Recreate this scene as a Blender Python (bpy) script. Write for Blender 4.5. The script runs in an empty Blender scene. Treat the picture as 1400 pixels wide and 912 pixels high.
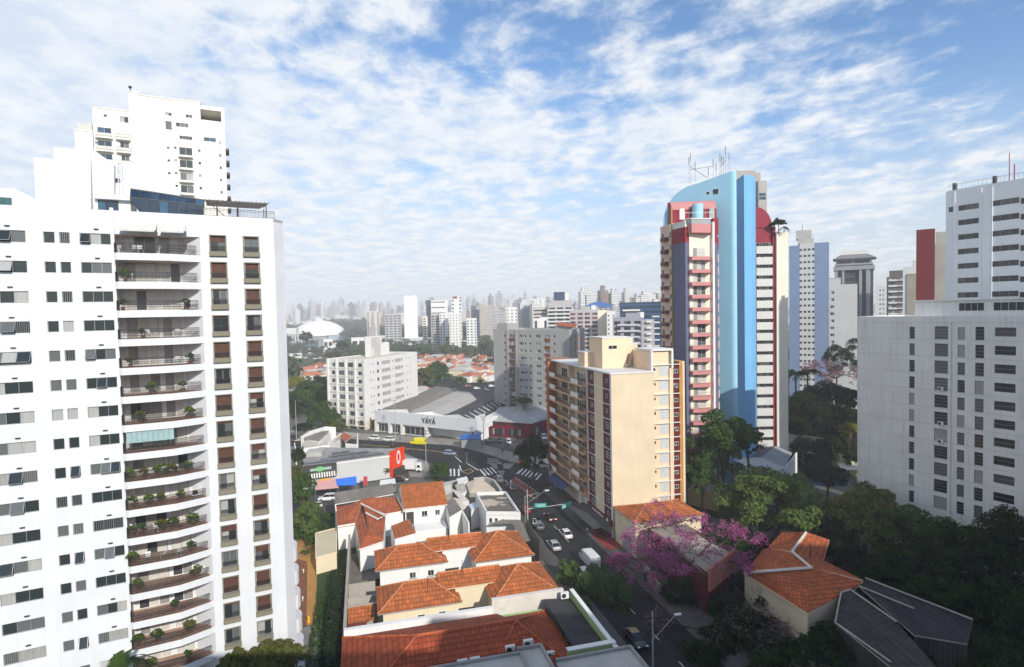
import bpy, bmesh, math, random
import numpy as np
from mathutils import Matrix, Vector
R = math.radians
rnd = random.Random(7)
# ------------------------------------------------------------------ camera
FPX, CX, CY, H = 780.0, 700.0, 456.0, 45.0
PITCH, ROLL = math.atan(28/780), 0.02
Fv = np.array([0, math.cos(PITCH), -math.sin(PITCH)])
_R0 = np.array([1.0, 0, 0]); _U0 = np.array([0, math.sin(PITCH), math.cos(PITCH)])
Rv = math.cos(ROLL)*_R0 - math.sin(ROLL)*_U0
Uv = math.sin(ROLL)*_R0 + math.cos(ROLL)*_U0
CAM = np.array([0.0, 0.0, H])
sc = bpy.context.scene
cd = bpy.data.cameras.new('camera'); cam = bpy.data.objects.new('camera', cd); sc.collection.objects.link(cam)
M = Matrix(((Rv[0], Uv[0], -Fv[0], 0), (Rv[1], Uv[1], -Fv[1], 0), (Rv[2], Uv[2], -Fv[2], H), (0, 0, 0, 1)))
cam.matrix_world = M
cd.sensor_width = 36; cd.lens = 36*FPX/1400; cd.clip_start = .1; cd.clip_end = 20000
sc.camera = cam
sc.render.resolution_x = 1024; sc.render.resolution_y = 667
# ------------------------------------------------------------------ light
SUN_AZ, SUN_EL = 151.0, 29.0        # clockwise from +Y
SUN_STRENGTH, SKY_STRENGTH, EXPOSURE = 4.1, 0.125, 0.22
w = bpy.data.worlds.new("World"); sc.world = w; w.use_nodes = True
N = w.node_tree.nodes; L = w.node_tree.links; N.clear()
def wn(t, **k):
    n = N.new(t)
    for a, b in k.items(): setattr(n, a, b)
    return n
def wm(op, a, b=None, c=None, clamp=False):
    n = N.new('ShaderNodeMath'); n.operation = op; n.use_clamp = clamp
    for i, x in enumerate((a, b, c)):
        if x is None: continue
        if isinstance(x, (int, float)): n.inputs[i].default_value = x
        else: L.new(x, n.inputs[i])
    return n.outputs[0]
sky = wn('ShaderNodeTexSky', sky_type='NISHITA', sun_disc=False)
sky.sun_elevation = R(SUN_EL); sky.sun_rotation = R(SUN_AZ); sky.altitude = 700; sky.dust_density = 1.2; sky.ozone_density = 2.2
tc = wn('ShaderNodeTexCoord'); sep = wn('ShaderNodeSeparateXYZ'); L.new(tc.outputs['Generated'], sep.inputs[0])
X, Y, Z = sep.outputs
zz = wm('ADD', wm('MAXIMUM', Z, 0.0), 0.10)
comb = wn('ShaderNodeCombineXYZ')
L.new(wm('DIVIDE', X, zz), comb.inputs[0]); L.new(wm('DIVIDE', Y, zz), comb.inputs[1])
def noise(scale, detail, rough, dist=0.0, off=(0, 0, 0), st=(1, 1, 1), rot=0.0):
    mp = wn('ShaderNodeMapping'); mp.inputs['Location'].default_value = off; mp.inputs['Scale'].default_value = st
    mp.inputs['Rotation'].default_value = (0, 0, rot)
    L.new(comb.outputs[0], mp.inputs[0])
    n = wn('ShaderNodeTexNoise'); n.inputs['Scale'].default_value = scale; n.inputs['Detail'].default_value = detail
    n.inputs['Roughness'].default_value = rough; n.inputs['Distortion'].default_value = dist
    L.new(mp.outputs[0], n.inputs['Vector']); return n.outputs['Fac']
big = noise(0.55, 3, .5, .3, (3.1, 1.7, 0), (1.0, 1.0, 1), .6)
cell = noise(6.0, 7, .62, .15, (5, 2, 0), (1.0, .9, 1), .5)
mid = noise(1.7, 5, .6, .5, (1.3, 8.1, 0), (1.0, .6, 1), .5)
# more cloud to the left and high up, clearing to the right
cov = wm('ADD', wm('MULTIPLY', big, 0.85), wm('ADD', wm('MULTIPLY', mid, 0.55), wm('MULTIPLY', cell, 0.65)))
cov = wm('ADD', cov, wm('MULTIPLY', wm('MULTIPLY', X, wm('ADD', Z, .45)), -0.42))
cov = wm('ADD', cov, wm('MULTIPLY', wm('MINIMUM', wm('SUBTRACT', Y, .05), 0.0), .55))      # unseen sky on the sun's side cleared of cloud to cut fill light
mr = wn('ShaderNodeMapRange'); mr.interpolation_type = 'SMOOTHSTEP'
L.new(cov, mr.inputs['Value']); mr.inputs['From Min'].default_value = 0.80; mr.inputs['From Max'].default_value = 1.07
mr.inputs['To Min'].default_value = 0.0; mr.inputs['To Max'].default_value = 0.93
ccol = wn('ShaderNodeMix', data_type='RGBA')
ccol.inputs['A'].default_value = (4.9, 5.6, 6.5, 1); ccol.inputs['B'].default_value = (6.6, 6.75, 6.95, 1)
mr2 = wn('ShaderNodeMapRange'); L.new(cell, mr2.inputs['Value']); mr2.inputs['From Min'].default_value = .38; mr2.inputs['From Max'].default_value = .62
L.new(mr2.outputs[0], ccol.inputs['Factor'])
mx = wn('ShaderNodeMix', data_type='RGBA')
hs = wn('ShaderNodeHueSaturation'); hs.inputs['Saturation'].default_value = 1.12; hs.inputs['Value'].default_value = 1.35; L.new(sky.outputs[0], hs.inputs['Color'])
veil = wn('ShaderNodeMapRange', interpolation_type='SMOOTHSTEP'); L.new(Z, veil.inputs['Value']); veil.inputs['From Min'].default_value = 0.0; veil.inputs['From Max'].default_value = .34; veil.inputs['To Min'].default_value = .88; veil.inputs['To Max'].default_value = 0.0
mv = wn('ShaderNodeMix', data_type='RGBA'); L.new(veil.outputs[0], mv.inputs['Factor']); L.new(hs.outputs[0], mv.inputs['A']); mv.inputs['B'].default_value = (4.75, 5.0, 5.35, 1)
L.new(mr.outputs[0], mx.inputs['Factor']); L.new(mv.outputs['Result'], mx.inputs['A']); L.new(ccol.outputs['Result'], mx.inputs['B'])
bg = wn('ShaderNodeBackground'); bg.inputs['Strength'].default_value = SKY_STRENGTH
L.new(mx.outputs['Result'], bg.inputs[0]); wo = wn('ShaderNodeOutputWorld'); L.new(bg.outputs[0], wo.inputs[0])
sd = bpy.data.lights.new('sun', 'SUN'); sd.energy = SUN_STRENGTH; sd.angle = R(.53); sd.color = (1.0, .95, .87)
sun = bpy.data.objects.new('sun', sd); sc.collection.objects.link(sun)
sdir = Vector((math.sin(R(SUN_AZ))*math.cos(R(SUN_EL)), math.cos(R(SUN_AZ))*math.cos(R(SUN_EL)), math.sin(R(SUN_EL))))
sun.rotation_euler = sdir.to_track_quat('Z', 'Y').to_euler(); sun.location = (0, 0, 200)
vs = sc.view_settings; vs.view_transform = 'Standard'; vs.look = 'None'; vs.gamma = 1; vs.exposure = EXPOSURE; vs.use_curve_mapping = False
sc.render.engine = 'CYCLES'
# ------------------------------------------------------------------ placing helpers
def ray(x, y): return Fv*FPX + Rv*(x-CX) + Uv*(CY-y)
def G(x, y, z=0.0):
    d = ray(x, y); return CAM + d*((z-H)/d[2])
def A(x, y, Yd):
    d = ray(x, y); return CAM + d*(Yd/d[1])
class Fr:
    """vertical facade frame: u along it, v outwards, z up"""
    def __init__(s, x, y, dx, dy):
        l = math.hypot(dx, dy); s.x, s.y = x, y; s.d = np.array([dx/l, dy/l]); s.n = np.array([s.d[1], -s.d[0]])
        s.rot = math.atan2(dy, dx)
    def P(s, u, v, z): return (s.x+s.d[0]*u+s.n[0]*v, s.y+s.d[1]*u+s.n[1]*v, z)
    def hit(s, x, y, v=0.0):
        d = ray(x, y); o = np.array([s.x, s.y])+s.n*v
        k = ((o-CAM[:2])@s.n)/(d[:2]@s.n); P = CAM+d*k
        return float((P[:2]-o)@s.d), float(P[2])
def fr2(a, b): return Fr(a[0], a[1], b[0]-a[0], b[1]-a[1])
WF = Fr(0, 0, 1, 0)
COL = sc.collection
class MB:
    def __init__(s): s.v = []; s.f = []; s.m = []
    def face(s, pts, m=0):
        i = len(s.v); s.v += [tuple(map(float, p)) for p in pts]; s.f.append(tuple(range(i, i+len(pts)))); s.m.append(m); return s
    def box(s, F, u0, u1, v0, v1, z0, z1, m=0, skip=''):
        c = [F.P(u, v, z) for z in (z0, z1) for u, v in ((u0, v0), (u1, v0), (u1, v1), (u0, v1))]
        i = len(s.v); s.v += [tuple(map(float, p)) for p in c]
        fs = {'b': (0, 1, 2, 3), 't': (7, 6, 5, 4), 'B': (4, 5, 1, 0), 'r': (5, 6, 2, 1), 'f': (6, 7, 3, 2), 'l': (7, 4, 0, 3)}
        for k, q in fs.items():
            if k in skip: continue
            s.f.append(tuple(i+a for a in q)); s.m.append(m)
        return s
    def prism(s, poly, z0, z1, m=0, mt=None, bottom=False):
        n = len(poly); i = len(s.v)
        s.v += [(float(p[0]), float(p[1]), float(z0)) for p in poly]+[(float(p[0]), float(p[1]), float(z1)) for p in poly]
        for k in range(n):
            j = (k+1) % n; s.f.append((i+k, i+j, i+n+j, i+n+k)); s.m.append(m)
        s.f.append(tuple(range(i+n, i+2*n))); s.m.append(m if mt is None else mt)
        if bottom: s.f.append(tuple(reversed(range(i, i+n)))); s.m.append(m)
        return s
    def tube(s, a, b, r0, r1=None, n=6, m=0, cap=True):
        r1 = r0 if r1 is None else r1
        a = Vector(a); b = Vector(b); d = (b-a)
        if d.length < 1e-6: return s
        d.normalize(); t = d.orthogonal().normalized(); q = d.cross(t); i = len(s.v)
        for p, r in ((a, r0), (b, r1)):
            for k in range(n):
                an = 2*math.pi*k/n; s.v.append(tuple(p+(t*math.cos(an)+q*math.sin(an))*r))
        for k in range(n):
            j = (k+1) % n; s.f.append((i+k, i+j, i+n+j, i+n+k)); s.m.append(m)
        if cap:
            s.f.append(tuple(i+n+k for k in range(n))); s.m.append(m)
            s.f.append(tuple(i+k for k in reversed(range(n)))); s.m.append(m)
        return s
    def build(s, name, mats, parent=None, smooth=False, at=None):
        me = bpy.data.meshes.new(name)
        if not isinstance(mats, (list, tuple)): mats = [mats]
        o3 = Vector(at) if at is not None else (worldloc(parent) if parent else Vector((0, 0, 0)))
        V = np.array(s.v, dtype=np.float64).reshape(-1, 3)-np.array(o3)
        me.from_pydata(V.tolist(), [], s.f)
        for mt in mats: me.materials.append(mt)
        me.polygons.foreach_set('material_index', s.m)
        uvs(me)
        if smooth: me.polygons.foreach_set('use_smooth', [True]*len(s.f))
        o = bpy.data.objects.new(name, me); COL.objects.link(o)
        if parent: o.parent = parent; o.location = o3-worldloc(parent)
        else: o.location = o3
        return o
def worldloc(o):
    l = Vector((0, 0, 0))
    while o: l = l+o.location; o = o.parent
    return l
def uvs(me):
    uv = me.uv_layers.new(name='UVMap'); data = []
    vs_ = me.vertices
    me.update()
    for p in me.polygons:
        n = p.normal
        if abs(n.z) > .995: t = Vector((1, 0, 0)); b = Vector((0, 1, 0))
        else:
            t = Vector((-n.y, n.x, 0)).normalized(); b = n.cross(t)
            if b.z < 0: b = -b
        for vi in p.vertices:
            c = vs_[vi].co; data += [c.dot(t), c.dot(b)]
    uv.data.foreach_set('uv', data)
def tag(o, label=None, cat=None, group=None, kind=None):
    if label: o['label'] = label
    if cat: o['category'] = cat
    if group: o['group'] = group
    if kind: o['kind'] = kind
    return o
def root(name, label, cat, loc, group=None, rz=0.0):
    o = bpy.data.objects.new(name, None); COL.objects.link(o); o.empty_display_size = 1
    o.location = loc; o.rotation_euler = (0, 0, rz); return tag(o, label, cat, group)
def inst(me, name, parent, loc, rz=0.0, label=None):
    """a part that shares mesh data; loc in world"""
    o = bpy.data.objects.new(name, me); COL.objects.link(o)
    if parent: o.parent = parent; o.location = Vector(loc)-worldloc(parent)
    else: o.location = loc
    o.rotation_euler = (0, 0, rz)
    if label: o['label'] = label
    return o
def copy_tree(o, parent=None):
    c = o.copy(); COL.objects.link(c)
    if parent: c.parent = parent
    for ch in list(o.children): copy_tree(ch, c)
    return c
# ------------------------------------------------------------------ materials
def newmat(name):
    m = bpy.data.materials.new(name); m.use_nodes = True; t = m.node_tree
    return m, t.nodes, t.links, t.nodes['Principled BSDF']
class NT:
    def __init__(s, name):
        s.m, s.N, s.L, s.b = newmat(name)
    def n(s, t, **k):
        x = s.N.new(t)
        for a, b in k.items(): setattr(x, a, b)
        return x
    def math(s, op, a, b=None, clamp=False):
        x = s.N.new('ShaderNodeMath'); x.operation = op; x.use_clamp = clamp
        for i, y in enumerate((a, b)):
            if y is None: continue
            if isinstance(y, (int, float)): x.inputs[i].default_value = y
            else: s.L.new(y, x.inputs[i])
        return x.outputs[0]
    def coord(s, which='Object', scale=(1, 1, 1), rot=(0, 0, 0)):
        c = s.n('ShaderNodeTexCoord'); mp = s.n('ShaderNodeMapping'); mp.inputs['Scale'].default_value = scale; mp.inputs['Rotation'].default_value = rot
        s.L.new(c.outputs[which], mp.inputs[0]); return mp.outputs[0]
    def noise(s, vec, scale, detail=3, rough=.55, out='Fac'):
        x = s.n('ShaderNodeTexNoise'); x.inputs['Scale'].default_value = scale; x.inputs['Detail'].default_value = detail; x.inputs['Roughness'].default_value = rough
        if vec is not None: s.L.new(vec, x.inputs['Vector'])
        return x.outputs[out]
    def mix(s, f, a, b, blend='MIX'):
        x = s.n('ShaderNodeMix', data_type='RGBA', blend_type=blend)
        for k, y in (('Factor', f), ('A', a), ('B', b)):
            if isinstance(y, (int, float)): x.inputs[k].default_value = y
            elif isinstance(y, tuple): x.inputs[k].default_value = y if len(y) == 4 else y+(1,)
            else: s.L.new(y, x.inputs[k])
        return x.outputs['Result']
    def ramp(s, v, a, b, lo=0.0, hi=1.0):
        x = s.n('ShaderNodeMapRange'); s.L.new(v, x.inputs['Value'])
        for k, y in (('From Min', a), ('From Max', b), ('To Min', lo), ('To Max', hi)): x.inputs[k].default_value = y
        return x.outputs[0]
    def bump(s, h, strength=.3, dist=.05):
        x = s.n('ShaderNodeBump'); x.inputs['Strength'].default_value = strength; x.inputs['Distance'].default_value = dist
        s.L.new(h, x.inputs['Height']); s.L.new(x.outputs[0], s.b.inputs['Normal'])
    def fin(s, col=None, rough=.7, spec=.3, metal=0.0):
        if col is not None:
            if isinstance(col, tuple): s.b.inputs['Base Color'].default_value = col if len(col) == 4 else col+(1,)
            else: s.L.new(col, s.b.inputs['Base Color'])
        s.b.inputs['Roughness'].default_value = rough; s.b.inputs['Specular IOR Level'].default_value = spec; s.b.inputs['Metallic'].default_value = metal
        return s.m
def sc3(c, k): return tuple(min(1, x*k) for x in c[:3])
_mc = {}
def paint(c, dirt=.35, rough=.75, var=.10, name=None, dark=.45, streak=True):
    """painted render wall: soft blotches plus rain streaks running down"""
    key = ('paint', c, dirt, rough, var, dark, streak)
    if key in _mc: return _mc[key]
    t = NT(name or 'painted_render')
    n1 = t.noise(t.coord('Object', (.25, .25, .25)), 1.0, 4)
    col = t.mix(t.ramp(n1, .3, .7), sc3(c, 1-var), sc3(c, 1+var*.6))
    if dirt:
        st = t.noise(t.coord('Object', (1.3, 1.3, .07) if streak else (.6, .6, .6)), 1.6, 5, .65)
        fine = t.noise(t.coord('Object', (.5, .5, .5)), 1.0, 5, .7)
        f = t.math('MULTIPLY', t.ramp(st, .48, .78), t.ramp(fine, .35, .75))
        col = t.mix(t.math('MULTIPLY', f, dirt, True), col, sc3(c, dark))
    t.bump(t.noise(t.coord('Object', (6, 6, 6)), 1, 3), .15, .02)
    _mc[key] = t.fin(col, rough, .25); return _mc[key]
def flat(c, rough=.6, metal=0.0, spec=.35, name='surface', var=.12, scale=2.0):
    key = ('flat', c, rough, metal, spec, scale)
    if key in _mc: return _mc[key]
    t = NT(name); n = t.noise(t.coord('Object', (scale,)*3), 1, 4)
    _mc[key] = t.fin(t.mix(t.ramp(n, .3, .7), sc3(c, 1-var), sc3(c, 1+var)), rough, spec, metal); return _mc[key]
def tiles(c, dirt=.5, name='clay_tiles'):
    key = ('tiles', c, dirt)
    if key in _mc: return _mc[key]
    t = NT(name); uv = t.coord('UV'); sp = t.n('ShaderNodeSeparateXYZ'); t.L.new(uv, sp.inputs[0])
    u, v = sp.outputs[0], sp.outputs[1]
    nz = t.noise(t.coord('UV', (1, 1, 1)), 1.5, 2)
    vj = t.math('ADD', v, t.math('MULTIPLY', nz, .12))
    fv = t.math('FRACT', t.math('DIVIDE', vj, .72)); fu = t.math('FRACT', t.math('DIVIDE', u, .48))
    wav = t.math('ABSOLUTE', t.math('SUBTRACT', fu, .5))
    # each tile its own tint
    cx_ = t.n('ShaderNodeCombineXYZ'); t.L.new(t.math('FLOOR', t.math('DIVIDE', u, .48)), cx_.inputs[0]); t.L.new(t.math('FLOOR', t.math('DIVIDE', vj, .72)), cx_.inputs[1])
    wh = t.n('ShaderNodeTexWhiteNoise'); t.L.new(cx_.outputs[0], wh.inputs['Vector'])
    col = t.mix(wh.outputs['Value'], sc3(c, .78), sc3(c, 1.18))
    blot = t.noise(t.coord('Object', (.5, .5, .5)), 1, 5, .7)
    col = t.mix(t.ramp(blot, .42, .72, 0, dirt), col, sc3((c[0]*.38, c[1]*.55, c[2]*.7), 1))
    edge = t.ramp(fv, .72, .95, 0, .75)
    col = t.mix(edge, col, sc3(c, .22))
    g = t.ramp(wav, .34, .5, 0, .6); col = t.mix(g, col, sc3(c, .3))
    h = t.math('SUBTRACT', t.math('MULTIPLY', t.math('SUBTRACT', 1.0, fv), 1.0), t.math('MULTIPLY', wav, 1.6))
    t.bump(h, .55, .07)
    _mc[key] = t.fin(col, .8, .2); return _mc[key]
def corrug(c, pitch=.25, dirt=.5, rough=.6, metal=0.0, name='corrugated_sheet', axis=0):
    key = ('cor', c, pitch, dirt, axis)
    if key in _mc: return _mc[key]
    t = NT(name); uv = t.coord('UV'); sp = t.n('ShaderNodeSeparateXYZ'); t.L.new(uv, sp.inputs[0])
    s_ = t.math('SINE', t.math('MULTIPLY', sp.outputs[axis], 6.283/pitch))
    sheet = t.math('FLOOR', t.math('DIVIDE', sp.outputs[axis], 1.1))
    wh = t.n('ShaderNodeTexWhiteNoise', noise_dimensions='1D'); t.L.new(sheet, wh.inputs['W'])
    col = t.mix(wh.outputs['Value'], sc3(c, .85), sc3(c, 1.1))
    b = t.noise(t.coord('Object', (.4, .4, .4)), 1, 6, .7)
    col = t.mix(t.ramp(b, .4, .75, 0, dirt), col, sc3(c, .4))
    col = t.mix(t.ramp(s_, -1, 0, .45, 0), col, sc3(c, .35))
    t.bump(s_, .5, .04)
    _mc[key] = t.fin(col, rough, .12, metal); return _mc[key]
def ground_mat(name, c, scale=.15, fine=3.0, var=.25, crack=0.0, rough=.9, c2=None):
    t = NT(name); n1 = t.noise(t.coord('Object', (scale,)*3), 1, 5, .65); n2 = t.noise(t.coord('Object', (fine,)*3), 1, 4, .7)
    col = t.mix(t.ramp(n1, .3, .7), sc3(c, 1-var), c2 or sc3(c, 1+var)); col = t.mix(t.ramp(n2, .3, .75, 0, .35), col, sc3(c, .5))
    if crack:
        vo = t.n('ShaderNodeTexVoronoi', feature='DISTANCE_TO_EDGE'); vo.inputs['Scale'].default_value = crack; t.L.new(t.coord('Object'), vo.inputs['Vector'])
        col = t.mix(t.ramp(vo.outputs['Distance'], 0, .02, .5, 0), col, sc3(c, .4))
    t.bump(n2, .25, .02); return t.fin(col, rough, .2)
def glass_mat(name, dark=(.02, .028, .03), mid_=(.10, .11, .11), light=(.42, .42, .40), p1=.45, p2=.8, rough=.12):
    t = NT(name); g = t.n('ShaderNodeNewGeometry'); oi = t.n('ShaderNodeObjectInfo')
    r = t.math('FRACT', t.math('ADD', t.math('MULTIPLY', g.outputs['Random Per Island'], 3.7), t.math('MULTIPLY', oi.outputs['Random'], 7.3)))
    c1 = t.math('GREATER_THAN', r, p1); c2 = t.math('GREATER_THAN', r, p2)
    st = t.noise(t.coord('Object', (5, 5, .4)), 2, 2)
    col = t.mix(c2, t.mix(c1, dark, mid_), t.mix(st, sc3(light, .6), light))
    return t.fin(col, rough, .6)
GLASS = glass_mat('window_glass')
GLASSB = glass_mat('blue_tinted_glass', (.01, .03, .06), (.015, .045, .09), (.03, .10, .17), .4, .8, .08)
GLASSD = glass_mat('dark_glass', (.015, .018, .02), (.03, .035, .04), (.10, .10, .10), .5, .85, .1)
FRAME_W = flat((.72, .72, .70), .5, name='white_frame'); FRAME_G = flat((.30, .31, .30), .4, .4, name='aluminium_frame'); FRAME_D = flat((.05, .045, .04), .5, name='dark_frame')
IRON = flat((.03, .03, .032), .5, .3, name='wrought_iron')
CONC = paint((.42, .41, .38), .5, .85, .15, 'concrete', .4); CONCD = paint((.28, .28, .27), .6, .85, .2, 'weathered_concrete', .35)
WHITE = paint((.62, .635, .645), .5, .7, .06, 'white_render', .62)
def city_mat(name, wall, glass=(.05, .06, .07), fx=3.0, fz=3.0, wx=.5, wz=.45, var=.15):
    """window grid for buildings so far off that a window is about a pixel"""
    t = NT(name); uv = t.coord('UV'); sp = t.n('ShaderNodeSeparateXYZ'); t.L.new(uv, sp.inputs[0]); oi = t.n('ShaderNodeObjectInfo')
    u = t.math('DIVIDE', sp.outputs[0], fx); v = t.math('DIVIDE', sp.outputs[1], fz)
    au = t.math('LESS_THAN', t.math('ABSOLUTE', t.math('SUBTRACT', t.math('FRACT', u), .5)), wx/2)
    av = t.math('LESS_THAN', t.math('ABSOLUTE', t.math('SUBTRACT', t.math('FRACT', v), .5)), wz/2)
    ge = t.n('ShaderNodeNewGeometry'); spn = t.n('ShaderNodeSeparateXYZ'); t.L.new(ge.outputs['Normal'], spn.inputs[0])
    side = t.math('LESS_THAN', t.math('ABSOLUTE', spn.outputs[2]), .5)
    cx_ = t.n('ShaderNodeCombineXYZ'); t.L.new(t.math('FLOOR', u), cx_.inputs[0]); t.L.new(t.math('FLOOR', v), cx_.inputs[1]); t.L.new(oi.outputs['Random'], cx_.inputs[2])
    wh = t.n('ShaderNodeTexWhiteNoise'); t.L.new(cx_.outputs[0], wh.inputs['Vector'])
    gcol = t.mix(wh.outputs['Value'], sc3(glass, .4), sc3(glass, 3.2))
    base = t.mix(oi.outputs['Random'], sc3(wall, 1-var), sc3(wall, 1+var))
    base = t.mix(t.ramp(t.noise(t.coord('Object', (.1, .1, .03)), 2, 4), .4, .7, 0, .3), base, sc3(wall, .6))
    f = t.math('MULTIPLY', t.math('MULTIPLY', au, av), side)
    return t.fin(t.mix(f, base, gcol), .6, .3)
# ------------------------------------------------------------------ ground, roads, haze
def sheet(name, poly, z, mat, kind='structure', label=None, cat=None):
    mb = MB(); mb.face([(p[0], p[1], z) for p in poly]); o = mb.build(name, mat, at=(0, 0, 0)); tag(o, label, cat, None, kind); return o
def slab(name, poly, z0, z1, mat, kind='structure'):
    mb = MB(); mb.prism([(p[0], p[1]) for p in poly], z0, z1); o = mb.build(name, mat, at=(0, 0, 0)); tag(o, kind=kind); return o
ASPH = ground_mat('asphalt', (.026, .026, .027), .22, 2.5, .5, .09)
ASPH2 = ground_mat('worn_asphalt', (.07, .068, .065), .2, 4, .3, .12)
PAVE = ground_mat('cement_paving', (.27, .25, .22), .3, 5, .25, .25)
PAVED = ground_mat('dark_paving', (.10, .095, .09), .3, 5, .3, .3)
URB = ground_mat('urban_ground', (.13, .13, .105), .02, .6, .45)
GRASS = ground_mat('lawn', (.035, .06, .015), .3, 8, .4)
DRYG = ground_mat('dry_lawn', (.20, .21, .075), .03, 2, .25)
sheet('ground', [(-9000, -9000), (9000, -9000), (9000, 9000), (-9000, 9000)], 0, URB)
g2 = lambda *pts: [G(x, y)[:2] for x, y in pts]
# street runs along KS from the left kerb
KS = Fr(5, 111.8, .255, -.967)         # u toward the camera, v to the left (west)
def SP(s, t): return KS.P(s, t, 0)[:2]
far_k = [(-220, 262), (-110, 226)]+[G(520, 603)[:2], G(618, 609)[:2], G(660, 619)[:2], G(700, 632)[:2], G(760, 643)[:2], (60, 128), (120, 95)]
near_k = [(95, 88), (50, 118), (7.7, 140), SP(-33, -9.4)]
av = far_k+near_k[:3]+[SP(-26, -9.6), SP(-26, 0), G(640, 662)[:2], G(590, 655)[:2], G(583, 634)[:2], (-35, 184.5), (-110, 208), (-220, 243)]
sheet('avenue_road', av, .006, ASPH)
sheet('street_road', [SP(-26.5, 0), SP(-26.5, -9.6), SP(160, -9.6), SP(160, 0)], .010, ASPH)
PAVE_T = .13
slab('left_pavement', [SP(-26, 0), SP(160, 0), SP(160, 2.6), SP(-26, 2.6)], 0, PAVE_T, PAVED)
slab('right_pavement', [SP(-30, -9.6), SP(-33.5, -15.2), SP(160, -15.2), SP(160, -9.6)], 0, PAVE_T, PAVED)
slab('avenue_far_pavement', [tuple(p) for p in far_k[1:7]]+[(16, 168), (2, 179), (-8, 191), (-19, 202.5), (-46, 213), (-109, 232)], 0, PAVE_T, PAVE)
slab('corner_pavement', g2((553, 622), (585, 632), (592, 652), (560, 652)), 0, .12, PAVE)
MARK = flat((.62, .62, .60), .7, name='white_road_paint', var=.25, scale=1.5); YEL = flat((.55, .36, .06), .7, name='yellow_road_paint', var=.2)
RED = flat((.22, .035, .03), .8, name='red_lane_paint', var=.25)
def strip(mb, a, b, wd, z, m=0):
    a = np.array(a[:2]); b = np.array(b[:2]); d = (b-a)/np.linalg.norm(b-a); n = np.array([d[1], -d[0]])*wd/2
    mb.face([(*(a+n), z), (*(b+n), z), (*(b-n), z), (*(a-n), z)], m)
mk = MB()
for x in (616, 621, 627): strip(mk, G(x, 641), G(x+.3, 651), .5, .016)
for k in range(4): strip(mk, G(656+4.9*k, 641.5-.9*k), G(664+4.9*k, 650.5-1.1*k), .5, .016)
for k in range(6): strip(mk, G(715+5*k, 640.4+1.5*k), G(708+5*k, 648+1.6*k), .5, .016)
for k in range(4): strip(mk, G(666, 627+2.1*k), G(680+2.5*k, 628+2.1*k), .35, .016)
for a, b in (((622, 624), (631, 632)), ((628, 636), (631, 644)), ((639, 634), (654, 643)), ((706, 648), (711, 643)), ((690, 656), (699, 665)), ((698, 656), (699, 665))): strip(mk, G(*a), G(*b), .3, .016)
for k in range(9):
    a = G(705+2.7*k*1.4, 653+1.9*k*1.35); b = G(706.6+2.7*k*1.4, 654+1.9*k*1.35); strip(mk, a, b, .35, .020)
    a = G(699+2.7*k*1.4, 658+2.0*k*1.4); b = G(700.6+2.7*k*1.4, 659+2.0*k*1.4); strip(mk, a, b, .35, .020)
for k in range(12): strip(mk, SP(-6+k*7, -4.7), SP(-4+k*7, -4.7), .12, .016)
for k in range(9): strip(mk, (-58+k*5.2, 196.9-k*1.65), (-56+k*5.2, 196.3-k*1.65), .14, .014)
tag(mk.build('road_markings', MARK, at=(0, 0, 0)), kind='structure')
ym = MB()
pts = [(-110, 217.6), G(520, 610)[:2], G(600, 617.5)[:2], G(625, 623)[:2]]
for k in range(3):
    a, b = np.array(pts[k]), np.array(pts[k+1])
    strip(ym, a, b, .18, .014); strip(ym, a+[0, .45], b+[0, .45], .18, .014)
strip(ym, G(632, 645), G(642, 641), .2, .014); strip(ym, G(642, 641), G(648, 644), .2, .014); strip(ym, G(648, 644), G(640, 648), .2, .014); strip(ym, G(640, 648), G(632, 645), .2, .014)
tag(ym.build('yellow_lines', YEL, at=(0, 0, 0)), kind='structure')
sheet('red_bus_lane', g2((699, 655), (706, 652), (732, 674), (726, 681)), .013, RED)
sheet('red_street_patch', [SP(-8, -13.6), SP(-8, -15.1), SP(9, -15.1), SP(9, -10.4), SP(2, -10.0)], .134, RED)
for q in (((669, 634), (679, 634), (681, 641), (676, 641)), ((688, 634), (704, 634), (696, 642), (689, 641)), ((679, 644), (691, 644), (687, 651))):
    slab('traffic_island', g2(*q), 0, .1, PAVE)
sheet('orange_carpet_pavement', g2((705, 632), (716, 628), (726, 626), (717, 636)), PAVE_T+.004, flat((.75, .16, .07), .8, name='orange_paving'))
# forecourts by the avenue
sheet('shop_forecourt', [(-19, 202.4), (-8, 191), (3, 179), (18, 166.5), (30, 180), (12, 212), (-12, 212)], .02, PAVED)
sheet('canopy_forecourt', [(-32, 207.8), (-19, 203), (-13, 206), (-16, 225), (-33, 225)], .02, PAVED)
sheet('side_lane', [G(424, 706)[:2], G(463, 700)[:2], (-44, 150), (-24, 160), (-20, 163), (-27, 174), (-40, 160), (-56, 146), (-56, 124)], .012, ASPH2)
# grounds of the white tower
TERR = ground_mat('terracotta_paving', (.42, .22, .07), .5, 5, .2, .0)
GRAV = ground_mat('red_bark_mulch', (.20, .085, .045), 1.5, 14, .45)
sheet('terracotta_path', g2((420, 768), (433, 790), (432, 853), (419, 856), (420, 800)), .030, TERR)
sheet('upper_path', g2((404, 735), (433, 735), (433, 790), (404, 768)), .026, TERR)
sheet('mulch_bed', g2((392, 760), (420, 768), (420, 800), (419, 856), (392, 866)), .034, GRAV)
sheet('concrete_terrace', g2((392, 866), (432, 853), (436, 880), (436, 1000), (392, 1000)), .038, ground_mat('grey_terrace', (.24, .23, .21), .5, 4, .2, .4))
sheet('tower_lawn', [(-70, 40), (-28, 40), (-30, 130), (-50, 130), (-60, 90)], .010, GRASS)
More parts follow.
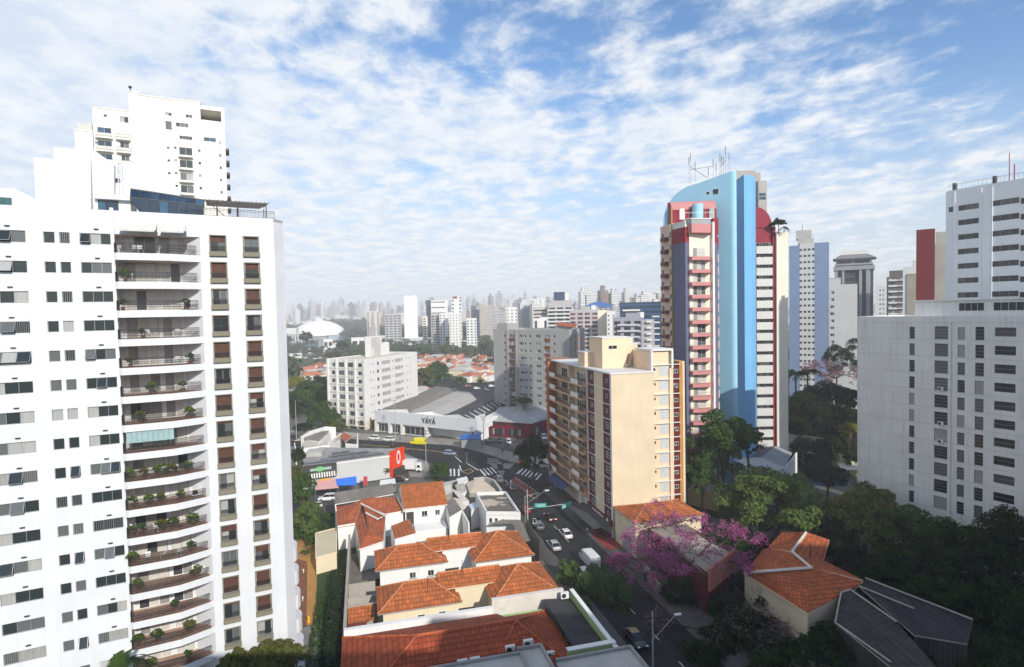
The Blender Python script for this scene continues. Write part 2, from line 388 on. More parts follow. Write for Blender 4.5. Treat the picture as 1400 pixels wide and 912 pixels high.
# the park and the sports field in the distance
sheet('park_ground', [(-2500, 330), (-300, 285), (-120, 300), (120, 520), (500, 900), (300, 2200), (-3000, 2600)], .01, ground_mat('park_floor', (.05, .07, .03), .01, .3, .4))
sheet('sports_field', [(-400, 395), (-118, 380), (-104, 430), (-150, 470), (-400, 470)], .02, DRYG)
sheet('field_road', [G(380, 493)[:2], G(470, 480)[:2], G(520, 474)[:2], G(520, 470)[:2], G(440, 472)[:2], G(380, 486)[:2]], .03, ground_mat('pale_road', (.22, .20, .18), .05, 1, .2))
# haze
hz = MB(); hz.box(WF, -5500, 5500, -7500, 300, -1, 125); ho = hz.build('haze', [], at=(0, 0, 0)); tag(ho, kind='stuff')
hm = bpy.data.materials.new('haze_air'); hm.use_nodes = True; hm.node_tree.nodes.clear()
pv = hm.node_tree.nodes.new('ShaderNodeVolumePrincipled'); pv.inputs['Color'].default_value = (.92, .93, .95, 1); pv.inputs['Density'].default_value = .00036; pv.inputs['Anisotropy'].default_value = -.1
mo = hm.node_tree.nodes.new('ShaderNodeOutputMaterial'); hm.node_tree.links.new(pv.outputs[0], mo.inputs['Volume']); ho.data.materials.append(hm)
# ------------------------------------------------------------------ walls and windows
def wallgrid(mb, F, u0, u1, z0, z1, ops, v=0.0, m=0, reveal=.18, mr=None):
    us = sorted({u0, u1, *[o[0] for o in ops], *[o[1] for o in ops]}); us = [u for u in us if u0-1e-6 <= u <= u1+1e-6]
    zs = sorted({z0, z1, *[o[2] for o in ops], *[o[3] for o in ops]}); zs = [z for z in zs if z0-1e-6 <= z <= z1+1e-6]
    for i in range(len(us)-1):
        um = (us[i]+us[i+1])/2; run = None
        col = [o for o in ops if o[0] < um < o[1]]
        for k in range(len(zs)-1):
            zm = (zs[k]+zs[k+1])/2; hole = any(o[2] < zm < o[3] for o in col)
            if not hole and run is None: run = zs[k]
            if (hole or k == len(zs)-2) and run is not None:
                top = zs[k] if hole else zs[k+1]
                mb.face([F.P(us[i], v, run), F.P(us[i+1], v, run), F.P(us[i+1], v, top), F.P(us[i], v, top)], m); run = None
    mr = m if mr is None else mr
    for a, b, c, d in ops:
        w_ = v-reveal
        mb.face([F.P(a, v, c), F.P(b, v, c), F.P(b, w_, c), F.P(a, w_, c)], mr)
        mb.face([F.P(a, v, d), F.P(a, w_, d), F.P(b, w_, d), F.P(b, v, d)], mr)
        mb.face([F.P(a, v, c), F.P(a, w_, c), F.P(a, w_, d), F.P(a, v, d)], mr)
        mb.face([F.P(b, v, c), F.P(b, v, d), F.P(b, w_, d), F.P(b, w_, c)], mr)
_wc = {}
def winmesh(w_, h_, n=2, open_=(), fm=None, gm=None, bars=False, rail=False, shut=0.0, shm=None, lintel=0, depth=.16, fr=.05, hbar=0):
    """window with its frame; local x across, -y outwards, z up, origin at the centre of the opening"""
    fm = fm or FRAME_W; gm = gm or GLASS
    key = (round(w_, 2), round(h_, 2), n, tuple(open_), fm.name, gm.name, bars, rail, round(shut, 2), shm.name if shm else 0, depth, fr, hbar)
    if key in _wc: return _wc[key]
    mb = MB(); F = WF; y = -depth   # v outward is -Y: v = -y
    a, b = -w_/2, w_/2; c, d = -h_/2, h_/2
    v = -depth
    mb.face([F.P(a, v-.03, c), F.P(b, v-.03, c), F.P(b, v-.03, d), F.P(a, v-.03, d)], 2)
    mb.box(F, a, b, v-.02, v+.03, c, c+fr, 0); mb.box(F, a, b, v-.02, v+.03, d-fr, d, 0)
    mb.box(F, a, a+fr, v-.02, v+.03, c+fr, d-fr, 0); mb.box(F, b-fr, b, v-.02, v+.03, c+fr, d-fr, 0)
    pw = (b-a-2*fr)/n
    for k in range(n):
        x0 = a+fr+k*pw; x1 = x0+pw
        if k: mb.box(F, x0-fr*.4, x0+fr*.4, v-.01, v+.04, c+fr, d-fr, 0)
        if k in open_:
            o = .55*h_; zb = c+fr
            p = [F.P(x0+.02, v+.03+o, zb+.12), F.P(x1-.02, v+.03+o, zb+.12), F.P(x1-.02, v+.04, d-fr), F.P(x0+.02, v+.04, d-fr)]
            mb.face(p, 1)
            for q, r_ in ((0, 1), (1, 2), (2, 3), (3, 0)): mb.tube(p[q], p[r_], .028, n=4, m=0)
        else:
            mb.face([F.P(x0, v, c+fr), F.P(x1, v, c+fr), F.P(x1, v, d-fr), F.P(x0, v, d-fr)], 1)
    for k in range(hbar):
        z = c+(k+1)*h_/(hbar+1); mb.box(F, a+fr, b-fr, v, v+.035, z-.02, z+.02, 0)
    if shut: mb.box(F, a+fr, b-fr, v+.005, v+.025, d-fr-shut*(h_-2*fr), d-fr, 3)
    if bars:
        k = a+.1
        while k < b-.05: mb.box(F, k-.012, k+.012, v+.06, v+.08, c+.02, d-.02, 0); k += .16
    me_o = mb.build('win', [fm, gm, FRAME_D, shm or fm], at=(0, 0, 0)); me = me_o.data
    bpy.data.objects.remove(me_o); _wc[key] = me; return me
def win(F, u, z, v, me, parent, name='window', label=None):
    return inst(me, name, parent, F.P(u, v, z), F.rot, label)
def dropmesh(mb, mats):
    o = mb.build('tmp', mats, at=(0, 0, 0)); me = o.data; bpy.data.objects.remove(o); return me
def railmesh(pts, h=1.0, step=.14, deco=True, mat=None):
    """railing along a plan polyline (local coordinates)"""
    mb = MB()
    for (x0, y0), (x1, y1) in zip(pts, pts[1:]):
        l = math.hypot(x1-x0, y1-y0); n = max(1, int(l/step)); F = Fr(x0, y0, x1-x0, y1-y0)
        mb.box(F, 0, l, -.025, .025, h-.05, h); mb.box(F, 0, l, -.015, .015, .08, .11); mb.box(F, 0, l, -.012, .012, h-.22, h-.19)
        for k in range(n+1):
            u = l*k/n; mb.box(F, u-.015, u+.015, -.015, .015, 0, h-.05)
        if deco:
            for k in range(0, n-1, 2):
                u = l*(k+1)/n
                for q in range(6):
                    a, b = q*math.pi/3, (q+1)*math.pi/3; r = min(.13, l/n)
                    mb.tube(F.P(u+r*math.cos(a), 0, .45+r*1.6*math.sin(a)), F.P(u+r*math.cos(b), 0,   .45+r*1.6*math.sin(b)), .02, n=3, cap=False)
    return dropmesh(mb, [mat or IRON])
# ------------------------------------------------------------------ white apartment tower on the left
FL = Fr(-27.0, 65.6, 1, .5)
def left_tower():
    F = FL; rt = root('white_apartment_tower', 'large bright white apartment tower with curved iron balconies filling the left edge', 'apartment tower', (-36, 66, 0))
    zt = 56.3; ul = -34.0
    U = lambda x, y: F.hit(x, y)[0]
    cols = [(-25.6, -22.3, 1.15, 53.35), (-20.95, -20.05, 1.1, 53.35), (-19.7, -18.85, 1.1, 53.35), (-18.05, -15.45, 1.1, 53.35)]
    cols2 = [(-6.45, -5.0, 1.72, 53.25), (-3.1, -1.7, 1.72, 53.25)]
    # the third column group of the photo lies beyond the left edge too
    dz = 2.93; NF = 17; ua, ub = -15.15, -7.45
    ops = []; spec = []
    for k in range(NF):
        for ci, (a, b, h, zc) in enumerate(cols):
            z = zc-dz*k; ops.append((a, b, z-h/2, z+h/2)); spec.append((ci, (a+b)/2, z, b-a, h, k))
    ops2 = []; spec2 = []
    for k in range(NF):
        for ci, (a, b, h, zc) in enumerate(cols2):
            z = zc-dz*k; ops2.append((a, b, z-h/2, z+h/2)); spec2.append((ci, (a+b)/2, z, b-a, h, k))
    mb = MB()
    wallgrid(mb, F, ul, ua, 0, zt-.0, ops, 0, 0, .2)
    wallgrid(mb, F, ub, 0, 0, zt, ops2, 0, 0, .26)
    # balcony recess: back wall, left reveal, splayed right cheek, top band
    vb = -1.7; uc = -9.3
    mb.face([F.P(ua, vb, 0), F.P(uc, vb, 0), F.P(uc, vb, 53.9), F.P(ua, vb, 53.9)])
    mb.face([F.P(ua, 0, 0), F.P(ua, vb, 0), F.P(ua, vb, 53.9), F.P(ua, 0, 53.9)])
    mb.face([F.P(uc, vb, 0), F.P(ub, 0, 0), F.P(ub, 0, 53.9), F.P(uc, vb, 53.9)])
    mb.box(F, ua, ub, vb, 0, 53.9, zt)
    # body behind
    c = [F.P(0, 0, 0)[:2], F.P(1.1, -1.2, 0)[:2], F.P(1.1, -19, 0)[:2], F.P(ul, -19, 0)[:2], F.P(ul, 0, 0)[:2]]
    for i in range(4):
        a, b = c[i], c[i+1]; mb.face([(*a, 0), (*b, 0), (*b, zt), (*a, zt)])
    mb.face([(*p, zt-.35) for p in c])
    # parapet
    for (a, b) in ((c[0], c[1]), (c[1], c[2]), (c[2], c[3])):
        f = fr2(a, b); l = math.dist(a, b); mb.box(f, 0, l, -.22, 0.0, zt-.35, zt+.002, skip='b')
    mb.box(F, ul, 0, -.25, -.002, zt-.35, zt+.003, skip='b')
    # slim pilaster line by the balconies
    mb.box(F, ua-.30, ua+.02, .002, .22, 5, zt+.25)
    mb.build('wall', WHITE, rt)
    # windows
    r = random.Random(3)
    for ci, u, z, w_, h, k in spec:
        n = 3 if ci in (0, 3) else 1
        op = ()
        if n == 3:
            q = r.random()
            if q < .22: op = (0,)
            elif q < .36: op = (1,)
            elif q < .48: op = (0, 1, 2) if ci == 0 else (1, 2)
        else:
            if r.random() < .22: op = (0,)
        win(F, u, z, 0, winmesh(w_, h, n, op, FRAME_G, bars=(r.random() < .12)), rt)
    SH = flat((.085, .032, .02), .7, name='brown_shutter'); SUR = paint((.20, .18, .13), .4, .85, .1, 'beige_precast')
    s = MB()
    wd, hh = 1.45, 1.72
    W = WF
    s.box(W, -wd/2-.16, wd/2+.16, 0.002, .10, -hh/2-.55, -hh/2+.02); s.box(W, -wd/2-.12, -wd/2-.002, .002, .09, -hh/2, hh/2+.1); s.box(W, wd/2+.002, wd/2+.12, .002, .09, -hh/2, hh/2+.1); s.box(W, -wd/2, wd/2, .002, .09, hh/2+.002, hh/2+.1)
    s.box(W, -wd/2-.10, wd/2+.10, .10, .30, -hh/2-.50, -hh/2-.05)
    sur = dropmesh(s, [SUR])
    rl = railmesh([(-wd/2, -.02), (wd/2, -.02)], .62, .12, True)
    for ci, u, z, w_, h, k in spec2:
        q = r.random(); sh = 1.0 if q < .33 else (.4 if q < .5 else (.12 if q < .7 else 0))
        wo = win(F, u, z, 0, winmesh(w_, h, 2, (), FRAME_D if q < .75 else FRAME_G, None, False, False, sh, SH, depth=.22, fr=.06, hbar=0), rt)
        o = inst(sur, 'surround', wo, F.P(u, 0, z), 0); o.rotation_euler = (0, 0, 0); o.location = (0, 0, 0)
        o = inst(rl, 'railing', wo, (0, 0, 0), 0); o.location = (0, 0, -hh/2)
    vh = MB(); vh.box(W, -.2, .2, 0.002, .16, -.05, .05); vm = dropmesh(vh, [IRON])
    for ci, u, z, w_, h, k in spec:
        if ci in (0, 3): inst(vm, 'vent_hood', rt, F.P(u+(.1 if ci else .3), 0, z+.98), F.rot)
    # balconies
    plan = [(ua+.02, 0), (ua+.02, 1.0), (ua+.35, 1.25), (-10.6, 1.25), (-7.75, .25), (-7.75, 0.01), (ub, 0.01), (uc, vb), (ua+.02, vb)]
    def slabmesh():
        m_ = MB(); pts = [WF.P(u+11, v, 0)[:2] for u, v in plan]; m_.prism(pts, -.72, 0, 0, 1, True)
        p2 = [WF.P(u+11, v, 0)[:2] for u, v in [(ua+.1, -1.6), (ua+.1, 1.0), (-10.7, 1.1), (-7.9, .15), (uc, vb+.1)]]
        m_.face([(*p, .012) for p in p2], 1)
        return m_
    sm = dropmesh(slabmesh(), [WHITE, paint((.46, .30, .22), .3, .8, .25, 'balcony_tiles')])
    rpts = [WF.P(u+11, v, 0)[:2] for u, v in [(ua+.08, .1), (ua+.08, 1.0), (ua+.35, 1.18), (-10.6, 1.18), (-7.85, .25)]]
    rm = railmesh(rpts, 1.0, .105)
    for k in range(NF):
        z = 53.35-1.45-dz*k
        b = inst(sm, 'balcony', rt, F.P(-11, 0, z), F.rot)
        o = inst(rm, 'railing', b, (0, 0, 0)); o.location = (0, 0, .02)
        if k == 0: b['label'] = 'top balcony below the white awning'
        # doors
        for u, w_, n in ((-13.2, 2.9, 3), (-10.45, 1.9, 2)):
            win(F, u, z+1.09, vb+.24, winmesh(w_, 2.14, n, (), FRAME_W if r.random() < .6 else FRAME_G, GLASSC, depth=.2, fr=.06), rt, 'balcony_door')
        if k == 7:
            g = MB()
            for q in range(9):
                u = ua+.4+q*.47; g.box(F, u, u+.45, 1.05, 1.08, z+1.02, z+2.15)
            g.build('glass_curtain', flat((.28, .40, .40), .2, 0, .6, 'greenish_glass'), rt)
    # soffit over top balcony comes from the band; awning
    aw = MB()
    for a, b in ((ua+.3, -11.35), (-11.25, -8.7)):
        z = 55.2; aw.face([F.P(a+.5, 0.02, z), F.P(b, 0.02, z), F.P(b, 1.7, z-.95), F.P(a, 1.7, z-.95)]); 
        for q in range(int((b-a)/.2)):
            u = a+q*.2; aw.face([F.P(u, 1.7, z-.95), F.P(u+.19, 1.7, z-.95), F.P(u+.17, 1.72, z-1.15), F.P(u+.02, 1.72, z-1.15)])
        aw.tube(F.P(b, .05, z-.9), F.P(b, 1.65, z-.95), .03, n=4)
    aw.build('awning', flat((.56, .55, .50), .8, name='awning_canvas'), rt)
    # roof structures
    def PX(x, y, v): return F.hit(x, y, v)
    rb = MB()
    def rbox(x0, x1, ytop, v0, depth, zb=zt-.34, ztop=None):
        a, z = PX(x0, ytop, v0); b, _ = PX(x1, ytop, v0); rb.box(F, a, b, v0-depth, v0, zb, ztop or z, skip='b'); return a, b, z
    rbox(46, 76, 215, -9, 4); rbox(73, 124, 201.5, -7.5, 6)
    # stepped sloping stair walls
    def wedge(pts, v0, v1):
        q = [PX(x, y, v0) for x, y in pts]; f = [F.P(u, v0, z) for u, z in q]; g = [F.P(u, v1, z) for u, z in q]
        rb.face(f); rb.face(list(reversed(g)))
        for i in range(len(f)): j = (i+1) % len(f); rb.face([f[i], f[j], g[j], g[i]])
    wedge([(124, 202), (156, 225), (156, 292), (124, 292)], -7.5, -12)
    wedge([(156, 222), (207, 227), (246, 262), (246, 300), (156, 292)], -8.5, -13)
    wedge([(0, 257), (18, 257), (42, 269), (72, 283), (72, 292), (-30, 292), (-30, 257)], -4, -8)
    rbox(129, 178, 266, -5, 3.5)
    a, z = PX(128, 265, -4.6); b, _ = PX(180, 265, -4.6); rb.box(F, a, b, -8, -4.4, z-.5, z)
    rb.build('roof_structure', WHITE, rt)
    for x0, x1, y0, y1, v, n, gm in ((134, 162, 273.5, 289.5, -4.95, 3, GLASSB), (-30, 16, 268, 285, -3.95, 4, GLASST), (145, 151, 250, 264, -8.4, 1, GLASSD), (153, 164, 243.5, 248.5, -8.4, 3, GLASSD)):
        a, zc = PX(x0, (y0+y1)/2, v); b, _ = PX(x1, (y0+y1)/2, v); _, za = PX(x0, y1, v); _, zb_ = PX(x0, y0, v)
        win(F, (a+b)/2, zc, v+.14, winmesh(b-a, zb_-za, n, (), FRAME_D if n > 1 else FRAME_G, gm, depth=.12), rt)
    # roof ladder
    ld = MB(); a, zl = PX(162.5, 264, -8.2); b, _ = PX(168, 264, -8.2); _, zh = PX(163, 222, -8.2)
    for u in (a, b): ld.tube(F.P(u, -8.2, zl), F.P(u, -8.2, zh+.8), .04, n=4)
    zq = zl
    while zq < zh: ld.tube(F.P(a, -8.2, zq), F.P(b, -8.2, zq), .025, n=4); zq += .35
    for q in range(5):
        zr = zl+1+q*1.0
        for s_ in range(4):
            an, am = s_*math.pi/4, (s_+1)*math.pi/4; m_ = (a+b)/2; rr = (b-a)*.8
            ld.tube(F.P(m_+rr*math.cos(an), -8.2+.8*math.sin(an), zr), F.P(m_+rr*math.cos(am), -8.2+.8*math.sin(am), zr), .025, n=3)
    ld.build('cage_ladder', FRAME_W, rt)
    # glazed curved penthouse
    gl = MB(); q0 = PX(178, 257, -1.2); q1 = PX(279, 272.5, -1.2); uA, zA = q0; uB, zB = q1; N_ = 8
    zb = zt-.1
    for i in range(N_):
        t0, t1 = i/N_, (i+1)/N_; u0, u1 = uA+(uB-uA)*t0, uA+(uB-uA)*t1; z0_, z1_ = zA+(zB-zA)*t0, zA+(zB-zA)*t1
        zm = lambda z: zb+(z-zb)*.62
        lo0 = zb+(max(0, .18-t0)/.18)**2*1.5; lo1 = zb+(max(0, .18-t1)/.18)**2*1.5
        if t0 < .19: lo0 = zb+1.5*(1-t0/.19)**1.8
        lo1 = zb+1.5*max(0, 1-t1/.19)**1.8
        e = .05
        gl.face([F.P(u0+e, -1.0, lo0+e), F.P(u1-e, -1.0, lo1+e), F.P(u1-e, -1.0, zm(z1_)), F.P(u0+e, -1.0, zm(z0_))], 0)
        gl.face([F.P(u0+e, -1.0, zm(z0_)+.08), F.P(u1-e, -1.0, zm(z1_)+.08), F.P(u1-e, -1.7, z1_), F.P(u0+e, -1.7, z0_)], 0)
        gl.tube(F.P(u0, -.98, lo0), F.P(u0, -.98, zm(z0_)), .05, n=4, m=1); gl.tube(F.P(u0, -.98, zm(z0_)), F.P(u0, -1.7, z0_), .05, n=4, m=1)
        gl.tube(F.P(u0, -.98, zm(z0_)+.04), F.P(u1, -.98, zm(z1_)+.04), .06, n=4, m=1); gl.tube(F.P(u0, -1.68, z0_), F.P(u1, -1.68, z1_), .09, n=4, m=1)
        gl.tube(F.P(u0, -.98, lo0), F.P(u1, -.98, lo1), .06, n=4, m=1)
        gl.face([F.P(u0, -1.7, z0_), F.P(u1, -1.7, z1_), F.P(u1, -7, z1_), F.P(u0, -7, z0_)], 1)
    gl.face([F.P(uB, -1.0, zb), F.P(uB, -7, zb), F.P(uB, -7, zB), F.P(uB, -1.7, zB)], 0)
    gl.build('glazed_penthouse', [GLASSB, FRAME_D], rt)
    # pergola
    pg = MB(); a, za = PX(281, 274, -1.6); b, zb1 = PX(368, 289, -.6); c_, zc = PX(358, 269, -4.5)
    for q in range(9):
        t = q/8; v = -.7-t*5; z = za-.15+t*.35
        pg.box(F, a, b-.2-t*.5, v-.05, v+.05, z-.08, z+.08)
    for q in range(16):
        u = a+(b-a)*q/15; pg.tube(F.P(u, -.6, za-.02), F.P(u-.3, -6, za+.38), .05, n=4)
    for u in (a+1.1, (a+b)/2, b-.3):
        for v in (-.8, -5.2): pg.tube(F.P(u, v, zt-.3), F.P(u, v, za), .06, n=4)
    pg.tube(F.P(a, -.8, za-.1), F.P(a+2.0, -.8, zt), .04, n=4)
    pg.build('pergola', flat((.07, .065, .06), .6, name='dark_timber'), rt)
    rl2 = railmesh([(0, 0), (9.5, 0)], .9, .14, False)
    o = inst(rl2, 'roof_railing', rt, F.P(-9.3, -.5, zt), F.rot)
    # side balcony lobes that show below
    for k in range(6):
        z = 17.4-dz*k; lb = MB(); pts = []
        for q in range(9):
            an = -math.pi/2+math.pi*q/8; pts.append(F.P(1.1+(.55+.10*k)*math.cos(an), -3.0+1.5*math.sin(an), 0)[:2])
        lb.prism(pts, z-1.7, z, 0, None, True); o = lb.build('side_planter', WHITE, rt)
    return rt
GLASSC = glass_mat('curtained_glass', (.04, .045, .05), (.24, .235, .22), (.62, .60, .55), .3, .55, .2)
GLASST = glass_mat('teal_glass', (.01, .06, .06), (.01, .08, .08), (.03, .12, .12), .4, .8, .1)
left_tower()
# small vents and air conditioners on its balconies
# ------------------------------------------------------------------ generic building
def pxX(px, Yd):
    return (px-700)/FPX*Yd*1.0
def PY(px, Yd): return (pxX(px, Yd), Yd)
ROOFM = paint((.36, .35, .33), .6, .9, .2, 'flat_roof', .4, False)
def block(name, label, cat, poly, zt, mat, faces=None, group=None, roofmat=None, parapet=.7, z0=0.0, boxes=(), kind=None, reveal=.2, maxw=100):
    """poly counter clockwise, first edge(s) face the camera; faces: edge -> list of (u list, z list, w, h, winmesh kwargs)"""
    c = np.mean(np.array(poly), axis=0); rt = root(name, label, cat, (c[0], c[1], 0), group)
    mb = MB(); cnt = 0; wins = []
    n = len(poly)
    for i in range(n):
        a, b = poly[i], poly[(i+1) % n]; f = fr2(a, b); l = math.dist(a, b); ops = []
        for us, zs, w_, h_, kw in (faces or {}).get(i, []):
            for u in us:
                for z in zs:
                    ops.append((u-w_/2, u+w_/2, z-h_/2, z+h_/2)); wins.append((f, u, z, w_, h_, kw))
        if ops: wallgrid(mb, f, 0, l, z0, zt, ops, 0, 0, reveal)
        else: mb.face([f.P(0, 0, z0), f.P(l, 0, z0), f.P(l, 0, zt), f.P(0, 0, zt)])
        if parapet: mb.box(f, 0, l, -.25, -.003, zt-.02, zt+parapet, 0)
    mb.face([(*p, zt) for p in poly], 1)
    mb.build('wall', [mat, roofmat or ROOFM], rt)
    for q, (f, u, z, w_, h_, kw) in enumerate(wins):
        if q >= maxw: break
        kw = dict(kw); me = winmesh(w_, h_, depth=min(.16, reveal-.03), **kw); win(f, u, z, 0, me, rt)
    if len(wins) > maxw:
        ob = MB()
        for f, u, z, w_, h_, kw in wins[maxw:]:
            ob.face([f.P(u-w_/2, -.14, z-h_/2), f.P(u+w_/2, -.14, z-h_/2), f.P(u+w_/2, -.14, z+h_/2), f.P(u-w_/2, -.14, z+h_/2)])
        tag(ob.build('window', GLASS, rt), kind='stuff')
    for (f, u0, u1, v0, v1, za, zb, mt) in boxes:
        m_ = MB(); m_.box(f, u0, u1, v0, v1, za, zb, 0); m_.box(f, u0-.12, u1+.12, v0-.12, v1+.12, zb, zb+.15, 0); m_.build('roof_box', mt or mat, rt)
    return rt
def quad(a, b, depth):
    """front edge a->b, body behind"""
    f = fr2(a, b); l = math.dist(a, b); return [a, b, f.P(l, -depth, 0)[:2], f.P(0, -depth, 0)[:2]]
def rng(z_top, dz, n): return [z_top-dz*k for k in range(n)]
CREAM = paint((.66, .55, .385), .75, .75, .09, 'cream_render', .7); CREAM2 = paint((.74, .56, .38), .25, .75, .06, 'peach_render', .6)
MAROON = paint((.10, .012, .018), .2, .6, .15, 'maroon_panel'); BRICK = paint((.36, .13, .06), .25, .8, .10, 'brick_orange_render')
OFFW = paint((.68, .67, .64), .5, .75, .06, 'off_white_render', .5)
AC = None
# ------------------------------------------------------------------ tan block on the street corner
def tan_block():
    P0, P1, P2 = (10.1, 145.6), (19.2, 111.2), (35.5, 115.5)
    rt = root('corner_apartment_block', 'cream apartment block with maroon strips and balconies on the street corner, mid-frame', 'apartment block', (20, 128, 0))
    fl, frr = fr2(P0, P1), fr2(P1, P2); zt = 32.6; dz = 2.97; L1 = 35.58
    za = [zt-.15-dz*k for k in range(11)]     # floor lines
    mb = MB()
    # blank cream front
    mb.face([frr.P(0, 0, 0), frr.P(9.3, 0, 0), frr.P(9.3, 0, zt), frr.P(0, 0, zt)])
    # strips side
    U0, U1, U2, U3 = 23.5, 27.0, 31.5, 34.85
    mb.box(fl, U1, U2, -.5, 0, 0, zt)
    mb.box(fl, U3, L1-.01, -.5, .02, 0, zt+.02, 1); mb.box(fl, U0-.35, U0, -.5, .02, 0, zt, 1)
    # body behind the balconies
    mb.box(fl, 0, U0-.35, -12, -1.4, 0, zt-.1); mb.box(fl, U0-.35, L1, -9, -.5, 0, zt-.02)
    mb.box(fl, 0.0, .25, -1.4, 0, 0, zt); mb.box(fl, 11.2, 11.8, -1.4, -.02, 3, zt)
    mb.build('wall', [CREAM, OFFW], rt)
    # roof slab
    rs = MB(); rs.prism([fl.P(-.2, .3, 0)[:2], fl.P(L1+.15, .3, 0)[:2], frr.P(9.4, .15, 0)[:2], frr.P(9.4, -9, 0)[:2], frr.P(16.5, -9, 0)[:2], frr.P(16.5, -22, 0)[:2], fl.P(-.2, -14, 0)[:2]], zt, zt+.3, 0, 1)
    rs.build('roof', [OFFW, paint((.60, .59, .57), .5, .85, .12, 'roof_screed', .5, False)], rt)
    mp = MB()
    mp.box(fl, U0, U1, -.5, -.04, 3.4, zt-.1); mp.box(fl, U2, U3, -.5, -.04, 3.4, zt-.1); mp.build('maroon_cladding', MAROON, rt)
    ln = MB()
    for z in za[1:]: ln.box(fl, U0, U3, -.02, .06, z-.09, z+.05)
    ln.build('floor_band', OFFW, rt)
    r = random.Random(5)
    WK = winmesh(1.5, 1.3, 2, (), FRAME_W, GLASSD, depth=.05, hbar=1); WS = winmesh(.8, .8, 1, (), FRAME_W, GLASSD, depth=.05)
    for z in za[:-1]:
        for u in ((U0+U1)/2+.5, (U2+U3)/2+.3):
            win(fl, u, z-1.35, .05, WK if r.random() < .5 else WS, rt)
    # balconies: one per floor, two bays
    for k, z in enumerate(za[1:10]):
        b = MB(); zb = z-.55+.0
        b.prism([fl.P(.3, 0, 0)[:2], fl.P(.3, 1.0, 0)[:2], fl.P(U0-.5, 1.0, 0)[:2], fl.P(U0-.5, -1.4, 0)[:2], fl.P(.3, -1.4, 0)[:2]], zb-.35, zb, 0, None, True)
        bo = b.build('balcony', paint((.58, .35, .21), .3, .75, .06, 'tan_render', .6), rt)
        for a, c in ((.3, 4.6), (15.6, 20.2)): w_ = MB(); w_.box(fl, a, c, .85, 1.02, zb, zb+.95); w_.build('solid_panel', OFFW, bo)
        rr = MB()
        for a, c in ((4.6, 15.6), (20.2, U0-.5)):
            rr.box(fl, a, c, .9, .96, zb+.9, zb+.96)
            q = a
            while q < c: rr.box(fl, q-.02, q+.02, .91, .95, zb, zb+.9); q += .35
        rr.build('railing', IRON, bo)
        for u in (6, 16.5): win(fl, u, zb+1.15, -1.4+.14, winmesh(5.4, 2.2, 4, (), FRAME_W, GLASSD, depth=.12, fr=.09, hbar=1), rt, 'balcony_door')
    # brick end
    bk = MB(); bk.box(fl, -6.0, 0, -6, -.3, 5.2, zt+.3); bk.box(fl, -.0, .3, -1, 1.3, 5.2, zt-.2); bk.build('brick_end_wall', BRICK, rt)
    cb = MB(); cb.box(fl, -5.8, -.1, -6, -.6, 0, 5.2); cb.build('shop_wall', CREAM, rt)
    # front right part: peach bays with glass block panels, maroon strip, orange edge
    m2 = MB(); v = -.9
    m2.box(frr, 9.3, 13.1, -9, v, 0, zt+4.4-.4); m2.box(frr, 13.1, 13.9, -9, v+.35, 0, zt+.6); m2.build('peach_bay', CREAM2, rt)
    m3 = MB(); m3.box(frr, 13.9, 15.45, -9, v-.15, 0, zt+1.2); m3.build('maroon_cladding', MAROON, rt)
    m4 = MB(); m4.box(frr, 15.45, 16.1, -14, v+.1, 0, zt+1.9); m4.build('orange_fin', paint((.50, .22, .05), .2, .75, .1, 'ochre_render'), rt)
    m4 = MB(); m4.box(frr, 16.1, 16.6, -14, v+.2, 0, zt+1.9); m4.build('edge_fin', CREAM, rt)
    # white frame of the stair head
    m5 = MB(); m5.box(frr, 8.95, 13.2, -7, v-.35, zt+.3, zt+4.15); m5.build('stair_head_wall', CREAM2, rt); m5 = MB(); m5.box(frr, 8.95, 9.35, v-.35, v+.5, zt+.3, zt+4.6); m5.box(frr, 8.8, 13.9, -7.2, v+.5, zt+4.2, zt+4.6); m5.box(frr, 13.5, 13.9, -7, v+.5, zt+.6, zt+4.2)
    m5.build('stair_head', OFFW, rt)
    GB = NT('glass_block'); uv = GB.coord('UV'); br = GB.n('ShaderNodeTexBrick', offset=0.0); GB.L.new(uv, br.inputs['Vector']); br.inputs['Scale'].default_value = 1; br.inputs['Brick Width'].default_value = .3; br.inputs['Row Height'].default_value = .3; br.inputs['Mortar Size'].default_value = .02
    br.inputs['Color1'].default_value = (.42, .45, .46, 1); br.inputs['Color2'].default_value = (.50, .52, .53, 1); br.inputs['Mortar'].default_value = (.62, .62, .6, 1); GBM = GB.fin(br.outputs[0], .25, .5)
    for k in range(11):
        z = 34.0-dz*k
        g = MB(); g.box(frr, 11.0, 12.9, v, v+.04, z-2.35+.1, z-.25); g.build('glass_block_panel', GBM, rt)
        s = MB(); s.box(frr, 9.3, 15.5, v-.1, v+.42, z-.12, z); s.build('floor_band', OFFW, rt)
        win(frr, 9.85, z-.95, v+.06, winmesh(.5, .55, 1, (), FRAME_D, GLASSD, depth=.05), rt)
        win(frr, 14.7, z-1.5, v+.0, winmesh(1.0, .8, 2, (0,) if k % 3 == 1 else (), FRAME_W, GLASSD, depth=.05), rt)
    # roof boxes
    fb = Fr(*fl.P(L1-9.0, -2.4, 0)[:2], frr.d[0], frr.d[1])
    def rb(u0, u1, v0, v1, z1, mt=CREAM2, z0_=zt+.3):
        m_ = MB(); m_.box(fb, u0, u1, v0, v1, z0_, z1); m_.box(fb, u0-.15, u1+.15, v0-.15, v1+.15, z1, z1+.18, 1); return m_.build('roof_box', [mt, OFFW], rt)
    rb(-.2, 5.4, -7, 0, 39.3); rb(5.4, 7.6, -6, -1.5, 38.9); rb(7.6, 9.0, -5, -2, 37.6); rb(-2.2, -.2, -9, -5, 36.0)
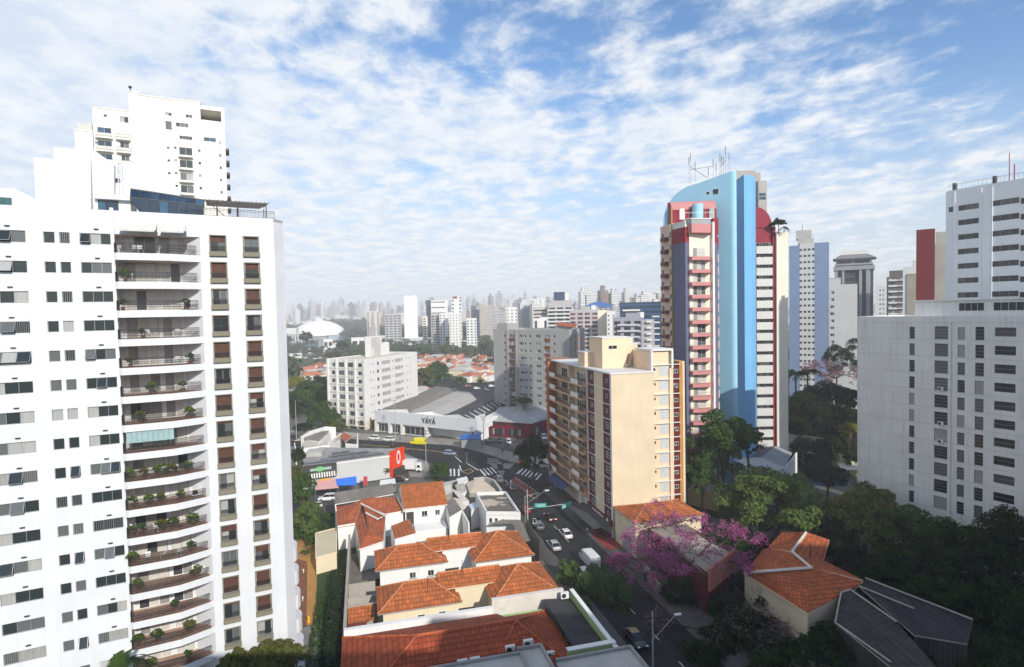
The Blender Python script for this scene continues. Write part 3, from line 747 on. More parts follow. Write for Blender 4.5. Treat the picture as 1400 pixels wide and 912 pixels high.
    win(fb, 2.2, 37.3, .06, winmesh(2.0, .8, 2, (), FRAME_W, GLASSD, depth=.05), rt)
    wg = MB(); p = [fb.P(5.2, .02, zt+.4), fb.P(8.6, -1.0, zt+.4), fb.P(8.6, -1.0, zt+4.4), fb.P(7.8, -1.0, zt+4.4)]; wg.face(p); wg.face([fb.P(5.2, -.2, zt+.4), fb.P(8.6, -1.2, zt+.4), fb.P(8.6, -1.2, zt+4.4), fb.P(7.8, -1.2, zt+4.4)])
    wg.face([p[0], p[3], fb.P(7.8, -1.2, zt+4.4), fb.P(5.2, -.2, zt+.4)]); wg.build('wedge_wall', CREAM, rt)
    # street shops: sign band, dark awning
    sb = MB(); sb.box(fl, U0-.4, L1, 0.02, .35, 2.5, 3.6); sb.build('shop_sign_band', MAROON, rt)
    a_ = MB(); q = [fl.P(U0-2, .4, 2.9), fl.P(L1, .4, 2.9), fl.P(L1, 4.2, 2.45), fl.P(U0-2, 4.2, 2.45)]; a_.face(q); a_.face([(x, y, z-.08) for x, y, z in reversed(q)]); a_.build('shop_awning', flat((.05, .05, .052), .8, name='dark_canvas'), rt)
    a_ = MB(); q = [fl.P(1.5, .1, 4.4), fl.P(12.5, .1, 4.4), fl.P(12.5, 2.6, 3.0), fl.P(1.5, 2.6, 3.0)]; a_.face(q); a_.face([(x, y, z-.05) for x, y, z in reversed(q)]); a_.build('blue_awning', flat((.035, .04, .12), .8, name='navy_canvas'), rt)
    sd_ = MB(); sd_.box(fl, 14, 16, -1.36, -1.2, .2, 3); sd_.box(fl, 17.5, 20, -1.36, -1.2, .2, 3); sd_.build('shop_door', OFFW, rt)
    q = random.Random(2); u = 26.0
    while u < 31.6: d = q.uniform(.2, .45); s_ = MB(); s_.box(fl, u, u+d, .352, .37, 2.9, 2.9+q.uniform(.3, .5)); s_.build('sign_letter', OFFW, rt); u += d+.14
    # round white emblem and strokes of the sign
    em = MB(); cx_ = 33.6
    for q in range(16):
        a0, a1 = 2*math.pi*q/16, 2*math.pi*(q+1)/16
        em.face([fl.P(cx_, .37, 3.05), fl.P(cx_+.5*math.cos(a0), .37, 3.05+.5*math.sin(a0)), fl.P(cx_+.5*math.cos(a1), .37, 3.05+.5*math.sin(a1))])
    em.build('sign_emblem', OFFW, rt)
    return rt
tan_block()
# ------------------------------------------------------------------ white block by the avenue
def white_block():
    Lc, C, Rc = (-75.6, 233), (-58.3, 224), (-44.2, 264)
    f1, f2_ = fr2(Lc, C), fr2(C, Rc); l1, l2 = math.dist(Lc, C), math.dist(C, Rc); zt = 27.6; dz = 3.25
    zs = [zt-2.05-dz*k for k in range(8)]
    w4 = l1/4
    faces = {0: [([w4*.5+.5, l1-w4*.5], zs, 1.9, 1.5, dict(n=2, fm=FRAME_D)), ([w4*1.5, w4*2.5], zs, 3.0, 1.9, dict(n=4, fm=FRAME_G))],
             1: [([4.4, 6.3], zs[:7], .8, .8, dict(n=1)), ([9.6], zs[:7], 1.5, 1.3, dict(n=2, fm=FRAME_D)), ([21.0], zs[:7], .7, .7, dict(n=1, fm=FRAME_D)), ([29.0], zs[:7], 1.5, 1.3, dict(n=2)), ([33, 35.5], zs[:7], .8, .8, dict(n=1))]}
    back = (f1.P(0, -40, 0)[:2])
    rt = block('white_pilaster_block', 'white eight storey block with four window bays and a rooftop tower, by the avenue', 'apartment block', [Lc, C, Rc, back], zt, OFFW, faces, parapet=.35, z0=3.2, roofmat=paint((.55, .49, .40), .4, .9, .12, 'beige_roof', .5, False), maxw=100)
    m_ = MB()
    for u in (0.1, w4, 2*w4, 3*w4, l1-.1): m_.box(f1, u-.35, u+.35, 0.002, .55, 1.0, zt+.36)
    m_.build('pilaster', OFFW, rt)
    for z in zs:
        m_ = MB(); m_.box(f1, .36, l1-.36, .002, .14, z-1.75, z-1.15); m_.build('spandrel', paint((.60, .56, .46), .3, .8, .08, 'cream_spandrel'), rt)
    GR = paint((.38, .36, .33), .3, .8, .1, 'hollow_block')
    for z in zs[:7]:
        for a, b in ((12.3, 19.0), (22.6, 27.5)): m_ = MB(); m_.box(f2_, a, b, .002, .05, z-.75, z+.75); m_.build('ventilation_block', GR, rt)
    # pilotis
    m_ = MB(); m_.box(f1, .8, l1-.5, -30, -2.5, 0, 3.2); m_.build('ground_floor_wall', paint((.16, .11, .08), .4, .9, .3, 'stone_base'), rt)
    m_ = MB()
    for u in (.3, w4, 2*w4, 3*w4, l1-.3): m_.box(f1, u-.3, u+.3, -1.2, -.4, 0, 3.2)
    m_.box(f2_, .05, l2, -1, -.01, 0, 3.2); m_.build('ground_pillar', CREAM, rt)
    # roof tower
    def rb(x0, x1, Y0, dd, ztop, zb=zt, mt=OFFW):
        a, b = PY(x0, Y0), PY(x1, Y0); q = MB(); q.box(Fr(*a, 1, 0), 0, b[0]-a[0], -dd, 0, zb, ztop); return q.build('roof_tower', mt, rt)
    ff = fr2(Lc, C); a = PY(498, 244); m_ = MB(); g = Fr(*a, f1.d[0], f1.d[1])
    m_.box(g, 0, 3.6, -6, 0, zt, zt+8.2); m_.build('roof_tower', paint((.46, .44, .41), .3, .85, .1, 'beige_tower'), rt)
    g2_ = fr2(g.P(3.6, 0, 0)[:2], (g.P(3.6, 0, 0)[0]+f2_.d[0]*8, g.P(3.6, 0, 0)[1]+f2_.d[1]*8))
    m_ = MB(); m_.box(g2_, 0, 8, -3, 0, zt, zt+8.6); m_.box(g2_, 8, 15, -3, -.4, zt, zt+5.5); m_.box(g2_, .6, 2.2, .01, .2, zt+.5, zt+3.5); m_.build('roof_tower', OFFW, rt)
    for z in (zt+3, zt+6.3): win(g, 1.8, z, .06, winmesh(1.0, 1.1, 1, (), FRAME_D, GLASSD, depth=.05), rt)
    an = MB()
    for u, h_ in ((1, 6), (3, 9), (5.5, 5), (2, 4)):
        p = g2_.P(u, -1.5, zt+8.6); an.tube(p, (p[0], p[1], p[2]+h_), .09, n=4); an.tube((p[0]-1, p[1], p[2]+h_*.6), (p[0]+1, p[1], p[2]+h_*.6), .06, n=3)
    an.build('antenna', IRON, rt)
white_block()
# ------------------------------------------------------------------ blue tower
LB = paint((.31, .56, .70), .4, .6, .05, 'light_blue_render', .7); MB_ = paint((.07, .24, .50), .12, .6, .05, 'deep_blue_render', .7)
PURP = paint((.115, .12, .19), .15, .7, .06, 'slate_blue_render', .7); PINK = paint((.50, .21, .20), .2, .7, .06, 'pink_render', .7); WINE = paint((.24, .018, .035), .15, .65, .06, 'wine_red_render', .7)
PEACH = paint((.62, .45, .36), .2, .75, .06, 'peach_render2', .6); CRM = paint((.74, .66, .52), .2, .75, .05, 'pale_cream_render', .6)
def blue_tower():
    rt = root('blue_and_wine_tower', 'tall light blue tower with rounded fin, pink balconies and wine red barrel roofs', 'apartment tower', (50, 142, 0))
    zof = lambda x, y, Yd: float(A(x, y, Yd)[2])
    # fin wall with quarter round top
    a, b = PY(908.5, 149.5), PY(1000, 138.6); f = fr2(a, b); l = math.dist(a, b)
    zl = zof(909, 278, 149.5); zr = zof(1000, 234.5, 138.6); pts = [(0, 0)]
    r_ = 9.0; zs0 = zr-10.2
    for k in range(13):
        an = math.pi-(math.pi/2)*k/12; pts.append((r_+r_*math.cos(an), zs0+(zr-1.6-zs0)*math.sin(an)))
    pts += [(l, zr), (l, 0)]
    mb = MB(); mb.face([f.P(u, 0, z) for u, z in pts]); mb.face([f.P(u, -1.6, z) for u, z in reversed(pts)])
    for i in range(1, len(pts)-1): (u0, z0_), (u1, z1_) = pts[i-1], pts[i]; mb.face([f.P(u0, 0, z0_), f.P(u1, 0, z1_), f.P(u1, -1.6, z1_), f.P(u0, -1.6, z0_)])
    mb.build('fin_wall', LB, rt)
    # rounded fin edge
    rd = MB(); c = f.P(l, -.8, 0); pp = []
    for k in range(13):
        an = -math.pi/2+math.pi*k/12; pp.append(f.P(l+1.15*math.cos(an), -.8-(-.8)*math.sin(-an)*1.0, 0)[:2])
    pp = [f.P(l+1.15*math.cos(-math.pi/2+math.pi*k/12), -.8-.8*math.sin(-math.pi/2+math.pi*k/12), 0)[:2] for k in range(13)]
    rd.prism(pp, 0, zr+.01); rd.build('fin_edge', LB, rt, smooth=False)
    # second column, faceted
    P = [PY(1006.5, 151), PY(1018.5, 144), PY(1029, 145.5), PY(1032.5, 147), PY(1034.2, 150), (62.5, 158), (57, 158)]
    sc_ = MB(); zt2 = zof(1015, 241, 146); sc_.prism(P, 0, zt2); sc_.build('blue_column', paint((.16, .39, .64), .25, .6, .05, 'sky_blue_render', .7), rt)
    # windows high on the fin
    for x, y, s in ((978.5, 262, 1.5), (968, 264, .8)):
        u, z = f.hit(x, y); win(f, u, z, .06, winmesh(s, s*.9, 1, (), FRAME_W, GLASSD, depth=.04), rt)
    # service core
    co = MB()
    for x0, x1, y0, Yd, dd in ((1008, 1034, 233, 160, 8), (1034.2, 1041, 236, 161, 6), (1038, 1049.5, 247, 158, 5)):
        p, q = PY(x0, Yd), PY(x1, Yd); zt = zof((x0+x1)/2, y0, Yd); co.box(Fr(*p, 1, 0), 0, q[0]-p[0], -dd, 0, 40, zt)
    co.build('service_core', paint((.36, .34, .31), .3, .8, .1, 'grey_beige_core'), rt)
    fW = Fr(*PY(1038, 158), 1, 0)
    for z in (zof(1044, 266, 158), zof(1044, 271, 158)): win(fW, 1.1, z, .05, winmesh(1.8, .8, 2, (), FRAME_D, GLASSB, depth=.04), rt)
    # ---- front left block: purple side, balconies, cream front
    q0, q1, q2 = PY(904.5, 142), PY(921, 136.4), PY(938, 131.8); q3 = PY(947, 131.2); q4 = PY(973.5, 132.6)
    zt = zof(938, 310, 131.8)
    body = MB()
    fa = fr2(q1, q2); la = math.dist(q1, q2); body.box(fa, 0, la, -9, 0, 0, zt-3.6); body.build('slate_side_wall', PURP, rt)
    bt = MB(); bt.box(fa, 0, la, -8.9, .02, zt-3.6, zt); bt.build('wine_band', WINE, rt)
    fc = Fr(*fa.P(la+.03, -1.0, 0)[:2], -fa.n[0], -fa.n[1]); fc = Fr(fc.x+fc.n[0]*.15, fc.y+fc.n[1]*.15, fc.d[0], fc.d[1]); wd = 5.75
    cw = MB(); cw.box(fc, 0, wd, -6, 0, 0, zt-.6); cw.build('cream_front_wall', CRM, rt)
    wf = MB(); wf.box(fc, wd, wd+.55, -8, .9, 0, zt+1.2); wf.build('white_pier', OFFW, rt)
    # far left strip
    fs = fr2(q0, q1); ls = math.dist(q0, q1); dz = 2.93
    st = MB(); st.box(fs, 0, ls, -8, 0, 0, zof(904.5, 316, 142)+1); st.build('pink_side_wall', PEACH, rt)
    zt3 = zof(904.5, 316, 142)
    for k in range(21):
        z = zt3-1.6-dz*k
        if z < 12: break
        win(fs, 1.1, z, .05, winmesh(1.0, 1.4, 1, (), FRAME_D, GLASSD, depth=.04), rt); win(fs, ls-1.0, z, .05, winmesh(.9, 1.3, 1, (), FRAME_G, GLASSD, depth=.04), rt)
        b = MB(); b.box(fs, ls*.5-1.1, ls*.5+1.1, 0, 1.1, z-1.35, z-.45); b.build('side_balcony', paint((.16, .055, .05), .2, .7, .1, 'brown_balcony'), rt)
    gs = MB(); gs.box(fs, ls-.22, ls+.0, .02, .3, 20, zof(912, 275, 140)-2.0); gs.build('yellow_edge', paint((.32, .25, .07), .2, .7, .1, 'yellow_render'), rt)
    # balconies of the front
    fr_ = railmesh([(0, 0), (4.3, 0)], .95, .5, False, FRAME_G)
    k = 0
    zb0 = zof(955, 351, 131.2)
    for k in range(22):
        z = zb0-dz*k
        if z < 8: break
        b = MB(); p = [PY(938.5, 133.2), PY(947, 130.9), PY(972.5, 131.6), PY(972.5, 134), PY(944, 134.2)]
        b.prism(p, z-.75, z+.05, 0, None, True); bo = b.build('balcony', PINK, rt)
        o = inst(fr_, 'railing', bo, (p[1][0], p[1][1], z+.05), math.atan2(p[2][1]-p[1][1], p[2][0]-p[1][0]))
        win(fc, 2.6, z+1.15, .05, winmesh(3.4, 2.1, 3, (), FRAME_W, GLASSC, depth=.04), rt, 'balcony_door')
    b = MB(); p = [PY(936.5, 133.2), PY(947, 130.6), PY(973, 131.4), PY(973, 135), PY(940, 135)]
    zp0, zp1 = zof(958, 318, 131), zof(958, 306, 131)
    b.prism(p, zp0, zp1, 0, None, True); b.build('penthouse_band', PINK, rt)
    b = MB(); fz = fr2(p[1], p[2]); b.box(fz, 0, math.dist(p[1], p[2]), -.1, 0, zp1, zp1+1.1); fz2 = fr2(p[0], p[1]); b.box(fz2, 0, math.dist(p[0], p[1]), -.1, 0, zp1, zp1+1.1); b.build('penthouse_glazing', glass_mat('pale_glazing', (.18, .2, .2), (.3, .31, .3), (.5, .5, .48), .3, .7, .15), rt)
    b = MB(); b.box(fz, -.3, math.dist(p[1], p[2])+.3, -1.5, .12, zp1+1.1, zp1+1.3); b.box(fz2, -.3, math.dist(p[0], p[1]), -1.5, .12, zp1+1.102, zp1+1.3)
    b.box(fa, -1.0, la, -2, .1, zt+1.1, zt+1.35); b.box(fa, -1, la, -2, .02, zt, zt+1.1); b.build('white_cornice', OFFW, rt)
    rm = railmesh([(0, 0), (6.6, 0)], 1.5, .9, False, FRAME_W); inst(rm, 'railing', rt, (p[1][0]-1.2, p[1][1]+1, zp1+1.3), .03)
    # strip with windows right of the pier
    fk = Fr(*PY(976.5, 135.5), 1, .05); wk = pxX(983.5, 135.5)-pxX(976.5, 135.5)
    s = MB(); s.box(fk, 0, wk, -6, -.3, 0, zt-2); s.build('stair_strip', FRAME_D, rt)
    for k in range(24):
        z = zb0-dz*k
        if z < 3: break
        sp_ = MB(); sp_.box(fk, -.1, wk, -.3, .1, z-1.0, z+.95); sp_.build('spandrel', WINE if k == 0 and False else PEACH, rt)
        w_ = MB(); w_.box(fk, .1, wk-.1, -.3, -.22, z-1.95, z-1.05); w_.build('window', GLASS, rt)
    s = MB(); s.box(fk, -.1, wk, -.3, .12, zb0+2.2, zb0+4.9); s.box(fk, -.1, wk, -.3, .12, zb0+5.6, zb0+9.4); s.build('wine_band', WINE, rt)
    # barrel roof penthouse
    br = MB(); x0, x1 = PY(920, 137), PY(981, 136); fb = fr2(x0, x1); lb = math.dist(x0, x1); zb = zof(950, 305, 136.5); rr = zof(950, 270.5, 136.5)-zb
    prev = None; rad = []
    for k in range(9):
        an = (math.pi/2)*k/8; rad.append((rr*1.0*(1-math.cos(an))*0, 0))
    prof = [(0, 0), (0, rr*.55)]+[(-rr*.9*(1-math.cos(t)), rr*.55+rr*.45*math.sin(t)) for t in [math.pi/2*k/7 for k in range(1, 8)]]+[(-5.5, rr*.9), (-5.5, 0)]
    for i in range(len(prof)-1):
        (v0, z0_), (v1, z1_) = prof[i], prof[i+1]
        br.face([fb.P(0, v0, zb+z0_), fb.P(lb, v0, zb+z0_), fb.P(lb, v1, zb+z1_), fb.P(0, v1, zb+z1_)], 0 if i else 1)
    for u in (0, lb): br.face([fb.P(u, v, zb+z) for v, z in prof], 1)
    br.build('barrel_roof', [PINK, WINE], rt)
    # arched dormers and blue drum
    for u, w_ in ((2.4, 1.2), (9.3, 1.2)):
        d = MB(); pr = [(u-w_/2, 0), (u-w_/2, rr*.35)]+[(u-w_/2*math.cos(t), rr*.35+w_/2*math.sin(t)) for t in [math.pi*k/8 for k in range(1, 8)]]+[(u+w_/2, rr*.35), (u+w_/2, 0)]
        d.face([fb.P(a_, .28, zb+.9+b_) for a_, b_ in pr]); 
        for (a0, b0), (a1, b1) in zip(pr, pr[1:]): d.face([fb.P(a0, .28, zb+.9+b0), fb.P(a1, .28, zb+.9+b1), fb.P(a1, -.1, zb+.9+b1), fb.P(a0, -.1, zb+.9+b0)])
        d.build('arched_window', OFFW if u < 5 else FRAME_G, rt)
    dr = MB(); cxy = fb.P(5.9, .7, 0)
    dr.prism([(cxy[0]+1.25*math.cos(t), cxy[1]+1.25*math.sin(t)) for t in [2*math.pi*k/20 for k in range(20)]], zb-1, zb+rr*.72); dr.build('blue_drum', LB, rt)
    # darker blue recess left of the penthouse
    dk = MB(); ua, _ = f.hit(913, 300); ub, _ = f.hit(921.5, 300); _, zA = f.hit(915, 287); dk.box(f, ua, ub, .02, .3, zof(915, 318, 148), zA); dk.build('blue_recess', MB_, rt)
    # ---- right part
    fR = Fr(*PY(1034.5, 153), 1, 0); wr = pxX(1056.5, 153)-pxX(1034.5, 153)
    zc = zof(1045, 311, 153)
    w_ = MB(); w_.box(fR, 0, wr+.8, -10, -.25, 0, zc); w_.build('right_body', WINE, rt)
    arc = MB(); pr = [(0, 0)]+[(0+wr*math.sin(t), (zof(1036, 283, 153)-zc)*math.cos(t)) for t in [math.pi/2*k/10 for k in range(11)]]
    arc.face([fR.P(u, 0, zc+z) for u, z in pr]); arc.face([fR.P(u, -9, zc+z) for u, z in reversed(pr)])
    for (a0, b0), (a1, b1) in zip(pr[1:], pr[2:]): arc.face([fR.P(a0, 0, zc+b0), fR.P(a1, 0, zc+b1), fR.P(a1, -9, zc+b1), fR.P(a0, -9, zc+b0)])
    arc.build('barrel_roof', WINE, rt)
    zz_ = zof(1045, 332, 153)
    for k in range(25):
        z = zz_-2.9*k-1.0
        if z < 2: break
        s = MB(); s.box(fR, 0, wr, -.25, .25, z-1.9, z+.1); s.build('spandrel', paint((.58, .56, .51), .35, .75, .05, 'pale_spandrel', .55), rt)
        win(fR, wr/2, z+.55, -.0, winmesh(wr-.1, .95, 5, (2,) if k % 4 == 1 else (), FRAME_G, GLASSD, depth=.1), rt)
    wv = MB(); wv.box(fR, wr, wr+.75, -8, .3, 0, zc+.2); wv.build('wine_edge', WINE, rt)
    cc = MB(); cc.box(fR, wr+.75, pxX(1078, 152)-pxX(1034.5, 153), -7, .9, 0, zof(1068, 317.5, 152)); cc.build('cream_pier', CRM, rt)
    # antennas
    an = MB(); r = random.Random(9)
    for x, yb, yt in ((942, 247, 214), (944, 246, 208), (950.5, 244, 220), (968.5, 240, 228), (975, 239, 216), (979, 238, 222), (984.5, 237, 209), (986.5, 237, 213), (992, 236, 199), (997, 235, 208), (989, 236, 213)):
        u, _ = f.hit(x, 240, -.8); zb_, zt_ = f.hit(x, yb+4, -.8)[1], f.hit(x, yt, -.8)[1]; p = f.P(u, -.8, zb_); an.tube(p, (p[0], p[1], zt_), .05, .03, 4)
        an.tube((p[0], p[1], zt_-2.2), (p[0], p[1], zt_-.2), .09, n=5)
    u0, z0_ = f.hit(944, 228, -.8); u1, z1_ = f.hit(967, 243, -.8); an.tube(f.P(u0, -.8, z0_), f.P(u1, -.8, z1_), .08, n=4)
    u0, z0_ = f.hit(944, 232, -.8); u1, z1_ = f.hit(975, 227, -.8); an.tube(f.P(u0, -.8, z0_), f.P(u1, -.8, z1_), .06, n=4)
    u0, z0_ = f.hit(984, 229, -.8); u1, z1_ = f.hit(993, 219, -.8); an.tube(f.P(u0, -.8, z0_), f.P(u1, -.8, z1_), .06, n=4)
    an.build('antenna', flat((.22, .20, .22), .5, .3, name='antenna_steel'), rt)
blue_tower()
# ------------------------------------------------------------------ cream tower top left
def cream_tower():
    F = Fr(-84.4, 129, .894, .447)
    rt = root('cream_stepped_tower', 'cream stepped high rise behind the white tower at upper left', 'apartment tower', (-75, 135, 0))
    CW = paint((.70, .68, .61), .2, .75, .05, 'warm_cream_render', .6)
    dz = 2.9; mb = MB(); ops = []; S = []
    def X(x, y, v=0): return F.hit(x, y, v)
    def vol(x0, x1, yt, v, d, ops=()):
        a, z = X(x0, yt, v); b, _ = X(x1, yt, v); mb.box(F, a, b, v-d, v, 0, z, skip='f' if ops else ''); 
        if ops: wallgrid(mb, F, a, b, 0, z, ops, v, 0, .2)
        mb.box(F, a-.1, b+.1, v-d, v+.12, z, z+.25); return a, b, z
    def grid(xs, y0, n, w_, h_, v, kw, k0=0, name='window'):
        o = []
        for x in xs:
            u, z = X(x, y0, v)
            for k in range(k0, n): zz_ = z-dz*k; o.append((u-w_/2, u+w_/2, zz_-h_/2, zz_+h_/2)); S.append((u, zz_, v, w_, h_, kw, name))
        return o
    vol(102, 126.5, 178, -2.5, 10)
    o1 = grid((142.5,), 178, 5, 2.6, 1.1, -1, dict(n=2, fm=FRAME_W, gm=GLASSB))+grid((169.5,), 163.5, 1, 1.7, 1.3, -1, dict(n=2))+grid((169.5,), 180, 5, 1.7, 1.3, -1, dict(n=2), 1)
    o1 += grid((132,), 195, 4, .5, .5, -1, dict(n=1, fm=FRAME_D)); o1 += grid((185,), 162, 5, .5, .5, -1, dict(n=1, fm=FRAME_D)); o1 += grid((144,), 158, 1, .6, .5, -1, dict(n=1, fm=FRAME_D))
    vol(126, 189, 147, -1, 12, o1)
    vol(175.5, 190.5, 126, -.5, 9)
    o2 = grid((254,), 207, 7, 2.7, 1.7, 0, dict(n=2, fm=FRAME_W), 0, 'balcony_window')+grid((230, 239.5), 202, 7, .5, .5, 0, dict(n=1, fm=FRAME_D))+grid((272.5,), 206, 7, .5, .6, 0, dict(n=1, fm=FRAME_D))
    o2 += grid((254,), 188.5, 1, 2.6, .8, 0, dict(n=4))+grid((249,), 171, 1, 2.6, .9, 0, dict(n=3))+grid((230,), 156, 1, 1.4, .7, 0, dict(n=2))+grid((258.5,), 159, 1, 1.4, .7, 0, dict(n=2))+grid((230.5,), 171.5, 1, 1.3, 1.9, 0, dict(n=1, gm=GLASSC))
    vol(189, 273, 130, 0, 13, o2)
    a, z = X(273, 137); b, _ = X(307, 146)
    o3 = grid((287,), 191, 1, 2.6, .9, -.8, dict(n=2, gm=GLASSB))+grid((300.5,), 196, 6, .5, .7, -.8, dict(n=1, fm=FRAME_G))
    a3, z3 = X(272, 163, -.8); b3, _ = X(307, 166, -.8); mb.box(F, a3, b3, -12, -.8, 0, z3, skip='f'); wallgrid(mb, F, a3, b3, 0, z3, o3, -.8, 0, .2)
    # open frame at the top right
    _, zt_ = X(300, 147, -.8); ux, _ = X(302, 150, -.8); mb.box(F, ux, b3, -12, -.82, z3, zt_); mb.box(F, a3, b3, -12, -9.5, z3, zt_); mb.box(F, a3, ux, -9.5, -.82, zt_-.9, zt_-.003)
    mb.build('wall', CW, rt)
    for u, z, v, w_, h_, kw, nm in S: win(F, u, z, v, winmesh(w_, h_, **kw), rt, nm)
    wn_ = MB(); u, z = X(283, 157, -5); wn_.box(F, u-3, u+3, -9.4, -3, z-.1, z+.1); wn_.build('timber_ceiling', flat((.35, .18, .07), .7, name='timber'), rt)
    # rounded balconies
    rm = railmesh([(-1.5, .9), (1.5, .9)], .9, .3, False)
    for x, y0, v, n, w_ in ((142.5, 187.5, -1, 3, 1.6), (169.5, 190, -1, 4, 1.5), (254, 213.5, 0, 6, 1.5)):
        u, z = X(x, y0, v)
        for k in range(n):
            b = MB(); zz_ = z-dz*k
            b.prism([F.P(u-w_, v, 0)[:2], F.P(u-w_, v+.55, 0)[:2], F.P(u-w_*.6, v+.95, 0)[:2], F.P(u+w_*.6, v+.95, 0)[:2], F.P(u+w_, v+.55, 0)[:2], F.P(u+w_, v, 0)[:2]], zz_-.4, zz_, 0, None, True)
            bo = b.build('balcony', CW, rt); inst(rm, 'railing', bo, F.P(u, v+1.7, zz_), F.rot) if x != 254 else None
    # terrace glass box top left
    g = MB(); a, z = X(103, 178, -2.5); b, _ = X(126, 178, -2.5); _, zt_ = X(104, 166.5, -2.5)
    g.box(F, a+.3, b, -6, -2.8, z, zt_); g.build('terrace_glazing', GLASSC, rt)
    # side balconies (right edge)
    s = MB(); u, z = X(308, 200, -.8)
    for k in range(8):
        zz_ = z-dz*k; s.box(F, b3, b3+.8, -9, -4, zz_-.15, zz_+.35)
    s.build('side_balcony', FRAME_D, rt)
    p = F.P(X(175, 130)[0], -4, 0); an = MB(); zz_ = X(175, 126, -4)[1]; an.tube((p[0], p[1], zz_), (p[0], p[1], zz_+1.2), .1, n=5); an.tube((p[0], p[1], zz_+1), (p[0], p[1], zz_+1.4), .35, n=8); an.build('beacon', IRON, rt)
cream_tower()
# ------------------------------------------------------------------ grey block on the right
STAIN = paint((.72, .71, .68), .85, .85, .08, 'stained_grey_render', .45)
def grey_block():
    F = Fr(66.2, 109.2, .49, -.87); zt = 43.0
    X = lambda x, y, v=0: F.hit(x, y, v)
    rt = root('stained_grey_block', 'long grey render block with narrow louvred windows and rain stains on the right edge', 'apartment block', (70, 100, 0))
    ops = []; S = []
    LV = dict(n=1, fm=FRAME_G, gm=GLASS, hbar=3); 
    for x, w_, h_, y0, kw in ((1247, .85, 2.1, 455, LV), (1287, 2.0, 2.2, 455, dict(n=1, fm=FRAME_G, gm=GLASS, hbar=3)), (1314.5, 1.05, 2.1, 456, LV), (1339.5, 1.2, 2.2, 456, LV), (1374.5, 2.7, 1.45, 454, dict(n=1, fm=FRAME_G, gm=GLASSD, hbar=1)), (1425, 2.7, 1.45, 454, dict(n=1, fm=FRAME_G, gm=GLASSD, hbar=1))):
        u, z = X(x, y0)
        for k in range(11):
            zz_ = z-2.93*k; ops.append((u-w_/2, u+w_/2, zz_-h_/2, zz_+h_/2)); S.append((u, zz_, w_, h_, kw))
    L_ = 34; mb = MB(); zb = 7.2; wallgrid(mb, F, 0, L_, zb, zt, ops, 0, 0, .22)
    P = [F.P(0, 0, 0)[:2], F.P(L_, 0, 0)[:2], F.P(L_, -16, 0)[:2], F.P(0, -16, 0)[:2]]
    for i in (1, 2, 3): a, b = P[i], P[(i+1) % 4]; mb.face([(*a, 0), (*b, 0), (*b, zt), (*a, zt)])
    mb.face([(*p, zt-.3) for p in P]); mb.box(F, 0, L_, -.25, -.002, zt-.3, zt+.02); mb.box(F, 0, .3, -16, -.25, zt-.3, zt+.02)
    mb.box(F, 0, L_, -15, -3, 0, zb); mb.box(F, 6, 9, -3, -.1, 0, zb); mb.box(F, 21.5, 25, -3, -.1, 0, zb)
    mb.face([F.P(0, 0, zb), F.P(L_, 0, zb), F.P(L_, -3, zb), F.P(0, -3, zb)])
    mb.build('wall', STAIN, rt)
    ln = MB()
    for k in range(12):
        z = zt-1.05-2.93*k; ln.box(F, 0, L_, .001, .03, z-.03, z+.03)
    ln.build('floor_joint', paint((.52, .51, .48), .6, .9, .15, 'joint'), rt)
    for u, z, w_, h_, kw in S: win(F, u, z, 0, winmesh(w_, h_, depth=.16, **kw), rt)
    pp = MB(); u, _ = X(1299, 560); pp.box(F, u-.12, u+.12, .001, .18, zb, zt-1); pp.build('downpipe', STAIN, rt)
    # low beam ledges at the foot
    lg = MB(); 
    for a, b in ((X(1218, 662)[0], X(1290, 685)[0]), (X(1312, 692)[0], X(1312, 692)[0]+12)): lg.box(F, a, b, -2.9, -.2, 4.9, 5.9)
    lg.build('entrance_canopy', OFFW, rt)
    # penthouse on the roof
    ph = MB(); ua, _ = X(1251, 425, -2.5); ph.box(F, ua, L_, -13, -2.5, zt-.28, zt+2.6); ph.box(F, ua-.2, L_, -13.2, -2.2, zt+2.6, zt+2.85); ph.build('roof_penthouse', STAIN, rt)
    for x, w_ in ((1328, 3.6), (1379, 4.0)):
        u, z = X(x, 426, -2.5); win(F, u, zt+1.5, -2.44, winmesh(w_, 1.4, 4, (), FRAME_W, GLASSD, depth=.05), rt)
    u, z = X(1240, 431, -.5)
    # air conditioners hung outside: things of their own are added below
    return F, X
GF, GX = grey_block()
def ac_unit():
    rt = root('air_conditioner', '', 'air conditioner', (0, 0, 0)); m = MB(); m.box(WF, -.42, .42, -.16, .16, 0, .62); b = m.build('casing', OFFW, rt)
    m = MB()
    for q in range(12):
        a0, a1 = math.pi*q/6, math.pi*(q+1)/6; m.face([(-.12, -.17, .31), (-.12+.24*math.cos(a0), -.17, .31+.24*math.sin(a0)), (-.12+.24*math.cos(a1), -.17, .31+.24*math.sin(a1))])
    m.build('fan_grille', IRON, rt); return rt
AC_PROTO = ac_unit(); _acn = [0]
def ac(F, u, v, z, label, group=None, s=1.0):
    o = AC_PROTO if _acn[0] == 0 else copy_tree(AC_PROTO); _acn[0] += 1
    o.location = F.P(u, v, z); o.rotation_euler = (0, 0, F.rot); o.scale = (s, s, s); o['label'] = label; o['group'] = group or 'air conditioners on walls and roofs'; return o
for x, y, lb in ((1287, 531, 'upper'), (1287, 578.5, 'middle'), (1287, 603, 'lower')):
    u, z = GX(x, y); ac(GF, u, .25, z-.35, lb+' of three air conditioners hung on the grey block wall')
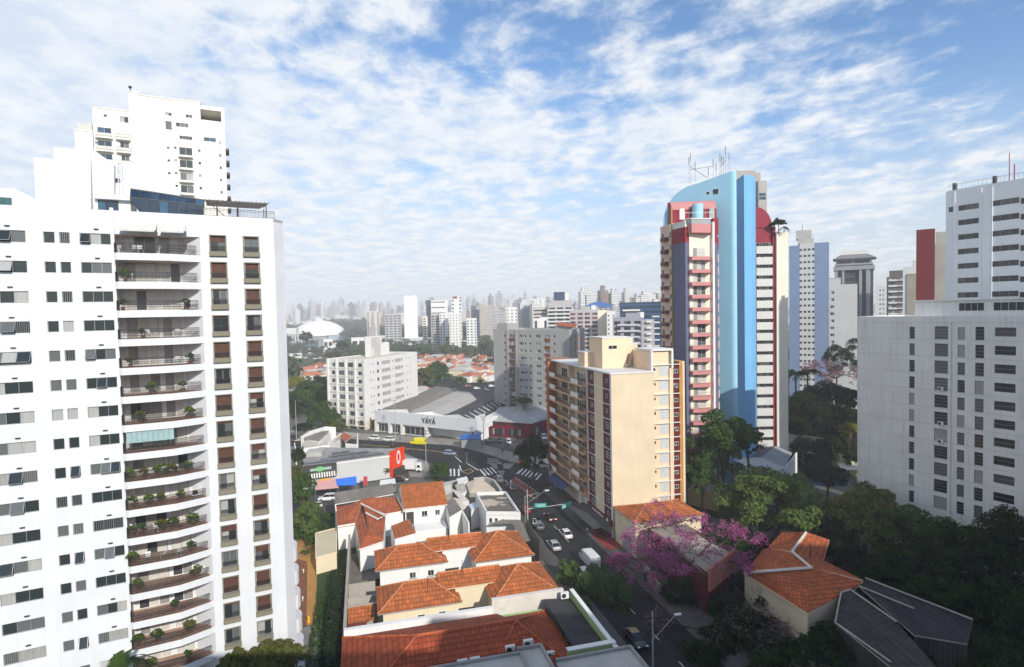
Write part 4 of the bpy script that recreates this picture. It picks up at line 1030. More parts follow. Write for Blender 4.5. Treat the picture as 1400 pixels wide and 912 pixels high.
# ------------------------------------------------------------------ pale tower at the top right
def pale_tower():
    a = (89.8, 118.8); F = Fr(*a, .49, -.87); zt = float(A(1292, 262, 118.6)[2]); X = lambda x, y, v=0: F.hit(x, y, v)
    PW = paint((.74, .76, .76), .3, .8, .05, 'pale_grey_render', .6)
    rt = root('pale_grey_tower', 'pale grey tower with three pane strip windows and a roof railing at the top right', 'apartment tower', (95, 112, 0))
    ops = []; S = []
    for x, w_, n, y0, k0, kn in ((1324, 3.5, 3, 283, 0, 12), (1374, 4.4, 3, 276, 0, 12), (1389, 2.6, 2, 276, 0, 12), (1300, .8, 1, 286.5, 0, 1)):
        u, z = X(x, y0); 
        if x == 1389: u = prev+2.2+1.45
        prev = u
        for k in range(k0, kn): zz_ = z-2.93*k; ops.append((u-w_/2, u+w_/2, zz_-.55, zz_+.55)); S.append((u, zz_, w_, 1.1, n))
    mb = MB(); L_ = 22; wallgrid(mb, F, .7, L_, 0, zt, ops, 0, 0, .2)
    P = [F.P(.7, 0, 0)[:2], F.P(L_, 0, 0)[:2], F.P(L_, -14, 0)[:2], F.P(0, -14, 0)[:2], F.P(0, -.9, 0)[:2]]
    for i in (1, 2, 3, 4): p, q = P[i], P[(i+1) % 5]; mb.face([(*p, 0), (*q, 0), (*q, zt), (*p, zt)])
    mb.face([(*p, zt) for p in P]); mb.build('wall', [PW], rt)
    for u, z, w_, h_, n in S: win(F, u, z, 0, winmesh(w_, h_, n, (), FRAME_G, GLASSD), rt)
    for x in (1305, 1341.5, 1356.5):
        m = MB(); u, _ = X(x, 300); m.box(F, u-.09, u+.09, .001, .16, 20, zt-.5); m.build('downpipe', PW, rt)
    rm = railmesh([(0, 0), (21, 0)], 1.25, .7, False, FRAME_G); inst(rm, 'roof_railing', rt, F.P(.9, -.3, zt), F.rot)
    an = MB(); p = F.P(X(1376, 240)[0], -1.2, zt); an.tube(p, (p[0], p[1], zt+5.5), .08, n=5); q = F.P(X(1383, 240)[0], -1.2, zt); an.tube(q, (q[0], q[1], zt+3.2), .12, n=5); an.build('antenna', flat((.4, .1, .08), .6, name='red_mast'), rt)
    for u in (1.3, 8.0): m = MB(); m.box(F, u, u+.5, -1.3, -.5, zt, zt+1.5); m.build('chimney', FRAME_D, rt)
pale_tower()
def rz_of(x, y, Yd): return float(A(x, y, Yd)[2])
def rad(x, xc, Yd):
    """frame facing the viewpoint's bearing xc, starting at bearing x"""
    c = (xc-700)/FPX; p = (c*Yd, Yd); q = (x-700)/FPX; n2 = 1+c*c; Yq = Yd*n2/(1+c*q); return Fr(q*Yq, Yq, 1, -c)
def wrad(x0, x1, xc, Yd): a, b = rad(x0, xc, Yd), rad(x1, xc, Yd); return math.hypot(a.x-b.x, a.y-b.y)
def blk(name, label, x0, x1, ytop, Yd, depth, mat, cat='apartment block', faces=None, slope=0.0, **kw):
    xc = (x0+x1)/2; fa_, fb_ = rad(x0, xc, Yd), rad(x1, xc, Yd); a = (fa_.x, fa_.y); b = (fb_.x, fb_.y); return block(name, label, cat, quad(a, b, depth), rz_of((x0+x1)/2, ytop, Yd), mat, faces, **kw)
def cols(w_, n, m=1.0): return [m+(w_-2*m)*i/max(1, n-1) for i in range(n)]
# wine red tower with the beige side
W1 = paint((.17, .028, .032), .15, .75, .06, 'dull_red_render', .7)
wr_ = pxX(1278, 150)-pxX(1252.5, 150)
rt = blk('wine_red_tower', 'plain dark red tower wall standing between far blocks at right', 1252.5, 1278, 317, 150, 14, W1, 'apartment tower')
q = MB(); q.box(rad(1278, 1284, 152), 0, 3.2, -12, 0, 0, rz_of(1284, 332, 152)); q.box(rad(1279, 1284, 153), 0, 3.0, -12, 0, 0, rz_of(1284, 317, 153)); q.build('side_wall', paint((.42, .43, .38), .5, .85, .1, 'moss_grey_render', .5), rt)
# slate blue tower with a white window strip
def slate_tower():
    Yd = 270; x0, x1 = 1079, 1133.5; F = rad(x0, 1106, Yd); zt = rz_of(1100, 331, Yd)
    BL = paint((.17, .235, .36), .15, .75, .06, 'slate_blue_wall', .7)
    ul = lambda x: F.hit(x, 400)[0]
    rt = root('slate_blue_tower', 'slate blue tower with a central white strip of small windows', 'apartment tower', (*PY(1106, 280), 0))
    for a, b, yt in ((1079, 1093.2, 336), (1113.5, 1133.5, 331.5)):
        m = MB(); m.box(F, ul(a), ul(b), -16, 0, 0, F.hit((a+b)/2, yt)[1]); m.build('blue_wing', BL, rt)
    ops = []; us = [ul(x) for x in (1094.7, 1100.5, 1106.2, 1112)]; z0 = F.hit(1100, 341.5)[1]
    m = MB(); zs = rng(z0, 2.93, 24)
    for u in us:
        for z in zs: ops.append((u-.55, u+.55, z-.5, z+.5))
    m2 = F.hit(1100, 333)[1]; wallgrid(m, F, ul(1093.3), ul(1113.4), 0, m2, ops, .05, 0, .3); m.box(F, ul(1093.3), ul(1113.4), -16, -.3, 0, m2)
    m.build('white_strip', paint((.50, .51, .50), .3, .8, .05, 'grey_white_render', .6), rt)
    for u in us:
        for z in zs: win(F, u, z, .05, winmesh(1.1, 1.0, 1, (), FRAME_D, GLASSD, depth=.25), rt)
    m = MB(); za, zb = F.hit(1098, 326)[1], F.hit(1098, 314.5)[1]
    m.box(F, ul(1091), ul(1112.5), -10, -.5, m2, za); m.build('roof_box', CONC, rt); m = MB(); m.box(F, ul(1088.5), ul(1109.5), -9, -1, za, zb); m.build('roof_box', CONC, rt)
    m = MB(); p = F.P(ul(1097), -4, zb); m.tube(p, (p[0], p[1], zb+3.5), .1, n=4); m.build('antenna', IRON, rt)
slate_tower()
WG = paint((.50, .50, .49), .4, .85, .05, 'blank_grey_render', .6)
wd = pxX(1172, 235)-pxX(1134, 235)
blk('blank_grey_slab', 'blank light grey slab beside the slate blue tower', 1134, 1172.5, 391, 235, 12, WG, faces={0: [([1.1], rng(rz_of(1140, 400, 235), 2.93, 14), 1.5, 1.2, dict(n=2, fm=FRAME_W))]}, boxes=[(rad(1134, 1153, 237), 0, 4.2, -6, 0, rz_of(1150, 391, 235), rz_of(1140, 380, 237), None)])
# dark glazed tower with a hipped crown
def crown_tower():
    Yd = 330; F = rad(1140, 1168, Yd); X = lambda x, y=400, v=0: F.hit(x, y, v); rt = root('crowned_glass_tower', 'dark glazed tower with pale piers and a hipped crown in the distance at right', 'office tower', (*PY(1168, 335), 0))
    PC = paint((.30, .31, .31), .3, .8, .08, 'grey_stone', .5); _, zc = X(1168, 369); _, z1 = X(1168, 362); _, z2 = X(1168, 357); _, z3 = X(1168, 347)
    m = MB(); m.box(F, X(1142)[0], X(1194)[0], -18, -.6, 0, zc); m.build('glazed_body', city_mat('dark_curtain_wall', (.07, .08, .09), (.02, .025, .035), 2.2, 3.1, .8, .55), rt)
    for a, b in ((1141, 1145.5), (1151, 1154.5), (1174.5, 1178.5), (1184, 1190)):
        m = MB(); m.box(F, X(a)[0], X(b)[0], -.6, .5, 0, zc); m.build('stone_pier', PC, rt)
    m = MB(); m.box(F, X(1139.5)[0], X(1196)[0], -19, 1.0, zc, zc+2.2); m.box(F, X(1143)[0], X(1192)[0], -17, -1.4, zc+2.2, z2+1.5); m.box(F, X(1141)[0], X(1194)[0], -18, -.5, z1, z1+.8); m.build('upper_storeys', PC, rt)
    for x in (1149, 1159, 1172, 1183): win(F, X(x)[0], z2-.2, -1.3, winmesh(4.2, 1.8, 3, (), FRAME_D, GLASSD, depth=.05), rt)
    m = MB(); a, b = X(1141, 357)[0], X(1196, 357)[0]; e = z2+1.5
    lo = [F.P(a-1, .5, e), F.P(b+1, .5, e), F.P(b+1, -19, e), F.P(a-1, -19, e)]; hi = [F.P(a+3, -4, z3), F.P(b-3.5, -4, z3), F.P(b-3.5, -14, z3), F.P(a+3, -14, z3)]
    for i in range(4): j = (i+1) % 4; m.face([lo[i], lo[j], hi[j], hi[i]])
    m.face(hi); m.build('hipped_crown', paint((.17, .17, .17), .3, .7, .1, 'dark_roofing'), rt)
    m = MB(); m.box(F, X(1148, 350)[0], X(1187, 350)[0], -13, -5, z3, z3+2.4); m.build('roof_box', OFFW, rt)
crown_tower()
DK = paint((.13, .12, .115), .3, .8, .1, 'dark_brown_render')
Yd = 300; w_ = pxX(1235, Yd)-pxX(1212, Yd); z_ = rz_of(1223, 375, Yd)
r9 = blk('dark_balcony_tower', 'dark brown tower with small pale balconies far off at right', 1212.5, 1238, 380, Yd, 16, DK, 'apartment tower', faces={0: [([2.2, 7.4], rng(z_-2, 2.95, 14), 2.4, 1.3, dict(n=2, fm=FRAME_W))]}, boxes=[(rad(1216, 1225, Yd+2), 0, 8, -8, 0, rz_of(1223, 380, Yd), rz_of(1223, 370, Yd), None)])
for k in range(14):
    m = MB(); m.box(rad(1215, 1225, Yd), 0, 3.6, .002, .8, z_-3.6-2.95*k, z_-2.7-2.95*k); m.build('balcony', OFFW, r9)
    m = MB(); m.box(rad(1225, 1225, Yd), 0, 4.0, .002, .6, z_-3.4-2.95*k, z_-2.9-2.95*k); m.build('balcony', OFFW, r9)
blk('white_dotted_tower', 'narrow white tower with dotted windows between two dark towers at right', 1197, 1212, 392, 420, 14, paint((.62, .62, .60), .3, .8, .05, 'whitewash'), 'apartment tower', faces={0: [([3.0, 5.0], rng(rz_of(1205, 397, 420), 3.4, 12), .9, 1.2, dict(n=1, fm=FRAME_D))]})
blk('beige_panel_block', 'pale block with a beige end wall next to the wine red tower', 1234.5, 1253, 367, 262, 14, paint((.60, .62, .58), .35, .8, .05, 'pale_green_render'), boxes=[(rad(1247, 1243, 263), 0, 2.2, -6, 0, rz_of(1243, 367, 262), rz_of(1247, 357, 263), None), (rad(1240.5, 1243, 262), 0, 4.1, 0.01, .3, 0, rz_of(1247, 375, 262), paint((.33, .29, .22), .3, .85, .1, 'taupe_render'))])
# ------------------------------------------------------------------ buildings behind the middle
GREYW = paint((.34, .33, .31), .35, .85, .07, 'warm_grey_render', .55)
def grey_orange_block():
    a, b, c = PY(674.5, 236), PY(778, 214), PY(799.5, 232); zt = rz_of(778, 452.5, 214); f = fr2(a, b); f2_ = fr2(b, c); l = math.dist(a, b); l2 = math.dist(b, c)
    U = lambda x, y=480: f.hit(x, y)[0]
    zs = rng(f.hit(758, 460)[1], 2.93, 12)
    fs = {0: [([U(690), U(719, 500), U(725.5, 500), U(758)], zs, .9, 1.0, dict(n=1, fm=FRAME_W, gm=GLASSD)), ([U(713), U(736), U(748.5)], zs, 2.2, 1.2, dict(n=3, fm=FRAME_W)), ([U(700)], zs, 2.4, 1.4, dict(n=3, fm=FRAME_W))],
          1: [([l2*(.16+.22*i) for i in range(4)], zs, 1.2, 1.2, dict(n=1, fm=FRAME_W))]}
    rt = block('grey_orange_panel_block', 'grey apartment block with orange window panels behind the cream corner block', 'apartment block', [a, b, c, f.P(0, -22, 0)[:2]], zt, GREYW, fs, maxw=100, parapet=.5)
    OR = paint((.52, .20, .035), .15, .75, .06, 'orange_panel'); BR = paint((.16, .055, .02), .2, .8, .08, 'brown_panel')
    for z in zs:
        m = MB(); m.box(f, U(700)-1.35, U(700)+1.35, .002, .1, z-2.1, z-.75); m.build('brown_panel', BR, rt)
        m = MB(); m.box(f, U(748.5)-1.2, U(748.5)+1.2, .002, .1, z-2.1, z-.75); m.build('brown_panel', BR, rt)
    for z in zs[:6]:
        for i in range(4): m = MB(); u = l2*(.16+.22*i); m.box(f2_, u-.75, u+.75, .002, .06, z-2.2, z-.7); m.build('orange_panel', OR, rt)
    for x in (694.5, 706.5): m = MB(); m.box(f, U(x)-.25, U(x)+.25, .002, .4, 0, zt+.5); m.build('pilaster', GREYW, rt)
    m = MB(); g = Fr(*f.P(U(742), -9, 0)[:2], f.d[0], f.d[1]); p = [g.P(0, 0, zt+2.0), g.P(8.2, 0, zt+1.0), g.P(8.2, -4, zt+2.2), g.P(0, -4, zt+3.2)]; m.face(p); m.face([(x, y, z-.15) for x, y, z in reversed(p)]); m.build('tiled_canopy', tiles((.40, .12, .06)), rt)
    m = MB(); m.box(g, 1, 7, -4, -.6, zt, zt+1.3); m.box(f, U(676), U(690), -10, -2, zt, zt+3.0); m.build('roof_box', GREYW, rt)
grey_orange_block()
FB = lambda w_, nc, zt, dz, k, ww, hh, **kw: [(cols(w_, nc, ww/2+.6), rng(zt, dz, k), ww, hh, kw)]
def bgb(name, label, x0, x1, yt, Yd, depth, mat, n, k, ww=1.8, hh=1.3, dz=3.0, slope=0.0, boxes_px=(), **kw):
    zt = rz_of((x0+x1)/2, yt, Yd); xc = (x0+x1)/2; w_ = wrad(x0, x1, xc, Yd)
    bx = [(rad(a, xc, Yd+dd), 0, wrad(a, b, xc, Yd), -8, 0, zt, rz_of((a+b)/2, y, Yd+dd), mt) for a, b, y, dd, mt in boxes_px]
    return blk(name, label, x0, x1, yt, Yd, depth, mat, faces={0: FB(w_, n, zt-2.2, dz, k, ww, hh, **dict(dict(n=2, fm=FRAME_G, gm=GLASSD), **kw))} if n else None, slope=slope, boxes=bx, cat='apartment block' if Yd < 900 else 'tower')
G2 = paint((.40, .39, .38), .3, .8, .08, 'mid_grey_render'); LIL = paint((.30, .29, .33), .25, .8, .06, 'lilac_grey_render'); NAVY = paint((.03, .055, .10), .1, .4, .1, 'navy_cladding')
# stepped grey office with the dark roof box
r_ = bgb('stepped_grey_office', 'grey office tower with long white balcony bands and a dark cube on its roof', 750, 783, 418, 470, 25, G2, 3, 9, 5.0, 1.6, 3.1, boxes_px=((753, 783, 411, 3, None), (758, 773, 399.5, 5, NAVY), (773, 779, 400, 6, OFFW)))
for k in range(9):
    m = MB(); m.box(rad(749, 766, 468), 0, pxX(785, 468)-pxX(749, 468), -2, .3, rz_of(766, 418, 470)-4.2-3.1*k, rz_of(766, 418, 470)-3.2-3.1*k); m.build('balcony_band', OFFW, r_)
r_ = bgb('grey_red_window_block', 'grey block with dark red recessed windows and a cream side', 779, 818, 425, 400, 20, G2, 4, 12, 3.6, 1.7, 2.95, boxes_px=((795, 818, 419, 4, G2), (809, 815, 417.5, 3, OFFW)), gm=glass_mat('reddish_glass', (.03, .02, .02), (.12, .03, .03), (.25, .1, .09), .4, .7))
m = MB(); m.box(rad(818, 800, 400), 0, 6, -18, 0, 0, rz_of(824, 424, 400)); m.build('cream_side', CRM, r_)
bgb('narrow_white_block', 'narrow white block squeezed between grey blocks behind the corner building', 830, 842, 427, 380, 18, OFFW, 2, 12, 1.0, 1.1)
r_ = bgb('lilac_balcony_block', 'lilac grey block with wide open balconies and a cube on its roof', 838, 878, 435.5, 285, 16, LIL, 3, 11, 3.2, 1.8, 3.0, boxes_px=((856, 876, 428, 5, LIL), (873, 881, 427, 6, OFFW)))
for k in range(11):
    m = MB(); zq = rz_of(860, 435, 285)-3.4-3*k; m.box(rad(844, 858, 285), 0, 11.0, .002, 1.0, zq-.4, zq+.5); m.build('balcony', paint((.50, .49, .52), .2, .8, .05, 'lilac_panel'), r_)
m = MB(); m.box(rad(878, 858, 285), 0, 6, -14, -.5, 0, rz_of(886, 437, 285)); m.build('side_wing', G2, r_)
for k in range(11): m = MB(); m.box(rad(884, 858, 285), 0, 2.6, -.6, 1.0, rz_of(886, 441, 285)-3*k, rz_of(886, 438.5, 285)-3*k); m.build('balcony', OFFW, r_)
def glassblock():
    Yd = 430; zt = rz_of(876, 413, Yd); F = rad(848, 876, Yd); w_ = wrad(848, 905, 876, Yd)
    rt = root('blue_glass_office', 'wide blue glass office with dark floor bands behind the lilac block', 'office', (*PY(876, 440), 0))
    m = MB(); m.box(F, 0, w_, -25, 0, 0, zt); m.build('curtain_wall', GLASSB, rt)
    for k in range(12): m = MB(); z = zt-2-3.6*k; m.box(F, 0, w_, .002, .25, z-.5, z+.4); m.build('floor_band', paint((.03, .09, .20), .1, .3, .05, 'blue_spandrel'), rt)
    for k in range(6): m = MB(); z = zt-11-4.4*k; m.box(F, w_-7, w_-1.5, .3, .6, z-.5, z+.5); m.build('white_louvre', OFFW, rt)
    m = MB(); m.box(F, 2, 15, .3, .8, zt-6.6, zt-5.4); m.build('white_louvre', OFFW, rt)
glassblock()
r_ = bgb('blue_roof_office', 'pale office under a bright blue curved roof', 800, 838, 420, 600, 30, G2, 6, 4, 3, 1.4)
m = MB(); F = rad(800, 819, 600); w_ = pxX(838, 600)-pxX(800, 600); zt = rz_of(819, 420, 600)
for k in range(8):
    u0, u1 = w_*k/8, w_*(k+1)/8; h0, h1 = 5*math.sin(math.pi*k/8), 5*math.sin(math.pi*(k+1)/8); m.face([F.P(u0, 1, zt+1+h0), F.P(u1, 1, zt+1+h1), F.P(u1, -28, zt+1+h1), F.P(u0, -28, zt+1+h0)]); m.face([F.P(u0, 1, zt), F.P(u1, 1, zt), F.P(u1, 1, zt+1+h1), F.P(u0, 1, zt+1+h0)])
m.build('blue_roof', flat((.03, .12, .38), .5, name='blue_sheet'), r_)
bgb('beige_banded_block', 'beige block with thin balcony bands left of the stepped grey office', 729, 749, 421, 480, 18, paint((.50, .46, .40), .3, .8, .08, 'beige_render2'), 3, 8, 4.0, 1.3)
bgb('white_sheds_block', 'bright white boxy building in front of the beige banded block', 730, 749, 437, 380, 18, OFFW, 2, 2, 1.6, 3.0, boxes_px=((738, 749, 434, 2, OFFW),))
bgb('white_dot_block', 'white block with a grid of small dark windows left of the banded block', 693, 708, 421, 520, 16, OFFW, 3, 10, 1.2, 1.3)
bgb('orange_striped_tower', 'white tower with an orange strip on the far skyline', 725, 748, 409, 900, 25, OFFW, 4, 12, 2.2, 1.6)
# left middle distance
bgb('twin_white_tower', 'tall plain white twin slab tower alone above the trees', 553, 571.5, 406, 800, 22, OFFW, 0, 0, boxes_px=((556, 560.5, 404, 2, OFFW), (564, 570, 404, 2, OFFW)))
bgb('grey_office_slab', 'grey slab with dark window bands left of the white twin tower', 526.5, 549, 430, 760, 18, G2, 4, 12, 3.8, 1.5, 3.4)
bgb('brown_white_block', 'brown and white block among the park trees', 502, 519, 426, 900, 22, paint((.52, .49, .44), .3, .8, .08, 'dusty_render'), 3, 14, 2.6, 1.6)
bgb('dark_cube_office', 'dark office cube behind the white striped block', 583, 590, 411, 850, 20, NAVY, 0, 0)
bgb('white_striped_office', 'white office with long dark horizontal slots near the stepped white tower', 590, 613, 411, 840, 22, OFFW, 1, 3, 20, 1.5, 8.0)
bgb('stepped_white_tower', 'white tower with a stepped crown and square openings on the centre left skyline', 618, 632, 409, 780, 18, OFFW, 2, 14, 2.6, 2.2, 5.2, boxes_px=((620, 626, 405.5, 2, W1), (627, 629, 404, 2, OFFW), (630, 631.5, 406, 2, W1)))
bgb('ribbed_grey_office', 'ribbed grey office block standing between two white blocks', 589.5, 601, 430, 640, 18, G2, 2, 12, 3.6, 1.4, 2.9)
bgb('white_slab_narrow', 'narrow white slab right of the ribbed grey office', 601.5, 609, 429, 630, 18, OFFW, 2, 12, 1.5, 1.5)
bgb('white_peach_block', 'white block with peach window columns in front of the stepped white tower', 614.5, 630.5, 428, 600, 18, OFFW, 4, 14, 1.3, 1.3, 2.9, gm=glass_mat('peach_glass', (.2, .12, .07), (.3, .2, .14), (.4, .3, .2), .4, .7))
bgb('white_gable_block', 'white stepped block right of the peach windowed block', 638, 652, 436, 600, 18, OFFW, 3, 10, 1.8, 1.4, 2.9)
bgb('navy_tower', 'dark navy office tower behind the white stepped block', 646, 656, 424, 760, 18, NAVY, 2, 10, 2, 1.4)
bgb('beige_slot_block', 'small beige block with dark slots beside the dark cube office', 578, 585, 433.5, 680, 14, CRM, 1, 9, 3.5, 1.4)
# ------------------------------------------------------------------ distant city
cm = [city_mat('city_white', (.62, .61, .58), fx=3.2, wx=.5, wz=.45), city_mat('city_beige', (.45, .40, .33), fx=3, wx=.55, wz=.5), city_mat('city_grey', (.26, .27, .29), fx=2.6, wx=.6, wz=.5), city_mat('city_slate', (.12, .15, .20), (.03, .05, .08), 2.4, 3.2, .8, .6), city_mat('city_bands', (.50, .49, .47), fx=40, wx=.98, wz=.5), city_mat('city_brown', (.24, .15, .11), fx=3, wx=.5, wz=.5)]
def towermesh(r, m):
    mb = MB(); w_, d_, h_ = r.uniform(13, 26), r.uniform(12, 22), 1.0
    mb.box(WF, -w_/2, w_/2, -d_/2, d_/2, 0, 60)
    mb.box(WF, -w_*.25, w_*.2, -d_*.25, d_*.2, 60, 64+r.uniform(0, 3)); mb.box(WF, -w_/2-.2, w_/2+.2, -d_/2-.2, d_/2+.2, 59.5, 60.6)
    if r.random() < .5: mb.box(WF, -w_*.35, w_*.4, -d_*.6, d_*.1, 0, 52)
    if r.random() < .4: mb.box(WF, -w_*.62, -w_*.3, -d_*.3, d_*.3, 0, 46)
    return dropmesh(mb, [m])
rr = random.Random(21); TM = [[towermesh(rr, m) for _ in range(3)] for m in cm]
def tower(X_, Y_, h_, ci=None, rz=0, name='distant_tower', lb='small tower of the hazy city skyline far beyond the park', grp='distant towers of the hazy skyline'):
    me = rr.choice(TM[ci if ci is not None else rr.choice([0, 0, 0, 0, 1, 1, 2, 2, 3, 4, 4, 5])])
    o = bpy.data.objects.new(name, me); COL.objects.link(o); o.location = (X_, Y_, 0); s = h_/62; o.scale = (rr.uniform(.8, 1.25), rr.uniform(.8, 1.2), s); o.rotation_euler = (0, 0, rz); tag(o, lb, 'tower', grp)
n = 0
for i in range(235):
    Y_ = rr.uniform(2000, 3900); px = rr.uniform(385, 760) if i % 5 else (rr.uniform(690, 905) if i % 2 else rr.uniform(230, 385)); X_ = pxX(px, Y_)
    top = rr.uniform(411, 430) - (6 if rr.random() < .15 else 0) - (px-400)*.004
    h_ = 45+(432-.004*(px-400)*0-top)*Y_/780*.85 if True else 60
    tower(X_, Y_, max(28, min(170, h_*1.12)), rz=rr.uniform(0, 1.6))
for i in range(60):
    Y_ = rr.uniform(800, 1500); px = rr.uniform(655, 905); X_ = pxX(px, Y_); top = rr.uniform(403, 421); h_ = 45+(426-top)*Y_/780
    tower(X_, Y_, max(30, h_*.92), rz=rr.uniform(0, 1.6), lb='pale tower crowding the skyline behind the centre blocks', grp='pale towers behind the centre blocks')
for px, yt, w_, ci, lb in ((798, 397, 13, 0, 'white double tower rising highest over the blue roof office'), (807, 401, 10, 0, 'slim white tower right of the highest white tower'), (825, 395.5, 13, 5, 'brown topped tower on the skyline above the blue roof'), (839, 399, 11, 0, 'white rounded tower right of the brown topped tower'), (856, 398, 9, 0, 'lone pale tower above the blue glass office'), (884, 402, 16, 0, 'wide pale tower stepped at the top above the blue glass office'), (900, 404, 8, 1, 'pale tower touching the left side of the blue tower'), (872, 405, 8, 0, 'short pale tower left of the wide stepped one')):
    Y_ = 850; z = rz_of(px, yt, Y_); o = None; tower(pxX(px, Y_), Y_, z, ci, .1, 'skyline_tower', lb, 'towers above the blue glass office')
    o = COL.objects[-1]; o.scale = (w_/16, 1, z/62)
# low city carpet
lowm = [city_mat('low_white', (.58, .56, .52), fx=4, wx=.3, wz=.4), city_mat('low_tile', (.38, .17, .10), fx=400, wx=.0, wz=.0), city_mat('low_grey', (.25, .25, .25), fx=4, wx=.4, wz=.4)]
mb = MB(); 
for i in range(7600):
    Y_ = rr.uniform(1700, 4800); X_ = rr.uniform(-.80, .85)*Y_; s = rr.uniform(7, 22); mb.box(Fr(X_, Y_, 1, rr.uniform(-.8, .8)), -s, s, -s*.7, s*.7, 0, rr.uniform(6, 20)+(rr.uniform(10, 40) if rr.random() < .25 else 0), rr.choice([0, 0, 0, 1, 2]), skip='bB')
tag(mb.build('low_city_carpet', lowm, at=(0, 0, 0)), kind='stuff')
# ------------------------------------------------------------------ low buildings: shops, sheds, houses
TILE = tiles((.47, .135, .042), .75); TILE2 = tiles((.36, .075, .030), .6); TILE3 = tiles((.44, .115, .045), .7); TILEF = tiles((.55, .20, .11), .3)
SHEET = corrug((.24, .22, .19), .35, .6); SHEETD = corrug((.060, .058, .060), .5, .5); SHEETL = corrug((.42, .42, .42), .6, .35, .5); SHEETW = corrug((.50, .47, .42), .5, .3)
WHT = paint((.74, .73, .70), .45, .8, .06, 'white_house_render', .45); WHT2 = paint((.70, .60, .42), .4, .8, .07, 'cream_house_render', .5); GRW = paint((.36, .33, .29), .7, .9, .15, 'grimy_wall', .35)
RIDGE = tiles((.58, .23, .10), .2, 'ridge_tiles'); WRIDGE = paint((.62, .58, .52), .6, .9, .15, 'limed_ridge', .3, False)
def hip(mb, F, u0, u1, v0, v1, ze, pitch=.5, h0=True, h1=True, oh=.35, axis='u', ridge=None, drop=.14):
    """hip or gable roof over a rectangle in frame F; ridge along u (or v)"""
    u0, u1, v0, v1 = u0-oh, u1+oh, v0-oh, v1+oh; ze = ze-oh*pitch
    if axis == 'v':
        Q = lambda a, b, z: F.P(b, a, z); a0, a1, b0, b1 = v0, v1, u0, u1
    else:
        Q = lambda a, b, z: F.P(a, b, z); a0, a1, b0, b1 = u0, u1, v0, v1
    h = (b1-b0)/2; bm = (b0+b1)/2; zr = ze+h*pitch; ra, rb = a0+(h if h0 else 0), a1-(h if h1 else 0)
    if ra > rb: ra = rb = (a0+a1)/2
    A0, A1, B1_, B0_ = Q(a0, b0, ze), Q(a1, b0, ze), Q(a1, b1, ze), Q(a0, b1, ze); R0_, R1_ = Q(ra, bm, zr), Q(rb, bm, zr)
    mb.face([A0, A1, R1_, R0_], 0); mb.face([B1_, B0_, R0_, R1_], 0)
    mb.face([B0_, A0, R0_], 0 if h0 else 1); mb.face([A1, B1_, R1_], 0 if h1 else 1)
    lo = lambda p: (p[0], p[1], p[2]-drop)
    for p, q in ((A0, A1), (A1, B1_), (B1_, B0_), (B0_, A0)): mb.face([lo(p), lo(q), q, p], 1)
    mb.face([lo(A0), lo(B0_), lo(B1_), lo(A1)], 1)
    if ridge is not None:
        up = lambda p: (p[0], p[1], p[2]+.05)
        for p, q, c in ((R0_, R1_, 1), (A0, R0_, h0), (B0_, R0_, h0), (A1, R1_, h1), (B1_, R1_, h1)):
            if c: ridge.tube(up(p), up(q), .13, n=6)
    return zr
def housewin(F, u, z, v, w_, h_, par, gm=None, fm=None, n=2, name='window', shut=None):
    o = win(F, u, z, v+.06, winmesh(w_, h_, n, (), fm or FRAME_W, gm or GLASSD, depth=.04), par, name)
    s = MB(); s.box(WF, -w_/2-.12, w_/2+.12, 0.0, .14, -h_/2-.1, -h_/2-.0); me = dropmesh(s, [CONCD]); c = inst(me, 'sill', o, (0, 0, 0)); c.location = (0, 0, 0)
    return o
# frames: KS (u to camera, v west). facade facing camera: edge running from west to east
def KF(s, t): p = KS.P(s, t, 0); return Fr(p[0], p[1], KS.n[0]*-1, KS.n[1]*-1)     # u east, v toward camera
def longhouse(name, label, s0, wall, roofm, z_e=5.4, rear=True):
    """front block by the street, connector and rear block, light well on the near side"""
    rt = root(name, label, 'house', KS.P(s0+8, 17, 0)); F = KS
    m = MB()
    m.box(F, s0+.6, s0+9.5, 7.3, 16.6, 0, z_e-.05); m.box(F, s0+.8, s0+5.0, 16.6, 21.4, 0, 6.0); m.box(F, s0+.6, s0+7.2, 21.3, 31.6, 0, 5.05)
    m.build('wall', wall, rt)
    r = MB(); rg = MB()
    hip(r, F, s0, s0+9.7, 7.2, 16.7, z_e, .50, True, True, .35, 'v', rg)
    r.build('front_roof', [roofm, CONCD], rt)
    r = MB(); hip(r, F, s0+.5, s0+5.2, 14.5, 23.5, 6.0, .50, False, False, .2, 'v', rg, .1); r.build('link_roof', [roofm, wall], rt)
    r = MB(); hip(r, F, s0+.3, s0+7.4, 21.2, 32.0, 5.1, .53, True, True, .35, 'v', rg); r.build('rear_roof', [roofm, CONCD], rt)
    rg.build('ridge_tiles', RIDGE, rt)
    # near-side wall: windows look at the camera
    K = KF(s0+7.2, 31.6)
    for u in (5.1, 8.0): housewin(K, u, 3.3, 0, 1.0, .95, rt)
    m = MB(); m.box(KF(s0+5.0, 21.3), .3, 2.6, -.0, .05, .2, 2.6); m.build('door', FRAME_D, rt)
    p = KS.P(s0+6.5, 25.5, 6.3); q = MB(); q.tube(p, (p[0], p[1], 8.4), .05, n=4); q.tube(KS.P(s0+3.2, 20.0, 6.8), (*KS.P(s0+3.2, 20.0, 0)[:2], 8.9), .05, n=4); 
    q.build('vent_pipe', IRON, rt)
    return rt
longhouse('tile_roof_house', 'white walled house with long bright orange hipped roofs, nearest the parked white cars', 8.2, WHT, TILE)
longhouse('tile_roof_house', 'cream walled house with long orange hipped roofs between two other tiled houses', 21.6, WHT2, TILE)
